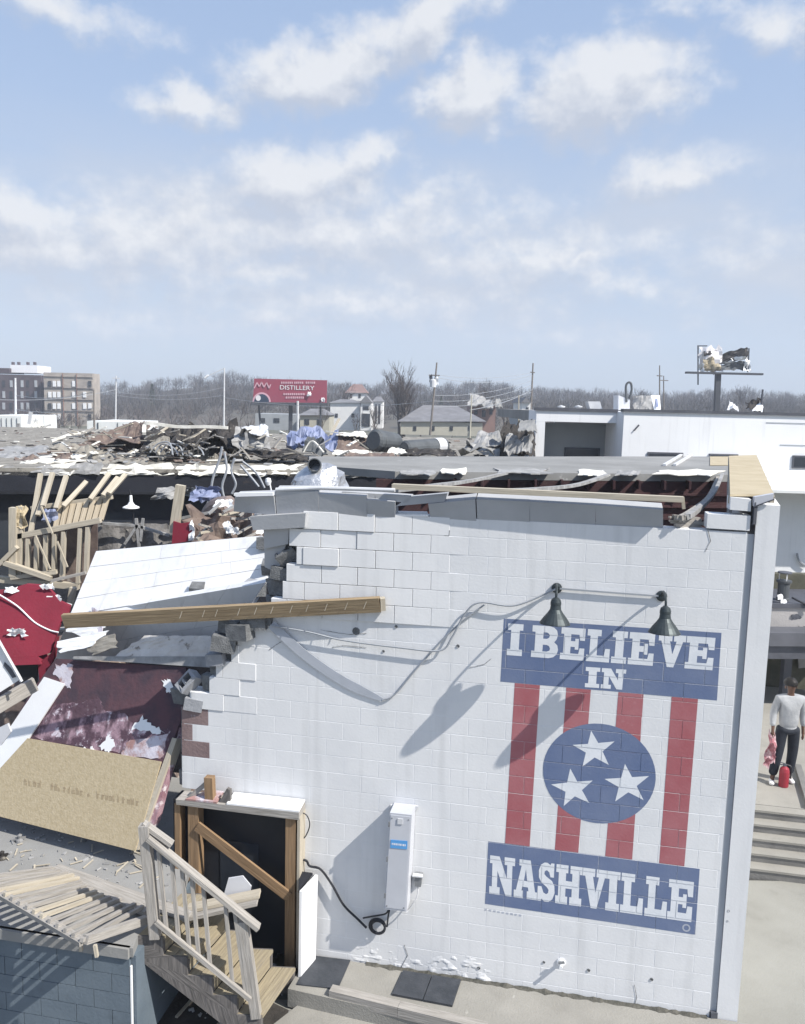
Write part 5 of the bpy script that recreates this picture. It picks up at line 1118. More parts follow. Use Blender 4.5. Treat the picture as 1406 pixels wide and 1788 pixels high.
# small rubble nobody could count, on the dock and along the torn wall
mb = MB(); rr = random.Random(5)
for i in range(420):
    a, b = (rr.uniform(-20, 300), rr.uniform(1440, 1600)) if i < 200 else (rr.uniform(330, 480), rr.uniform(1640, 1780))
    z = DZ + .002 if i < 200 else -.18
    if i >= 330: a, b, z = rr.uniform(480, 1280), rr.uniform(1730, 1790), -.205
    c_ = Pz(a, b, z); s_ = rr.uniform(.006, .028) * (1 if i < 330 else .7); rot = Matrix.Rotation(rr.uniform(0, 3), 3, 'Z') @ Matrix.Rotation(rr.uniform(-.4, .4), 3, 'X')
    mb.box(c_ + ZU * s_ * .3, (s_ * rr.uniform(.8, 3.2), s_, s_ * .7), rot)
tag(mb.build('small_rubble', 'debris_grey'), 'small grey crumbs of rubble scattered over the dock floor and paving', 'rubble', kind='stuff')
mb = MB()
for i in range(60):
    a, b = rr.uniform(-10, 260), rr.uniform(1440, 1600); c_ = Pz(a, b, DZ + .012); an = rr.uniform(0, 3.14); L_ = rr.uniform(.04, .22)
    mb.beam(c_, c_ + Vector((math.cos(an) * L_, math.sin(an) * L_, rr.uniform(0, .02))), rr.uniform(.006, .02), .008)
tag(mb.build('wood_splinters', 'wood_pale'), 'fine pale wood splinters scattered over the dock floor', 'splinters', kind='stuff')
# heap of wreckage that carries the stud frame and the red piece
t = thing('wreckage_mound', 'dark heap of collapsed boards and roofing under the red wall piece and stud frame', 'debris', Vector((-5.8, 12.0, -.6)))
mb = MB(); NM = 26
def mound(i, j):
    x, y = -9.2 + 6.2 * i / NM, 10.75 + 4.2 * j / NM
    e = min(1, i / 6, (NM - i) / 6, j / 4, (NM - j) / 8)
    return Vector((x, y, -.62 + max(0, e) * (2.75 + .35 * min(1, j / 12)) + noise.fractal(Vector((x * 1.6, y * 1.6, 3)), .8, 2.1, 4) * .22 * e))
for i in range(NM):
    for j in range(NM): mb.face([mound(i, j), mound(i + 1, j), mound(i + 1, j + 1), mound(i, j + 1)])
tag(mb.build('heap', 'debris_brown', t), kind='stuff')
for i in range(40):
    p = mound(rr.uniform(3, NM - 3), rr.uniform(2, NM - 4)) + ZU * .05; an = rr.uniform(0, 3.14); L_ = rr.uniform(.5, 1.8)
    mb = MB(); mb.beam(p, p + Vector((math.cos(an) * L_, math.sin(an) * L_, rr.uniform(-.1, .25))), rr.uniform(.05, .18), .035); mb.build('board', rr.choice(['wood_weathered', 'wood_pale', 'wood_grey_dark', 'white_clean']), t)

# ================================================================== RIGHT: STEPS, LANDING, PORCH, PERSON
ZL, ZG = .48, -.20
st0 = Pz(1306, 1530, ZG); nstep = 5; tr_ = .19; ri = (ZL - ZG) / nstep
steps = thing('concrete_steps', 'grey concrete steps up to the landing right of the white wall', 'steps', st0)
lx, rx_ = -1.6, 3.4
for k in range(nstep):
    f = st0 - WN * (tr_ * k); z1 = ZG + ri * (k + 1)
    a, b = f + WH * lx, f + WH * rx_
    depth = tr_ + .02 if k < nstep - 1 else tr_
    mb = MB(); mb.hexa([lift(a, ZG - .05), lift(b, ZG - .05), lift(b, ZG - .05) - WN * depth, lift(a, ZG - .05) - WN * depth, lift(a, z1 - .035), lift(b, z1 - .035), lift(b, z1 - .035) - WN * depth, lift(a, z1 - .035) - WN * depth]); mb.build('riser', 'step_concrete', steps)
    a2, b2 = a + WN * .015, b + WN * .015
    mb = MB(); mb.hexa([lift(a2, z1 - .034), lift(b2, z1 - .034), lift(b2, z1 - .034) - WN * depth, lift(a2, z1 - .034) - WN * depth, lift(a2, z1), lift(b2, z1), lift(b2, z1) - WN * depth, lift(a2, z1) - WN * depth]); mb.build('tread', 'concrete', steps)
f = st0 - WN * (tr_ * nstep)
mb = MB(); a, b = f + WH * lx, f + WH * rx_; mb.hexa([lift(a, ZG - .05), lift(b, ZG - .05), lift(b - WN * 6, ZG - .05), lift(a - WN * 6, ZG - .05), lift(a, ZL), lift(b, ZL), lift(b - WN * 6, ZL), lift(a - WN * 6, ZL)]); struct('landing_pavement', mb, 'concrete')
mb = MB(); mb.beam(Pz(1393, 1338, ZL + .04), Pz(1415, 1410, ZL + .04), .10, .08); tag(mb.build('kerb_strip', 'step_concrete'), 'dark kerb strip along the right edge of the landing', 'kerb')
YP = 16.6
porch = thing('porch', 'neighbouring porch with a grey parapet and a dark fascia over a shaded back wall', 'porch', P(1400, 1330, YP))
A_ = lambda a, b, dy=0.0: P(a, b, YP + dy)
mb = MB(); mb.slab([A_(1300, 1106), A_(1560, 1108), A_(1560, 1060), A_(1300, 1056)], Vector((0, 1.6, 0))); mb.build('parapet', 'porch_wall', porch)
mb = MB(); mb.slab([A_(1300, 1061, -.04), A_(1560, 1064, -.04), A_(1560, 1058, -.04), A_(1300, 1053, -.04)], Vector((0, 1.7, 0))); mb.build('coping', 'coping_dark', porch)
mb = MB(); mb.slab([A_(1290, 1128, -.5), A_(1560, 1130, -.5), A_(1560, 1107, -.5), A_(1290, 1105, -.5)], Vector((0, 2.0, 0))); mb.build('fascia', 'porch_fascia', porch)
mb = MB(); mb.slab([A_(1290, 1150, -.42), A_(1560, 1152, -.42), A_(1560, 1130, -.42), A_(1290, 1128, -.42)], Vector((0, 1.9, 0))); mb.build('fascia', 'porch_wall' if False else 'coping_dark', porch)
bw0, bw1 = A_(1250, 1330, 1.4), A_(1580, 1340, 1.4)
mb = MB(); mb.slab([lift(bw0, ZL - .3), lift(bw1, ZL - .3), lift(bw1, 3.0), lift(bw0, 3.0)], Vector((0, .2, 0))); mb.build('back_wall', 'porch_back', porch)
mb = MB(); mb.beam(lift(A_(1370, 1200, .3), ZL), lift(A_(1370, 1200, .3), 2.2), .16, .16); mb.build('post', 'coping_dark', porch)
mb = MB(); mb.sheet([lift(A_(1392, 1180, 1.3), .9), lift(A_(1440, 1180, 1.3), .9), lift(A_(1440, 1180, 1.3), 1.9), lift(A_(1392, 1180, 1.3), 1.9)], 5, 5, .08, 3, .02, 4.2, .1); mb.build('faded_panel', 'porch_wall', porch)
for (a, b, w_) in ((1386, 1077, .12), (1398, 1098, .16)):
    mb = MB(); mb.sheet([A_(a - 5, b + 4, -.015), A_(a + 12, b + 4, -.015), A_(a + 12, b - 4, -.015), A_(a - 5, b - 4, -.015)], 5, 3, .02, 9, .008, a * .3, .4); mb.build('dark_chip', 'coping_dark', porch)
vp = thing('vent_stack', 'short dark roof vent with a flat cap standing on the porch parapet', 'vent', A_(1366, 1056, .3))
p0 = A_(1366, 1056, .3)
mb = MB(); mb.lathe(p0, ZU, [(.15, 0), (.13, .15), (.115, .16), (.115, .46), (.15, .48), (.15, .52), (.0, .53)], 16); mb.build('pipe', 'duct_dark', vp, smooth=False)
mb = MB(); mb.lathe(p0 + ZU * .66, ZU, [(0, 0), (.14, .01), (.14, .035), (0, .06)], 16)
mb.build('cap', 'coping_dark', vp)
mb = MB()
for a in (0.6, 2.6, 4.7): mb.beam(p0 + Vector((.1 * math.cos(a), .1 * math.sin(a), .5)), p0 + Vector((.1 * math.cos(a), .1 * math.sin(a), .68)), .015, .015)
mb.build('bracket', 'steel_light', vp)
mb = MB(); mb.tube(curve_pts([p0 + Vector((.1, -.2, .2)), A_(1392, 1048, 0), A_(1420, 1062, -.1)], 5), .02, 6); tag(mb.build('roof_cable', 'cable_black', smooth=True), 'dark cable trailing right from the roof vent on the porch', 'cable')
for i, (a, b) in enumerate(((1363, 1042), (1368, 1051))):
    mb = MB(); mb.sheet([A_(a - 5, b + 4, 0), A_(a + 5, b + 4, 0), A_(a + 5, b - 4, .05), A_(a - 5, b - 4, .05)], 4, 4, .05, 6, .02, i + .5, .3); mb.build('flashing_scrap', 'white_clean', vp)

# ---- person
PF = Pz(1368, 1366, ZL); HT = 1.78
def sk(name, joints, bones, m, parent, root=0, sub=2, smooth=True):
    """one continuous skinned surface grown along connected edges; joints: (pos, rx, ry)"""
    me = bpy.data.meshes.new(name); base = WORLDLOC[parent.name]
    me.from_pydata([tuple(Vector(j[0])) for j in joints], bones, [])
    o = bpy.data.objects.new(name, me); COL.objects.link(o); o.parent = parent; WORLDLOC[o.name] = base
    sm = o.modifiers.new('skin', 'SKIN'); sm.use_smooth_shade = True
    for i, j in enumerate(joints):
        sv = me.skin_vertices[0].data[i]; sv.radius = (j[1], j[2] if len(j) > 2 else j[1]); sv.use_root = (i == root)
    ss = o.modifiers.new('sub', 'SUBSURF'); ss.levels = sub; ss.render_levels = sub
    me.materials.append(MATS[m]); return o
person = thing('person', 'person in a white sweatshirt and dark trousers seen from behind on the landing', 'person', PF)
# local frame: x right (photo), y away, z up; turned a little to the left
FX = Vector((1, 0, 0)); 
hipz, shz = .93, 1.45
def hand_chain(w, dirv, side):
    """palm and five fingers: joints relative to wrist w"""
    J = []; E = []
    return J, E
body = [((0, 0, .98), .09, .07), ((0, .0, 1.12), .09, .07), ((0, .01, 1.30), .11, .075), ((.0, .01, 1.42), .07, .055), ((0, 0, 1.50), .05, .05), ((-.005, -.005, 1.56), .052, .052), ((-.012, -.01, 1.64), .072, .085), ((-.014, -.01, 1.72), .06, .075),
        ((.09, 0, .93), .06, .06), ((.115, .02, .52), .05, .05), ((.10, .06, .09), .038, .038), ((.11, -.06, .03), .035, .025),
        ((-.09, 0, .93), .06, .06), ((-.145, -.04, .52), .05, .05), ((-.20, -.02, .09), .038, .038), ((-.25, -.12, .03), .035, .025),
        ((.185, .01, 1.42), .045, .045), ((.235, .03, 1.16), .036, .036), ((.23, -.03, .92), .028, .026), ((.228, -.045, .86), .032, .018),
        ((-.185, .01, 1.42), .045, .045), ((-.245, .02, 1.17), .036, .036), ((-.285, -.08, .94), .028, .026), ((-.292, -.095, .885), .032, .018)]
bones = [(0, 1), (1, 2), (2, 3), (3, 4), (4, 5), (5, 6), (6, 7), (0, 8), (8, 9), (9, 10), (10, 11), (0, 12), (12, 13), (13, 14), (14, 15), (3, 16), (16, 17), (17, 18), (18, 19), (3, 20), (20, 21), (21, 22), (22, 23)]
for s_, wi in ((1, 19), (-1, 23)):                                # four fingers and a thumb on each hand
    w = Vector(body[wi][0])
    for fi in range(4):
        off = (-.022 + fi * .015); L_ = (.062, .072, .068, .054)[fi]
        i0 = len(body); body.append(((w.x + .004 * s_, w.y + off, w.z - .03), .009, .009)); body.append(((w.x - .002 * s_, w.y + off - .004, w.z - .03 - L_ * .55), .008, .008)); body.append(((w.x - .014 * s_, w.y + off - .006, w.z - .03 - L_), .006, .006))
        bones += [(wi, i0), (i0, i0 + 1), (i0 + 1, i0 + 2)]
    i0 = len(body); body.append(((w.x - .012 * s_, w.y - .034, w.z - .012), .010, .010)); body.append(((w.x - .02 * s_, w.y - .048, w.z - .045), .008, .008)); bones += [(wi, i0), (i0, i0 + 1)]
sk('body', body, bones, 'skin', person)
sk('sweatshirt', [((0, 0, .90), .158, .125), ((0, 0, 1.08), .165, .125), ((0, .01, 1.28), .18, .125), ((0, .01, 1.42), .13, .10), ((0, 0, 1.50), .07, .066),
                  ((.185, .01, 1.43), .078, .075), ((.24, .03, 1.17), .064, .064), ((.236, -.02, .96), .046, .044), ((-.185, .01, 1.43), .078, .075), ((-.25, .02, 1.18), .064, .064), ((-.288, -.07, .98), .046, .044)],
   [(0, 1), (1, 2), (2, 3), (3, 4), (3, 5), (5, 6), (6, 7), (3, 8), (8, 9), (9, 10)], 'sweat_white', person)
sk('trousers', [((0, 0, .99), .14, .11), ((.10, 0, .90), .108, .108), ((.118, .02, .52), .085, .085), ((.104, .055, .13), .070, .075), ((-.10, 0, .90), .108, .108), ((-.148, -.035, .52), .085, .085), ((-.205, -.02, .12), .070, .075)],
   [(0, 1), (1, 2), (2, 3), (0, 4), (4, 5), (5, 6)], 'pants_dark', person)
for x0, y0, x1, y1 in ((.10, .08, .115, -.10), (-.20, 0.0, -.265, -.16)):
    sk('shoe', [((x0, y0, .055), .048, .048), (((x0 + x1) / 2, (y0 + y1) / 2, .045), .048, .042), ((x1, y1, .035), .042, .030)], [(0, 1), (1, 2)], 'shoe_white', person)
hb = MB()
for (r_, c_, sc) in ((.105, (-.012, .012, 1.685), (1.0, 1.12, .98)),):
    n_ = 14
    for i in range(n_):
        for j in range(2 * n_):
            def sp(i, j):
                th_ = math.pi * .56 * i / n_; ph_ = 2 * math.pi * j / (2 * n_)
                d = 1 + .05 * noise.noise(Vector((math.cos(ph_) * 3, math.sin(ph_) * 3, th_ * 4)))
                return PF + Vector((c_[0] + r_ * sc[0] * d * math.sin(th_) * math.cos(ph_), c_[1] + r_ * sc[1] * d * math.sin(th_) * math.sin(ph_) , c_[2] + r_ * sc[2] * d * math.cos(th_)))
            hb.face([sp(i, j), sp(i, j + 1), sp(i + 1, j + 1), sp(i + 1, j)])
hb.build('hair', 'hair_black', person, smooth=True, weld=True)
for s_ in (-1, 1):                                               # ears; the face looks away
    mb = MB(); mb.lathe(PF + Vector((-.012 + .078 * s_, -.005, 1.625)), Vector((s_, 0, 0)), [(.0, 0), (.022, .004), (.026, .012), (.012, .018), (0, .018)], 10); mb.build('ear', 'skin', person, smooth=True)
mb = MB(); mb.lathe(PF + Vector((0, 0, .935)), ZU, [(.135, 0), (.14, .02), (.135, .045)], 18)
for i in range(len(mb.v)): mb.v[i].y = PF.y + (mb.v[i].y - PF.y) * .78
mb.build('waistband', 'sweat_white', person, smooth=True)
cl = thing('held_cloth', 'pink and red crumpled cloth held low in the left hand of the person', 'cloth', PF + Vector((-.30, -.10, .30)))
mb = MB(); mb.sheet([PF + Vector((-.40, -.13, .30)), PF + Vector((-.24, -.12, .42)), PF + Vector((-.22, -.11, .88)), PF + Vector((-.34, -.12, .88))], 8, 12, .12, 5, .012, 3.6, .15); mb.build('cloth', 'cloth_pink', cl)
ex_ = thing('fire_extinguisher', 'red fire extinguisher standing on the landing at the feet of the person', 'extinguisher', PF + Vector((.0, -.30, 0)))
eb = Pz(1363, 1367, ZL) + Vector((-.01, -.12, 0))
mb = MB(); mb.lathe(eb, ZU, [(0, 0), (.072, .0), (.078, .01), (.078, .26), (.065, .31), (.035, .335), (.028, .345), (0, .345)], 18); mb.build('cylinder_body', 'ext_red', ex_, smooth=False)
mb = MB(); mb.box(eb + Vector((0, 0, .36)), (.04, .04, .04)); mb.beam(eb + Vector((0, 0, .385)), eb + Vector((-.08, 0, .41)), .022, .012); mb.beam(eb + Vector((0, 0, .365)), eb + Vector((-.08, 0, .37)), .022, .012); mb.build('valve', 'coping_dark', ex_)
mb = MB(); mb.tube(curve_pts([eb + Vector((.02, 0, .37)), eb + Vector((.10, -.02, .33)), eb + Vector((.09, -.03, .15))], 5), .012, 6); mb.build('hose', 'cable_black', ex_)

# ================================================================== BLACK BUILDING AND ITS WRECKED ROOF
BZ = 4.5
g0, g1 = Pz(0, 817, BZ), Pz(480, 821, BZ)
gd = (g1 - g0).normalized(); gn = Vector((gd.y, -gd.x, 0))
GL, GR = g0 - gd * 9, g0 + gd * 14.6
bb = thing('black_building', 'long low black building with a torn off roof edge behind the wreckage', 'building', lerp(g0, g1, .5) - ZU * 4.5)
mb = MB(); mb.prism([lift(p, BZ) for p in (GL, GR, Vector((7.5, 37, 0)), Vector((8, 52, 0)), Vector((-36, 52, 0)))], Vector((0, 0, -.2))); mb.build('roof', 'roof_torn', bb)
mb = MB(); mb.slab([lift(GL, 3.85), lift(GR, 3.85), lift(GR, 4.40), lift(GL, 4.40)], -gn * .3); mb.build('fascia', 'black_wall', bb)
mb = MB(); mb.slab([lift(GL, 3.78) + gn * .03, lift(GR, 3.78) + gn * .03, lift(GR, 3.85) + gn * .03, lift(GL, 3.85) + gn * .03], -gn * .3); mb.build('fascia_trim', 'black_paint', bb)
mb = MB(); mb.slab([lift(GL, -.6) - gn * .5, lift(GR, -.6) - gn * .5, lift(GR, 3.8) - gn * .5, lift(GL, 3.8) - gn * .5], -gn * .3); mb.build('wall', 'black_wall', bb)  # black sheet stands in for the open dark interior below the fascia
mb = MB(); mb.slab([lift(GR, -.6) - gn * .5, lift(Vector((7.5, 37, 0)), -.6), lift(Vector((7.5, 37, 0)), 4.3), lift(GR, 4.3) - gn * .5], .2); mb.build('wall', 'black_wall', bb)
for i in range(9):
    s_ = 8 + i * 1.7; mb = MB(); p = GL + gd * s_; mb.slab([lift(p, .8) - gn * .49, lift(p + gd * 1.1, .8) - gn * .49, lift(p + gd * 1.1, 3.2) - gn * .49, lift(p, 3.2) - gn * .49], -gn * .005)
    if i % 2 == 0: mb.build('window', 'window_dark', bb)
for i in range(26):                                              # cream membrane torn along the roof edge
    s_ = rng.uniform(5, 22.5); L_ = rng.uniform(.5, 1.8); h_ = rng.uniform(.10, .30); p = GL + gd * s_
    mb = MB(); mb.sheet([lift(p, 4.40 - rng.uniform(0, .10)) + gn * .06, lift(p + gd * L_, 4.40 - rng.uniform(0, .1)) + gn * .06, lift(p + gd * L_, 4.42 + h_) - gn * .1, lift(p, 4.42 + h_ * .7) - gn * .1], 7, 3, .10, 3, .02, i * 1.7, .25)
    mb.build('torn_edge', rng.choice(['roof_white', 'roof_torn', 'roof_white', 'debris_grey']), bb)

def on_roof(name, lab, cat, quads, m, amp=.25, sc=1.2, nu=12, nv=6, thick=.03, group=None, rag=.12):
    """crumpled sheets lying on the roof; quads of (px, py, depth)"""
    p = P(*quads[0][0]); t = thing(name, lab, cat, p, group)
    for i, q in enumerate(quads):
        mb = MB(); mb.sheet([P(*c) for c in q], nu, nv, amp, sc, thick, i * 3.3 + q[0][0] * .07, rag); mb.build('sheet', m[i % len(m)], t)
    return t
on_roof('insulation_sheet', 'white insulation sheets lying flat at the left end of the wrecked roof', 'sheet', [[(-20, 800, 26), (90, 796, 27), (80, 776, 31), (-20, 780, 31)], [(-20, 815, 24), (150, 808, 25), (140, 797, 26.5), (-20, 800, 26.5)]], ['debris_grey', 'roof_white'], .12, 1.0)
on_roof('roofing_heap', 'brown and purple heap of peeled roofing left of the black tangle', 'debris', [[(88, 792, 29), (255, 786, 29), (250, 745, 31), (180, 752, 31)], [(150, 775, 28.5), (262, 772, 28.5), (258, 741, 30.5), (215, 748, 30.5)], [(80, 798, 28), (200, 795, 28), (196, 780, 29.5), (100, 782, 29.5)]], ['debris_brown', 'debris_brown', 'roof_torn'], .4, 1.1, 16, 8)
on_roof('roofing_tangle', 'black and cream tangle of torn roofing on the middle of the wrecked roof', 'debris', [[(245, 788, 27.5), (420, 790, 27.5), (410, 742, 30), (255, 744, 30)], [(300, 778, 27), (425, 782, 27), (420, 748, 29), (310, 752, 29)], [(250, 800, 26.5), (420, 806, 26.5), (425, 786, 28), (260, 784, 28)]], ['debris_dark', 'debris_dark', 'roof_torn'], .55, 1.2, 18, 9)
strip('bent_pipe', [P(252, 757, 27.5), P(253, 744, 28), P(262, 739, 28), P(310, 745, 28), P(360, 745, 28), P(398, 747, 28)], .12, .10, 'roof_white', 'long white bent gutter arching over the black roofing tangle', 'gutter')
strip('bent_pipe', [P(90, 770, 29), P(125, 758, 29.5), P(150, 754, 30)], .10, .08, 'roof_white', 'white bent gutter along the left slope of the brown heap', 'gutter')
sticks = thing('splintered_board', 'scatter of pale splintered boards and lath over the roofing tangle', 'boards', P(340, 775, 27))
for i in range(90):
    a = rng.uniform(255, 430) if i < 45 else rng.uniform(420, 640) if i < 62 else rng.uniform(90, 260); b = rng.uniform(752, 800); dy = rng.uniform(26, 27.3)
    L_ = rng.uniform(8, 34); an = rng.uniform(-.6, .6) if rng.random() < .8 else rng.uniform(-1.5, 1.5)
    mb = MB(); mb.beam(P(a, b, dy), P(a + L_ * math.cos(an), b + L_ * math.sin(an), dy + rng.uniform(-.6, .6)), rng.uniform(.04, .11), .03); mb.build('board', rng.choice(['roof_white', 'wood_pale', 'wood_weathered', 'debris_grey', 'roof_torn']), sticks)
for i in range(7):
    a = 262 + i * 9; mb = MB(); mb.tube(curve_pts([P(a, 790, 26.4), P(a + 14, 775, 26.4), P(a + 34, 778 + rng.uniform(-8, 8), 26.2), P(a + 40, 795, 26)], 5), .025, 5); mb.build('wire', rng.choice(['cable_and_shadow_grey', 'debris_dark']), sticks)
on_roof('grey_crate', 'torn pale grey sheet metal box right of the roofing tangle', 'box', [[(408, 782, 27), (472, 786, 27), (468, 748, 27.6), (412, 746, 27.6)], [(418, 752, 27), (470, 752, 27), (466, 744, 28.5), (424, 744, 28.5)]], ['debris_grey', 'steel_light'], .25, 1.4)
mb = MB(); mb.beam(P(478, 782, 27), P(492, 764, 27.2), .12, .05); tag(mb.build('short_board', 'wood_weathered'), 'short leaning board between the grey sheet box and the blue tarp', 'board')
on_roof('blue_tarp', 'crumpled blue tarp sheets on the roof below the red billboard', 'tarp', [[(500, 782, 29), (590, 780, 29), (588, 752, 31), (505, 756, 31)], [(515, 770, 28.6), (560, 770, 28.6), (556, 756, 30), (520, 758, 30)]], ['tarp_blue', 'tarp_blue'], .5, 1.2)
on_roof('bent_hood', 'dark arched hood with pale bars lying in the blue tarp', 'hood', [[(528, 788, 27.5), (572, 790, 27.5), (566, 768, 28), (538, 766, 28)]], ['duct_dark'], .3, 1.5)
strip('bent_rod', [P(530, 790, 27.2), P(545, 770, 27.2), P(565, 790, 27)], .07, .04, 'roof_white', 'pale bent bar across the dark arched hood', 'bar')
on_roof('tan_rooftop_sheet', 'tan rooftop panel with a white upper edge beside the blue tarp', 'panel', [[(586, 787, 29), (646, 789, 29), (642, 760, 30), (590, 758, 30)], [(588, 760, 29.5), (640, 761, 29.5), (638, 754, 30.5), (590, 753, 30.5)], [(580, 792, 28.5), (648, 792, 28.5), (646, 786, 29), (584, 786, 29)]], ['debris_brown', 'roof_white', 'roof_white'], .12, 1.0)
for i, (pa, pb, r_, lab, name) in enumerate(((( 652, 770, 29), (690, 773, 30.2), .36, 'dark dented duct drum, left of the two on the far roof', 'dented_duct'), ((706, 782, 29), (776, 778, 30.5), .28, 'dark long duct with a bright metal band, right of the two on the far roof', 'banded_duct'))):
    t = thing(name, lab, 'duct', P(*pa)); a, b = P(*pa), P(*pb); ax = (b - a).normalized(); L_ = (b - a).length
    mb = MB(); mb.lathe(a, ax, [(0, 0), (r_ * .8, .0), (r_, .08), (r_, L_ - .05), (r_ * .93, L_), (r_ * .88, L_ - .4), (0, L_ - .42)], 20)
    for k in range(len(mb.v)): mb.v[k] = mb.v[k] + Vector((0, 0, 1)) * noise.noise(mb.v[k] * 1.6) * .10
    mb.build('shell', 'duct_dark', t, weld=True)
    if i: mb = MB(); mb.lathe(lerp(a, b, .74), ax, [(r_ * 1.03, 0), (r_ * 1.06, .02), (r_ * 1.06, .40), (r_ * 1.03, .42)], 20); mb.build('band', 'steel_light', t)
    else: mb = MB(); mb.lathe(lerp(a, b, .2), ax, [(r_ * 1.03, 0), (r_ * 1.06, .02), (r_ * 1.06, .1), (r_ * 1.03, .12)], 20); mb.build('band', 'duct_dark', t)
on_roof('white_membrane', 'white scrap of membrane lying between the two dark ducts', 'sheet', [[(674, 790, 28.5), (712, 792, 28.5), (704, 780, 29.2), (684, 780, 29.2)]], ['roof_white'], .2, 1.5)
on_roof('grey_mound', 'grey mound of loose roofing right of the dark ducts', 'debris', [[(800, 788, 29), (886, 786, 29), (876, 764, 32), (830, 762, 32)], [(812, 776, 30), (880, 778, 30), (870, 762, 33), (840, 760, 33)]], ['roof_membrane', 'debris_grey'], .35, 1.0)
on_roof('dark_wreckage', 'dark wreckage with grey slabs left of the white building', 'debris', [[(872, 794, 29), (936, 794, 29), (932, 744, 31), (880, 742, 31)], [(880, 780, 28.6), (930, 784, 28.6), (928, 758, 29.6), (888, 760, 29.6)]], ['debris_dark', 'debris_grey'], .5, 1.3, 14, 9)
on_roof('grey_slab', 'pale grey slab propped on the dark wreckage', 'slab', [[(905, 752, 28.5), (938, 754, 28.5), (934, 732, 30), (908, 736, 30)]], ['roof_membrane'], .08, 1.2)
for i in range(34):                                              # loose bits over the far roof
    a = rng.uniform(430, 930); b = rng.uniform(786, 802); c_ = Pz(a, b, BZ + .03)
    if c_.y > 40 or c_.y < 25: continue
    mb = MB(); w_ = rng.uniform(.1, .5); mb.sheet([c_, c_ + Vector((w_, 0, .02)), c_ + Vector((w_, w_ * .6, .12)), c_ + Vector((0, w_ * .6, .08))], 4, 3, .05, 3, .01, i * 1.9, .3)
    mb.build('roof_scrap', rng.choice(['roof_white', 'debris_grey', 'debris_dark']), bb)

on_roof('dark_roofing', 'low dark torn roofing strewn over the middle of the far roof behind the silver hood', 'debris', [[(420, 796, 26.5), (540, 800, 26.5), (520, 786, 28), (430, 784, 28)], [(600, 800, 26.5), (700, 802, 26.5), (690, 793, 27.6), (610, 791, 27.6)], [(700, 792, 28), (800, 794, 28), (790, 786, 29), (715, 784, 29)]], ['debris_dark', 'debris_brown', 'debris_dark'], .16, 1.6, 16, 6)
on_roof('peeled_membrane', 'long peeled membrane curls lying along the left roof edge', 'sheet', [[(20, 806, 25), (130, 804, 25.2), (125, 794, 26.5), (30, 796, 26.5)], [(140, 806, 25), (260, 808, 25.2), (255, 794, 26.5), (150, 796, 26.5)]], ['debris_brown', 'roof_torn'], .2, 1.6, 16, 6)
# fine broken stuff over the whole wrecked roof: nobody could count it
for m_, lab, sd in (('debris_dark', 'dark fine fragments of roofing strewn over the wrecked roof', 1), ('debris_grey', 'grey fine fragments of roofing strewn over the wrecked roof', 2), ('roof_white', 'cream fine fragments of membrane strewn over the wrecked roof', 3), ('debris_brown', 'brown fine fragments of roofing strewn over the wrecked roof', 4)):
    r_ = random.Random(sd); mb = MB(); nf = 110 if m_ == 'roof_white' else 340
    for i in range(nf):
        a = r_.gauss(330, 110) if r_.random() < .55 else r_.uniform(-20, 940); b = r_.uniform(748, 812)
        p = Pz(a, b, BZ + .03)
        if p.y > 50 or p.y < 24.0 or (p - GL).dot(gn) > -.2: continue
        p.z += abs(r_.gauss(0, .16)) * (1 if 90 < a < 440 else .35); s_ = r_.uniform(.02, .15); rot = Matrix.Rotation(r_.uniform(0, 3), 3, 'Z') @ Matrix.Rotation(r_.uniform(-.6, .6), 3, 'X')
        mb.box(p, (s_ * r_.uniform(.8, 3.5), s_, s_ * .2), rot)
    tag(mb.build('roof_fragments', m_), lab, 'debris', kind='stuff')
# ================================================================== WHITE BUILDING ON THE RIGHT
YB = 30.0
wb = thing('white_building', 'long white flat roofed building with a grey recessed bay, behind the mural building', 'building', P(1200, 1040, YB))
def fx(a, b, y): return P(a, b, y)
zt = 6.42
x0, x1, x2 = P(937, 720, YB + 1).x, P(1090, 720, YB).x, 22.0
def wq(name, xa, xb, za, zb_, ya, yb, m, par=wb):
    mb = MB(); mb.hexa([Vector((xa, ya, za)), Vector((xb, ya, za)), Vector((xb, yb, za)), Vector((xa, yb, za)), Vector((xa, ya, zb_)), Vector((xb, ya, zb_)), Vector((xb, yb, zb_)), Vector((xa, yb, zb_))]); return mb.build(name, m, par)
wq('wall', x1, x2, -.6, zt, YB, YB + 14, 'white_stucco')
wq('bay_wall', x0 + .05, x1 - .003, -.6, zt - .5, YB + 2.6, YB + 3.0, 'grey_stucco')
wq('bay_fascia', x0, x1 - .003, zt - .42, zt - .02, YB + 1.0, YB + 2.9, 'white_stucco')
wq('bay_pier', x0, x0 + .34, -.6, zt - .423, YB + 1.0, YB + 2.59, 'white_stucco')
wq('roof', x0, x1 - .004, zt - .42, zt - .03, YB + 2.91, YB + 14, 'roof_membrane')
wq('coping', x0 - .06, x1 + .02, zt - .019, zt + .09, YB + .94, YB + 1.25, 'coping_dark')
wq('coping', x1 - .05, x2 + .06, zt + .003, zt + .115, YB - .06, YB + .3, 'coping_dark')
wn = lambda a0, b0_, a1, b1_, yy: (P(a0, b0_, yy), P(a1, b1_, yy))
for (a0, b0_, a1, b1_, yy) in ((986, 781, 1046, 812, YB + 2.6), (1131, 789, 1190, 830, YB), (1384, 795, 1440, 819, YB), (1238, 792, 1286, 830, YB)):
    p, q = P(a0, b0_, yy), P(a1, b1_, yy); fr_o = wq('window', p.x, q.x, q.z, p.z, yy - .05, yy + .02, 'coping_dark')
    gl = wq('pane', p.x + .06, q.x - .06, q.z + .06, p.z - .06, yy - .056, yy - .045, 'window_dark', par=fr_o)
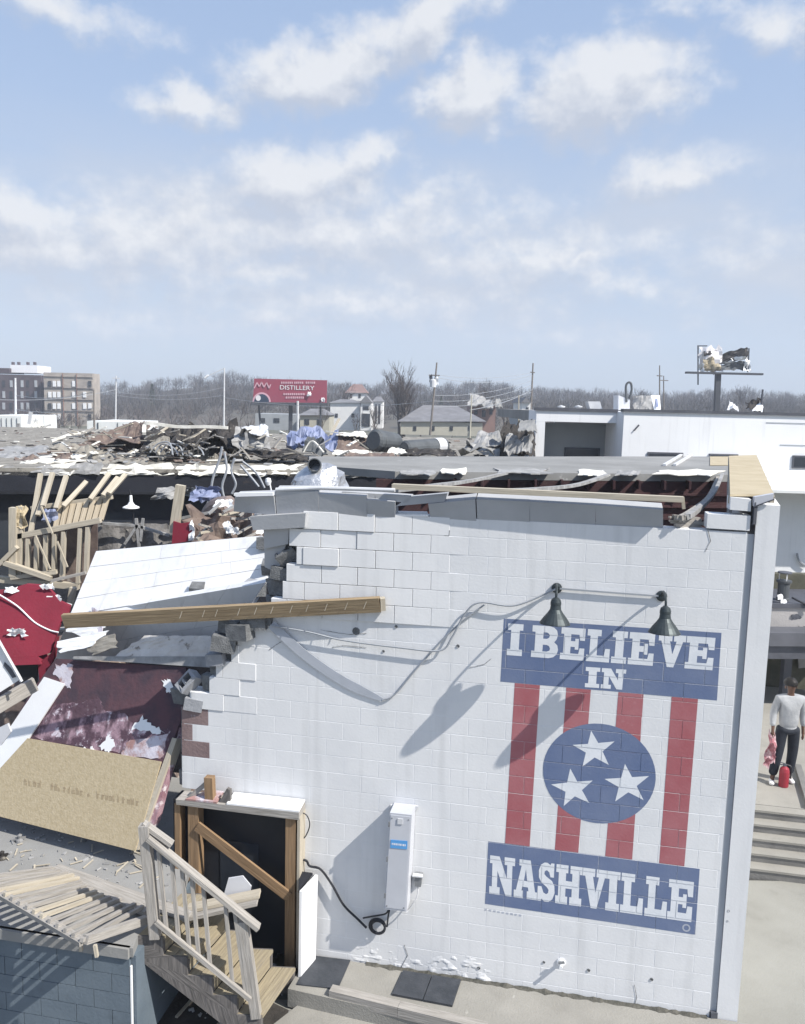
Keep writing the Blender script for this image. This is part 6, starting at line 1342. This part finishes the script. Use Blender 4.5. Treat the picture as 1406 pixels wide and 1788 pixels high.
for (b0_, x_s) in ((738, 1338), (777, 1362)):
    p = P(x_s, b0_, YB); wq('score_line', p.x, x2, p.z - .02, p.z + .02, YB - .012, YB - .001, 'trim_grey')
mb = MB(); mb.beam(P(1107, 752, YB - .03), P(1116, 742, YB - .03), .04, .05); mb.build('wall_bracket', 'coping_dark', wb)
# ribbed canopy and lower wall
cz0, cz1 = P(1330, 860, 28.6), P(1330, 822, YB)
for i in range(5):
    ya, yb = lerp(28.6, YB, i / 5), lerp(28.6, YB, (i + .94) / 5); za, zb2 = lerp(cz0.z, cz1.z, i / 5), lerp(cz0.z, cz1.z, (i + .94) / 5)
    mb = MB(); mb.hexa([Vector((10.5, ya, za)), Vector((22, ya, za)), Vector((22, yb, zb2)), Vector((10.5, yb, zb2)), Vector((10.5, ya, za + .10)), Vector((22, ya, za + .10)), Vector((22, yb, zb2 + .06)), Vector((10.5, yb, zb2 + .06))]); mb.build('canopy_board', 'white_siding', wb)
mb = MB(); mb.tube(curve_pts([P(1392, 966, YB - .1), P(1396, 980, YB - .1), P(1410, 990, YB - .1)], 5), .04, 5); mb.build('wall_cable', 'cable_and_shadow_grey', wb)
# things on that roof
roofz = zt + .1
def ritem(name, lab, cat, fn): 
    t = thing(name, lab, cat, (0, YB + 2, roofz)); fn(t); return t
def f_hvac(t):
    p = P(1088, 715, YB + 3); mb = MB(); mb.prism([P(a, b, YB + 3) for a, b in ((1080, 716), (1100, 716), (1100, 698), (1080, 690))], Vector((0, .8, 0))); mb.build('housing', 'steel_light', t)
    mb = MB(); mb.tube(curve_pts([P(1094, 702, YB + 3), P(1093, 676, YB + 3), P(1097, 668, YB + 3), P(1102, 670, YB + 3), P(1103, 682, YB + 3), P(1099, 696, YB + 3)], 5), .045, 7); mb.build('pipe_loop', 'duct_dark', t)
ritem('roof_unit', 'pale rooftop unit with a dark looped pipe on the white building', 'roof unit', f_hvac)
def f_pan(t): mb = MB(); mb.slab([P(1143, 715, YB + 3), P(1154, 715, YB + 3), P(1152, 690, YB + 3.4), P(1137, 690, YB + 3.4)], .06); mb.build('panel', 'white_clean', t); mb = MB(); mb.slab([P(1146, 710, YB + 2.97), P(1150, 710, YB + 2.97), P(1148, 694, YB + 3.35), P(1144, 694, YB + 3.35)], .02); mb.build('inset', 'tarp_blue', t)
ritem('roof_panel', 'white tilted panel with a blue strip on the roof of the white building', 'panel', f_pan)
def f_box(t): mb = MB(); mb.prism([P(a, b, YB + 4) for a, b in ((1031, 715), (1052, 715), (1048, 701), (1027, 701))], Vector((0, .6, 0))); mb.build('housing', 'steel_light', t)
ritem('roof_hatch', 'small pale roof hatch on the left part of the white building', 'hatch', f_box)
def f_box2(t):
    mb = MB(); mb.sheet([P(1108, 716, YB + 4), P(1140, 716, YB + 4), P(1138, 694, YB + 4.4), P(1106, 692, YB + 4.4)], 8, 5, .2, 1.5, .03, 2.2, .15); mb.build('sheet', 'debris_grey', t)
ritem('crumpled_sheet', 'crumpled grey sheet between the roof unit and the white tilted panel', 'sheet', f_box2)
def f_dish(t): mb = MB(); mb.sheet([P(1270, 717, YB + 3), P(1290, 717, YB + 3), P(1287, 703, YB + 3.5), P(1274, 703, YB + 3.5)], 7, 5, .25, 1.5, .03, 5.2, .2); mb.build('sheet', 'steel_light', t)
ritem('crumpled_cover', 'crumpled pale cover under the torn billboard', 'cover', f_dish)
def f_pile(t):
    mb = MB(); mb.sheet([P(1302, 717, YB + 3), P(1332, 717, YB + 3), P(1328, 698, YB + 3.5), P(1308, 696, YB + 3.5)], 8, 6, .35, 1.6, .03, 9.2, .3); mb.build('sheet', 'debris_dark', t)
    mb = MB(); mb.sheet([P(1312, 718, YB + 2.8), P(1332, 718, YB + 2.8), P(1333, 700, YB + 3), P(1326, 702, YB + 3)], 6, 5, .2, 1.6, .03, 4.2, .3); mb.build('torn_skin', 'white_clean', t)
    mb = MB(); mb.tube([P(1329, 716, YB + 3), P(1332, 680, YB + 3)], .04, 5); mb.build('rod', 'steel_dark', t)
ritem('roof_wreckage', 'dark and white wreckage with a thin rod right of the torn billboard pole', 'debris', f_pile)
for i, a in enumerate((980, 1010)):
    mb = MB(); mb.lathe(P(a, 718, YB + 4), ZU, [(.10, 0), (.10, .15), (.16, .16), (.16, .2), (0, .24)], 10); tag(mb.build('roof_vent', 'steel_light'), ['small round vent nearest the left corner of the white building roof', 'small round vent second from the left corner of the white building roof'][i], 'vent')

# ================================================================== FAR BACKGROUND
def far_box(name, px4, y, depth, m, par):
    """box front from photo corners (left, top, right, bottom) at distance y"""
    l, t_, r_, b_ = px4; p, q = P(l, t_, y), P(r_, b_, y)
    mb = MB(); mb.hexa([Vector((p.x, y, q.z)), Vector((q.x, y, q.z)), Vector((q.x, y + depth, q.z)), Vector((p.x, y + depth, q.z)), Vector((p.x, y, p.z)), Vector((q.x, y, p.z)), Vector((q.x, y + depth, p.z)), Vector((p.x, y + depth, p.z))])
    return mb.build(name, m, par)
YBR = 205
br = thing('brick_building', 'tall damaged brick block with rows of windows at the far left', 'building', P(70, 760, YBR))
far_box('dark_wing', (-60, 652, 75, 775), YBR, 20, 'brick_purple', br)
far_box('pale_wing', (76, 650, 164, 775), YBR - 3, 5, 'brick_tan', br)
far_box('penthouse', (18, 637, 66, 651.5), YBR + 6, 8, 'white_stucco', br)
far_box('dark_tower', (-60, 641, 17, 651.5), YBR + 5, 8, 'brick_purple', br)
for a in (20, 30, 46, 58): far_box('chimney', (a, 632, a + 3, 637), YBR + 7, 1, 'brick_purple', br)
for r_i, b in enumerate((664, 683, 703, 722)):
    for i, a in enumerate((-8, 4, 17, 36, 46, 60)):
        w_ = far_box('window', (a, b, a + 5, b + 12), YBR - .15, .3, 'window_pale' if rng.random() < .6 else 'window_dark', br)
    for i, a in enumerate((84, 92, 100, 119, 126, 145, 154)):
        if rng.random() < .12: continue
        far_box('window', (a, b + 1, a + 5.5, b + 11), YBR - 3.2, .4, rng.choice(['white_clean', 'window_dark', 'white_clean', 'white_clean']), br)
for b in (658, 678, 698, 718): far_box('string_course', (76, b - 1.2, 164, b + .6), YBR - 3.25, .3, 'brick_purple' if b > 660 else 'brick_tan', br)
for a in (109, 133): far_box('pilaster', (a, 652, a + 3, 775), YBR - 3.4, .5, 'brick_red', br)
def simple_house(name, lab, px4, y, m, roof=None, roof_px=None, wins=(), depth=9, cat='house', extra=None):
    t = thing(name, lab, cat, P(px4[0], px4[3], y)); far_box('wall', px4, y, depth, m, t)
    if roof:
        l, tp, r_, bt = roof_px; a, b, c_ = P(l, bt, y - .4), P(r_, bt, y - .4), P((l + r_) / 2, tp, y - .4)
        mb = MB()
        if roof == 'hip':
            e = (b.x - a.x) * .3; q = [Vector((a.x + e, y + depth * .5, c_.z)), Vector((b.x - e, y + depth * .5, c_.z))]; a2, b2 = Vector((a.x, y + depth, a.z)), Vector((b.x, y + depth, b.z))
            mb.face([a, b, q[1], q[0]]); mb.face([b2, a2, q[0], q[1]]); mb.face([a2, a, q[0]]); mb.face([b, b2, q[1]]); mb.face([a, a2, b2, b])
        else:
            mb.prism([a, b, c_], Vector((0, depth + .8, 0)))
        mb.build('roof', extra or 'roof_shingle', t)
    for w_ in wins: far_box('window', w_, y - .08, .2, 'window_dark', t)
    return t
simple_house('white_house', 'white two storey house with a grey roof right of the red billboard', (577, 702, 628, 752), 165, 'house_white', 'hip', (574, 697, 631, 703), [(585, 722, 590, 729), (614, 722, 619, 729)])
simple_house('gabled_house', 'white gabled house front with a dark porch beside the white two storey house', (630, 702, 648, 752), 160, 'house_white', 'gable', (628, 690, 650, 703), [(634, 708, 644, 716), (632, 722, 646, 745)])
simple_house('porch_house', 'narrow white house with tall porch columns left of the big bare tree', (652, 700, 668, 748), 172, 'house_white', 'hip', (650, 692, 670, 701), [(655, 706, 658, 740), (661, 706, 664, 740)])
simple_house('red_roof_house', 'house with a reddish hipped roof rising above the white houses', (606, 684, 638, 700), 195, 'house_white', 'hip', (602, 670, 642, 686), [(611, 688, 615, 695), (626, 688, 630, 695)], extra='house_brick')
simple_house('long_shed', 'long low yellowish building with a broad grey roof right of the big bare tree', (700, 735, 842, 762), 125, 'house_yellow', 'hip', (694, 708, 850, 736), [(722 + i * 32, 744, 727 + i * 32, 752) for i in range(4)], depth=16, cat='building')
simple_house('small_white_house', 'tiny white hut on the slope left of the leaning utility pole', (706, 694, 720, 706), 190, 'house_white', 'gable', (704, 690, 722, 695), [(711, 698, 715, 705)])
simple_house('brick_house', 'damaged red brick house with its roof torn off left of the white building', (822, 706, 864, 762), 140, 'house_brick', None, None, [(828, 716, 834, 724), (842, 716, 848, 728), (855, 714, 860, 724)])
t = thing('roof_wreck', 'torn pale roof pieces lying on top of the brick house', 'roof', P(840, 706, 139))
mb = MB(); mb.sheet([P(816, 706, 138), P(862, 708, 138), P(858, 694, 141), P(822, 696, 141)], 9, 5, 1.2, .4, .2, 2.1, .15); mb.build('sheet', 'debris_grey', t)
mb = MB(); mb.sheet([P(864, 712, 138), P(878, 712, 138), P(874, 698, 140), P(866, 700, 140)], 6, 4, .8, .5, .2, 4.1, .2); mb.build('sheet', 'roof_membrane', t)
simple_house('grey_house', 'small pale house with one dark window left of the white building corner', (912, 702, 926, 724), 110, 'house_white', 'gable', (910, 694, 928, 703), [(919, 711, 923, 719)])
simple_house('flat_shop', 'low grey flat roofed shop left of the white building', (906, 722, 934, 752), 100, 'grey_stucco', None, None, [(912, 730, 918, 738)])
simple_house('white_trailer', 'white ribbed trailer at the far left edge below the brick block', (-30, 725, 38, 752), 88, 'white_siding', None, None, [(2 + i * 9, 730, 3 + i * 9, 750) for i in range(4)], cat='trailer')
simple_house('long_trailer', 'long white trailer right of the brick block', (152, 735, 236, 757), 95, 'white_siding', None, None, [(170, 738, 172, 756), (205, 738, 206, 756)], cat='trailer')
simple_house('white_van_box', 'white box shaped shed low at the far left edge', (-20, 757, 45, 775), 70, 'white_stucco', None, None, [(2, 762, 10, 770)], cat='shed')
simple_house('grey_shop', 'grey low building under the red billboard', (446, 722, 520, 752), 140, 'grey_stucco', None, None, [(455, 730, 463, 738), (478, 730, 488, 738)], cat='building')
simple_house('tan_shop', 'tan low building between the red billboard and the white house', (524, 724, 575, 756), 135, 'house_yellow', 'hip', (520, 714, 578, 725), [(532, 732, 540, 742), (554, 732, 562, 742)], cat='building')
for i in range(9):                                                # pale upright wreckage and posts far left
    a = rng.uniform(-5, 75); b = rng.uniform(738, 775); mb = MB()
    if i % 2: mb.beam(P(a, b, 60), P(a + rng.uniform(-3, 3), b - rng.uniform(14, 34), 60), .22, .15)
    else: mb.sheet([P(a, b, 60), P(a + 22, b, 60), P(a + 20, b - 14, 61), P(a + 4, b - 10, 61)], 5, 4, .5, .6, .08, i * 2.2, .2)
    tag(mb.build('pale_wreckage', rng.choice(['roof_white', 'debris_grey', 'steel_light'])), 'pale upright post of wreckage standing in the lot at the far left' if i % 2 else 'pale crumpled sheet of wreckage lying in the lot at the far left', 'wreckage', 'pale posts in the lot at the far left' if i % 2 else 'pale sheets in the lot at the far left')

# ---- billboards
YR1 = 125
rb = thing('red_billboard', 'red billboard advertising a distillery on dark steel posts', 'billboard', P(505, 748, YR1))
bq = lambda a, b, o=0.0: P(a, b, YR1 - o)
mb = MB(); mb.slab([bq(442, 702), bq(570, 703.5), bq(571, 664), bq(444, 661)], Vector((0, .5, 0))); mb.build('face', 'bb_red', rb)
mb = MB(); mb.beam(bq(439, 705.5, .3), bq(573, 706, .3), .9, .35); mb.build('catwalk', 'steel_dark', rb)
for a, a2 in ((452, 458), (508, 507), (560, 560)):
    mb = MB(); mb.beam(bq(a, 706, -.6), lift(bq(a2, 748, -.6), -.6), .55 if a == 508 else .25, .4); mb.build('post', 'steel_dark', rb)
mb = MB(); mb.tube([bq(520, 700, .8), bq(520, 760, .8)], .18, 6); mb.build('lamp_post', 'steel_light', rb)
def flat_text(txt, l, base, h, w, m, par, name='lettering'):
    cu = bpy.data.curves.new('txt', 'FONT'); cu.body = txt; cu.size = 1; cu.extrude = .01
    ob = bpy.data.objects.new('txt', cu); me = bpy.data.meshes.new_from_object(ob)
    bpy.data.objects.remove(ob); xs = [v.co.x for v in me.vertices]; ys = [v.co.y for v in me.vertices]
    p = bq(l, base, .06); q = bq(l + w, base, .06); hh = (bq(l, base - h, .06) - p).length
    sx = (q.x - p.x) / (max(xs) - min(xs)); sy = hh / (max(ys) - min(ys))
    for v in me.vertices: v.co = Vector(((v.co.x - min(xs)) * sx, -v.co.z, (v.co.y - min(ys)) * sy))
    me.materials.clear(); me.materials.append(MATS[m])
    o = bpy.data.objects.new(name, me); COL.objects.link(o); put(o, p, par); return o
flat_text('DISTILLERY', 489, 680, 7.5, 60, 'bb_white', rb)
for (l, b, w_) in ((491, 670, 19), (514, 670, 16), (534, 670, 14), (495, 690, 36), (499, 696, 31)):   # lines too blurred to read
    x_ = l
    while x_ < l + w_:
        ww = rng.uniform(1.6, 3.0); mb = MB(); mb.slab([bq(x_, b, .06), bq(x_ + ww, b, .06), bq(x_ + ww, b - 3.6, .06), bq(x_, b - 3.6, .06)], Vector((0, .04, 0))); mb.build('small_lettering', 'bb_pink', rb); x_ += ww + 1.0
pts = [(444, 678), (449, 668), (453, 675), (457, 667), (461, 676), (466, 668), (470, 678), (473, 671)]
mb = MB()
for (a, b), (c_, d) in zip(pts, pts[1:]): mb.beam(bq(a, b, .08), bq(c_, d, .08), .05, .16)
mb.build('script_mark', 'bb_pink', rb)
mb = MB(); mb.prism([bq(457 + 16 * math.cos(a / 12 * math.pi), 702 - 17 * math.sin(a / 12 * math.pi), .06) for a in range(13)], Vector((0, .04, 0))); mb.build('arc_border', 'bb_pink', rb)
mb = MB(); mb.prism([bq(457 + 13 * math.cos(a / 12 * math.pi), 702 - 14 * math.sin(a / 12 * math.pi), .12) for a in range(13)], Vector((0, .04, 0))); mb.build('arc_field', 'bb_navy', rb)
mb = MB(); mb.prism([bq(451 + 4.5 * math.cos(a / 6 * math.pi), 695 - 5 * math.sin(a / 6 * math.pi), .18) for a in range(12)], Vector((0, .04, 0))); mb.build('pale_spot', 'bb_white', rb)
for (a, b) in ((540, 688), (564, 698)):
    mb = MB(); mb.sheet([bq(a - 4, b + 4, .2), bq(a + 4, b + 3, .2), bq(a + 3, b - 4, .2), bq(a - 2, b - 4, .2)], 4, 4, .3, 1, .05, a * .1, .4); mb.build('torn_paper', 'bb_white', rb)
YR2 = 95
tb = thing('torn_billboard', 'shredded billboard on a single dark pole above the white building', 'billboard', P(1252, 740, YR2))
cq = lambda a, b, o=0.0: P(a, b, YR2 - o)
mb = MB(); mb.beam(cq(1254, 652), cq(1250, 745), .55, .55, Vector((0, 1, 0))); mb.build('pole', 'steel_dark', tb)
mb = MB(); mb.beam(cq(1198, 650.5, .3), cq(1331, 653.5, .3), .7, .22); mb.build('catwalk', 'steel_dark', tb)
for a_, b_ in (((1219, 604), (1219, 672)), ((1308, 608), (1306, 650))): mb = MB(); mb.beam(cq(*a_), cq(*b_), .12, .12, Vector((0, 1, 0))); mb.build('upright', 'steel_dark', tb)
mb = MB(); mb.beam(cq(1218, 604), cq(1235, 604), .12, .12); mb.build('frame_bar', 'steel_dark', tb)
shreds = [((1220, 648), (1262, 650), (1260, 606), (1222, 606), 'bb_white', 0), ((1224, 647), (1260, 648), (1258, 626), (1232, 624), 'plywood', .15), ((1258, 634), (1306, 626), (1304, 606), (1262, 616), 'debris_dark', .1), ((1260, 646), (1304, 646), (1302, 630), (1260, 632), 'duct_dark', .15), ((1298, 648), (1312, 649), (1309, 622), (1302, 624), 'white_clean', .2), ((1280, 630), (1302, 628), (1300, 622), (1278, 624), 'white_clean', .3), ((1221, 650), (1230, 648), (1228, 634), (1221, 636), 'white_clean', .3), ((1230, 622), (1246, 620), (1240, 612), (1228, 614), 'debris_dark', .3)]
for i, s_ in enumerate(shreds):
    mb = MB(); mb.sheet([cq(*s_[0], s_[5]), cq(*s_[1], s_[5]), cq(*s_[2], s_[5]), cq(*s_[3], s_[5])], 8, 6, .45, .9, .06, i * 2.7, .22); mb.build('torn_panel', s_[4], tb)

# ---- poles and wires
def pole(lab, a, b, c_, d, y, r_, arms=(), extra=None, m='pole_wood', name='utility_pole'):
    t = thing(name, lab, 'pole', P(c_, d, y)); mb = MB(); mb.tube([P(c_, d, y), P(a, b, y)], r_, 7, r_ * .65); mb.build('shaft', m, t)
    for (l, yy, r2) in arms: mb = MB(); mb.beam(P(l, yy, y - .2), P(r2, yy + .6, y - .2), .12, .14); mb.build('crossarm', m, t)
    if extra: extra(t, y)
    return t
def tf(t, y):
    mb = MB(); mb.lathe(P(756, 676, y - .5), ZU, [(0, 0), (.42, 0), (.42, .9), (.3, 1.0), (0, 1.0)], 12); mb.build('transformer', 'steel_light', t)
    mb = MB(); mb.sheet([P(750, 668, y - .6), P(756, 668, y - .6), P(755, 654, y - .6), P(750, 656, y - .6)], 4, 4, .3, 1, .05, 1.1, .3); mb.build('hanging_scrap', 'steel_dark', t)
    mb = MB(); mb.sheet([P(761, 672, y - .6), P(766, 671, y - .6), P(765, 656, y - .6), P(761, 658, y - .6)], 4, 4, .3, 1, .05, 6.1, .3); mb.build('hanging_scrap', 'white_clean', t)
pole('leaning utility pole with a white transformer right of the big bare tree', 763, 633, 751, 760, 110, .16, ((749, 655, 768),), tf)
pole('tall bare utility pole left of the white building corner', 931, 634, 926, 740, 120, .16, ((926, 650, 934),))
pole('tall thin street light pole in front of the wooded hill', 392, 642, 391, 752, 120, .14, (), lambda t, y: (MB().beam(P(392, 643, y), P(362, 657, y), .12, .1).build('arm', 'steel_light', t), MB().beam(P(364, 655, y), P(358, 660, y), .5, .2).build('lamp_head', 'white_clean', t)), 'steel_light', 'street_light')
pole('pale pole right beside the long white trailer', 203, 656, 202, 748, 120, .13, ((197, 660, 209),), None, 'steel_light')
pole('dark pole at the right corner of the brick block', 164, 680, 165, 752, 90, .12)
pole('pale pole in front of the dark wing of the brick block', 27, 660, 28, 756, 95, .16, (), None, 'steel_light')
pole('left of two utility poles behind the white tilted roof panel', 1152, 638, 1152, 720, 130, .13, ((1147, 656, 1157),))
pole('right of two utility poles behind the white tilted roof panel', 1159, 656, 1159, 720, 140, .13, ((1152, 664, 1167),))
pole('thin pale pole beside the damaged brick house', 824, 690, 820, 776, 80, .09, (), None, 'house_yellow')
pole('thin pale pole just left of the white building corner', 906, 690, 905, 770, 70, .07, (), None, 'wood_pale')
wl_ = 0
for (a, b, ya, c_, d, yc, sag) in ((766, 655, 110, 931, 650, 120, 1.2), (766, 660, 110, 931, 655, 120, 1.6), (757, 690, 110, 930, 664, 120, 1.4), (757, 700, 110, 930, 672, 120, 1.5), (820, 716, 80, 930, 680, 120, .8), (757, 710, 110, 930, 684, 120, 1.2), (-20, 697, 95, 203, 680, 120, 1.2), (28, 690, 95, 164, 684, 90, 1.0), (203, 684, 120, 392, 676, 120, 1.6), (203, 690, 120, 392, 690, 120, 1.2), (28, 715, 95, 165, 712, 90, .8), (392, 694, 120, 757, 700, 110, 2.0)):
    p, q = P(a, b, ya), P(c_, d, yc); pts = [lerp(p, q, i / 12) - ZU * sag * 4 * (i / 12) * (1 - i / 12) * .5 for i in range(13)]
    mb = MB(); mb.tube(pts, .035, 4); o = mb.build('overhead_wire', 'cable_and_shadow_grey')
    tag(o, ['highest wire from the leaning pole to the tall bare pole', 'second highest wire from the leaning pole to the tall bare pole', 'third wire down from the leaning pole to the tall bare pole', 'fourth wire down from the leaning pole to the tall bare pole', 'wire rising from the thin pale pole by the brick house', 'lowest wire from the leaning pole to the tall bare pole', 'wire crossing the whole brick block at the far left', 'short upper wire across the dark wing of the brick block', 'upper wire from the pale pole to the tall street light', 'lower wire from the pale pole to the tall street light', 'short lower wire across the dark wing of the brick block', 'long wire passing behind the red billboard'][wl_], 'wire'); wl_ += 1

# ---- trees
def bare_tree(lab, px_, base_py, top_py, y, spread, seed, nlimb=5, m='bark', grp=None, multi=1):
    r_ = random.Random(seed); b = P(px_, base_py, y); H = P(px_, top_py, y).z - b.z
    t = thing('bare_tree', lab, 'tree', b, grp); tm = MB(); cm = MB()
    def grow(p, d, L_, rad, lev):
        n_ = 3; pts = [p]; dd_ = d
        for i in range(n_):
            dd_ = (dd_ + Vector((r_.uniform(-.2, .2), r_.uniform(-.2, .2), r_.uniform(-.05, .2)))).normalized(); pts.append(pts[-1] + dd_ * L_ / n_)
        (tm if lev < 2 else cm).tube(pts, rad, 5 if lev < 2 else 3, rad * .5, cap=False)
        if lev >= 4: return
        k = nlimb if lev < 2 else 4
        for i in range(k):
            f = r_.uniform(.35, 1.0); q = pts[min(int(f * n_), n_ - 1)]; q = lerp(q, pts[min(int(f * n_) + 1, n_)], f * n_ % 1)
            nd = (dd_ * r_.uniform(.6, 1.0) + Vector((r_.uniform(-1, 1) * spread, r_.uniform(-1, 1) * spread, r_.uniform(.0, .5)))).normalized()
            grow(q, nd, L_ * r_.uniform(.5, .72), rad * r_.uniform(.42, .6), lev + 1)
    for i in range(multi):
        o_ = Vector((r_.uniform(-.8, .8), r_.uniform(-.5, .5), 0)) if multi > 1 else Vector()
        grow(b + o_, Vector((r_.uniform(-.12, .12), 0, 1)).normalized(), H * (.42 if multi == 1 else .5), H * .020, 0)
    tm.build('trunk', m, t); cm.build('crown', 'twig', t)
    return t
bare_tree('big bare tree with several tall trunks right of the white houses', 700, 765, 643, 130, .6, 5, 5, multi=4)
bare_tree('bare tree behind the reddish roof', 604, 740, 646, 185, .8, 8)
bare_tree('bare round topped tree on the skyline above the brick house', 850, 735, 648, 210, .9, 12)
bare_tree('bare tree on the hilltop behind the tall street light', 398, 720, 640, 300, .9, 21)
bare_tree('bare tree in front of the right half of the white houses', 660, 762, 690, 120, .7, 31, 4)
bare_tree('bare tree beside the pale wing of the brick block', 140, 768, 712, 110, .7, 41, 4)
bare_tree('bare bush like tree right of the torn billboard pole', 1292, 738, 662, 240, .9, 55)
bare_tree('bare tree left of the torn billboard pole', 1215, 738, 676, 260, .9, 57)
bare_tree('bare tree peeping over the roof unit of the white building', 1116, 738, 660, 250, .7, 59)
for i_, (tx, tb_, tt, ty) in enumerate(((622, 765, 705, 118), (735, 762, 690, 150), (790, 760, 682, 160), (885, 758, 684, 150), (560, 758, 700, 130), (330, 750, 690, 200), (240, 752, 696, 190), (420, 752, 690, 170), (910, 760, 694, 130))):
    bare_tree(['thin bare tree right in front of the white two storey house', 'thin bare tree just left of the leaning utility pole', 'thin bare tree behind the yellowish low building', 'thin bare tree between the brick house and the white building', 'thin bare tree below the right end of the red billboard', 'bare tree on the slope left of the tall street light', 'bare tree on the slope behind the long white trailer', 'bare tree on the slope left of the red billboard', 'thin bare tree beside the low grey flat roofed shop'][i_], tx, tb_, tt, ty, .7, 100 + i_, 4)
bare_tree('bare tree between the brick block and the pale pole', 182, 758, 690, 180, .8, 61, 4)
def evergreen(lab, px_, base_py, top_py, y, seed):
    r_ = random.Random(seed); b = P(px_, base_py, y); H = P(px_, top_py, y).z - b.z
    t = thing('evergreen_tree', lab, 'tree', b); mb = MB(); mb.tube([b, b + ZU * H], H * .02, 5, .02); mb.build('trunk', 'bark', t); mb = MB()
    for i in range(420):
        f = r_.random() ** .8; a = r_.uniform(0, 6.283); rr = (1 - f) * H * .22 * r_.uniform(.5, 1.1); c_ = b + ZU * (H * (.08 + .92 * f)) + Vector((math.cos(a), math.sin(a), 0)) * rr
        s_ = H * .05; mb.face([c_, c_ + Vector((r_.uniform(-s_, s_), r_.uniform(-s_, s_), -s_ * .6)), c_ + Vector((r_.uniform(-s_, s_), r_.uniform(-s_, s_), s_ * .3))])
    mb.build('crown', 'evergreen', t)
evergreen('dark evergreen on the wooded hillside left of the street light', 266, 712, 670, 260, 3)
evergreen('dark evergreen low on the slope near the damaged brick house', 770, 716, 690, 230, 4)
PROF = [(-400, 676), (-100, 670), (100, 668), (170, 663), (230, 661), (300, 655), (350, 650), (390, 644), (430, 648), (500, 659), (580, 662), (660, 661), (760, 664), (850, 661), (930, 671), (1050, 677), (1150, 681), (1250, 674), (1300, 671), (1350, 680), (1406, 683), (1800, 690)]
def prof(x):
    for (a, b), (c_, d) in zip(PROF, PROF[1:]):
        if a <= x <= c_: return b + (d - b) * (x - a) / (c_ - a)
    return 680
# wooded hill: terrain first
mb = MB(); nx, ny = 60, 12
def hillpt(i, j):
    x_ = -400 + 2200 * i / nx; t_ = j / ny; y = 215 + 330 * t_
    py = lerp(738, prof(x_) + 26, min(1, t_ * 1.25) ** .7) + noise.noise(Vector((x_ * .01, t_ * 5, 1))) * 3
    p = P(x_, py, y); p.z = max(p.z, -.6) if j else -.7; return p
for i in range(nx):
    for j in range(ny): mb.face([hillpt(i, j), hillpt(i + 1, j), hillpt(i + 1, j + 1), hillpt(i, j + 1)])
struct('wooded_hill', mb, 'hill_ground')
wr = random.Random(77)
def woods(name, n, ylo, yhi, m, hlo, hhi, plo, phi):
    mb = MB()
    for i in range(n):
        x_ = wr.uniform(-330, 1720); t_ = wr.random(); y = ylo + (yhi - ylo) * t_
        ptop = lerp(phi, plo(x_) if callable(plo) else plo, t_ ** .6) + wr.gauss(0, 2.2)
        top = P(x_, ptop, y); h = wr.uniform(hlo, hhi); b = top - ZU * h
        mb.tube([b, b + ZU * h * .55], h * .018, 3, h * .008, cap=False)
        rx = h * wr.uniform(.40, .58); rz = h * wr.uniform(.36, .44); c_ = b + ZU * (h - rz)
        for k in range(44):
            a = wr.uniform(0, 6.283); el_ = math.asin(wr.uniform(-.5, 1)); rr = wr.uniform(.6, 1.02)
            e = c_ + Vector((math.cos(a) * math.cos(el_) * rx * rr, math.sin(a) * math.cos(el_) * rx * rr, math.sin(el_) * rz * rr))
            o = b + ZU * (h * wr.uniform(.25, .6)); o = lerp(o, e, wr.uniform(.15, .5)); w_ = h * .010
            d = e - o; s_ = Vector((-math.sin(a), math.cos(a), 0)) * w_
            mb.face([o - s_, o + s_, e])
            for r_ in range(2):
                q = lerp(o, e, wr.uniform(.4, .8)); e2 = q + (d * .5 + Vector((wr.uniform(-1, 1), wr.uniform(-1, 1), wr.uniform(-.2, .8))) * h * .07)
                mb.face([q - ZU * w_ * .4 + s_ * .4, q + ZU * w_ * .4 - s_ * .4, e2])
    o = mb.build(name, m); return tag(o, 'grey brown leafless woods covering the far hillside', 'woods', kind='stuff')
woods('distant_woods', 2700, 235, 480, 'twig_far', 7, 11, prof, 714)
w2 = woods('scrub_woods', 170, 150, 235, 'twig', 5, 8, 706, 722); w2['label'] = 'grey scrubby leafless trees among the houses below the hill'

# ---- air: thin haze over the whole place
mb = MB(); mb.hexa([Vector((-720, -60, -1.7)), Vector((720, -60, -1.7)), Vector((720, 640, -1.7)), Vector((-720, 640, -1.7)), Vector((-720, -60, 60)), Vector((720, -60, 60)), Vector((720, 640, 60)), Vector((-720, 640, 60))])
hm = bpy.data.materials.new('haze_air'); hm.use_nodes = True; hn = hm.node_tree; hn.nodes.clear()
ho = hn.nodes.new('ShaderNodeOutputMaterial'); hv = hn.nodes.new('ShaderNodeVolumePrincipled'); hv.inputs['Color'].default_value = (.80, .87, 1, 1); hv.inputs['Density'].default_value = .00065; hv.inputs['Anisotropy'].default_value = .0
hn.links.new(hv.outputs[0], ho.inputs['Volume'])
hz = mb.build('haze', hm); tag(hz, kind='stuff')
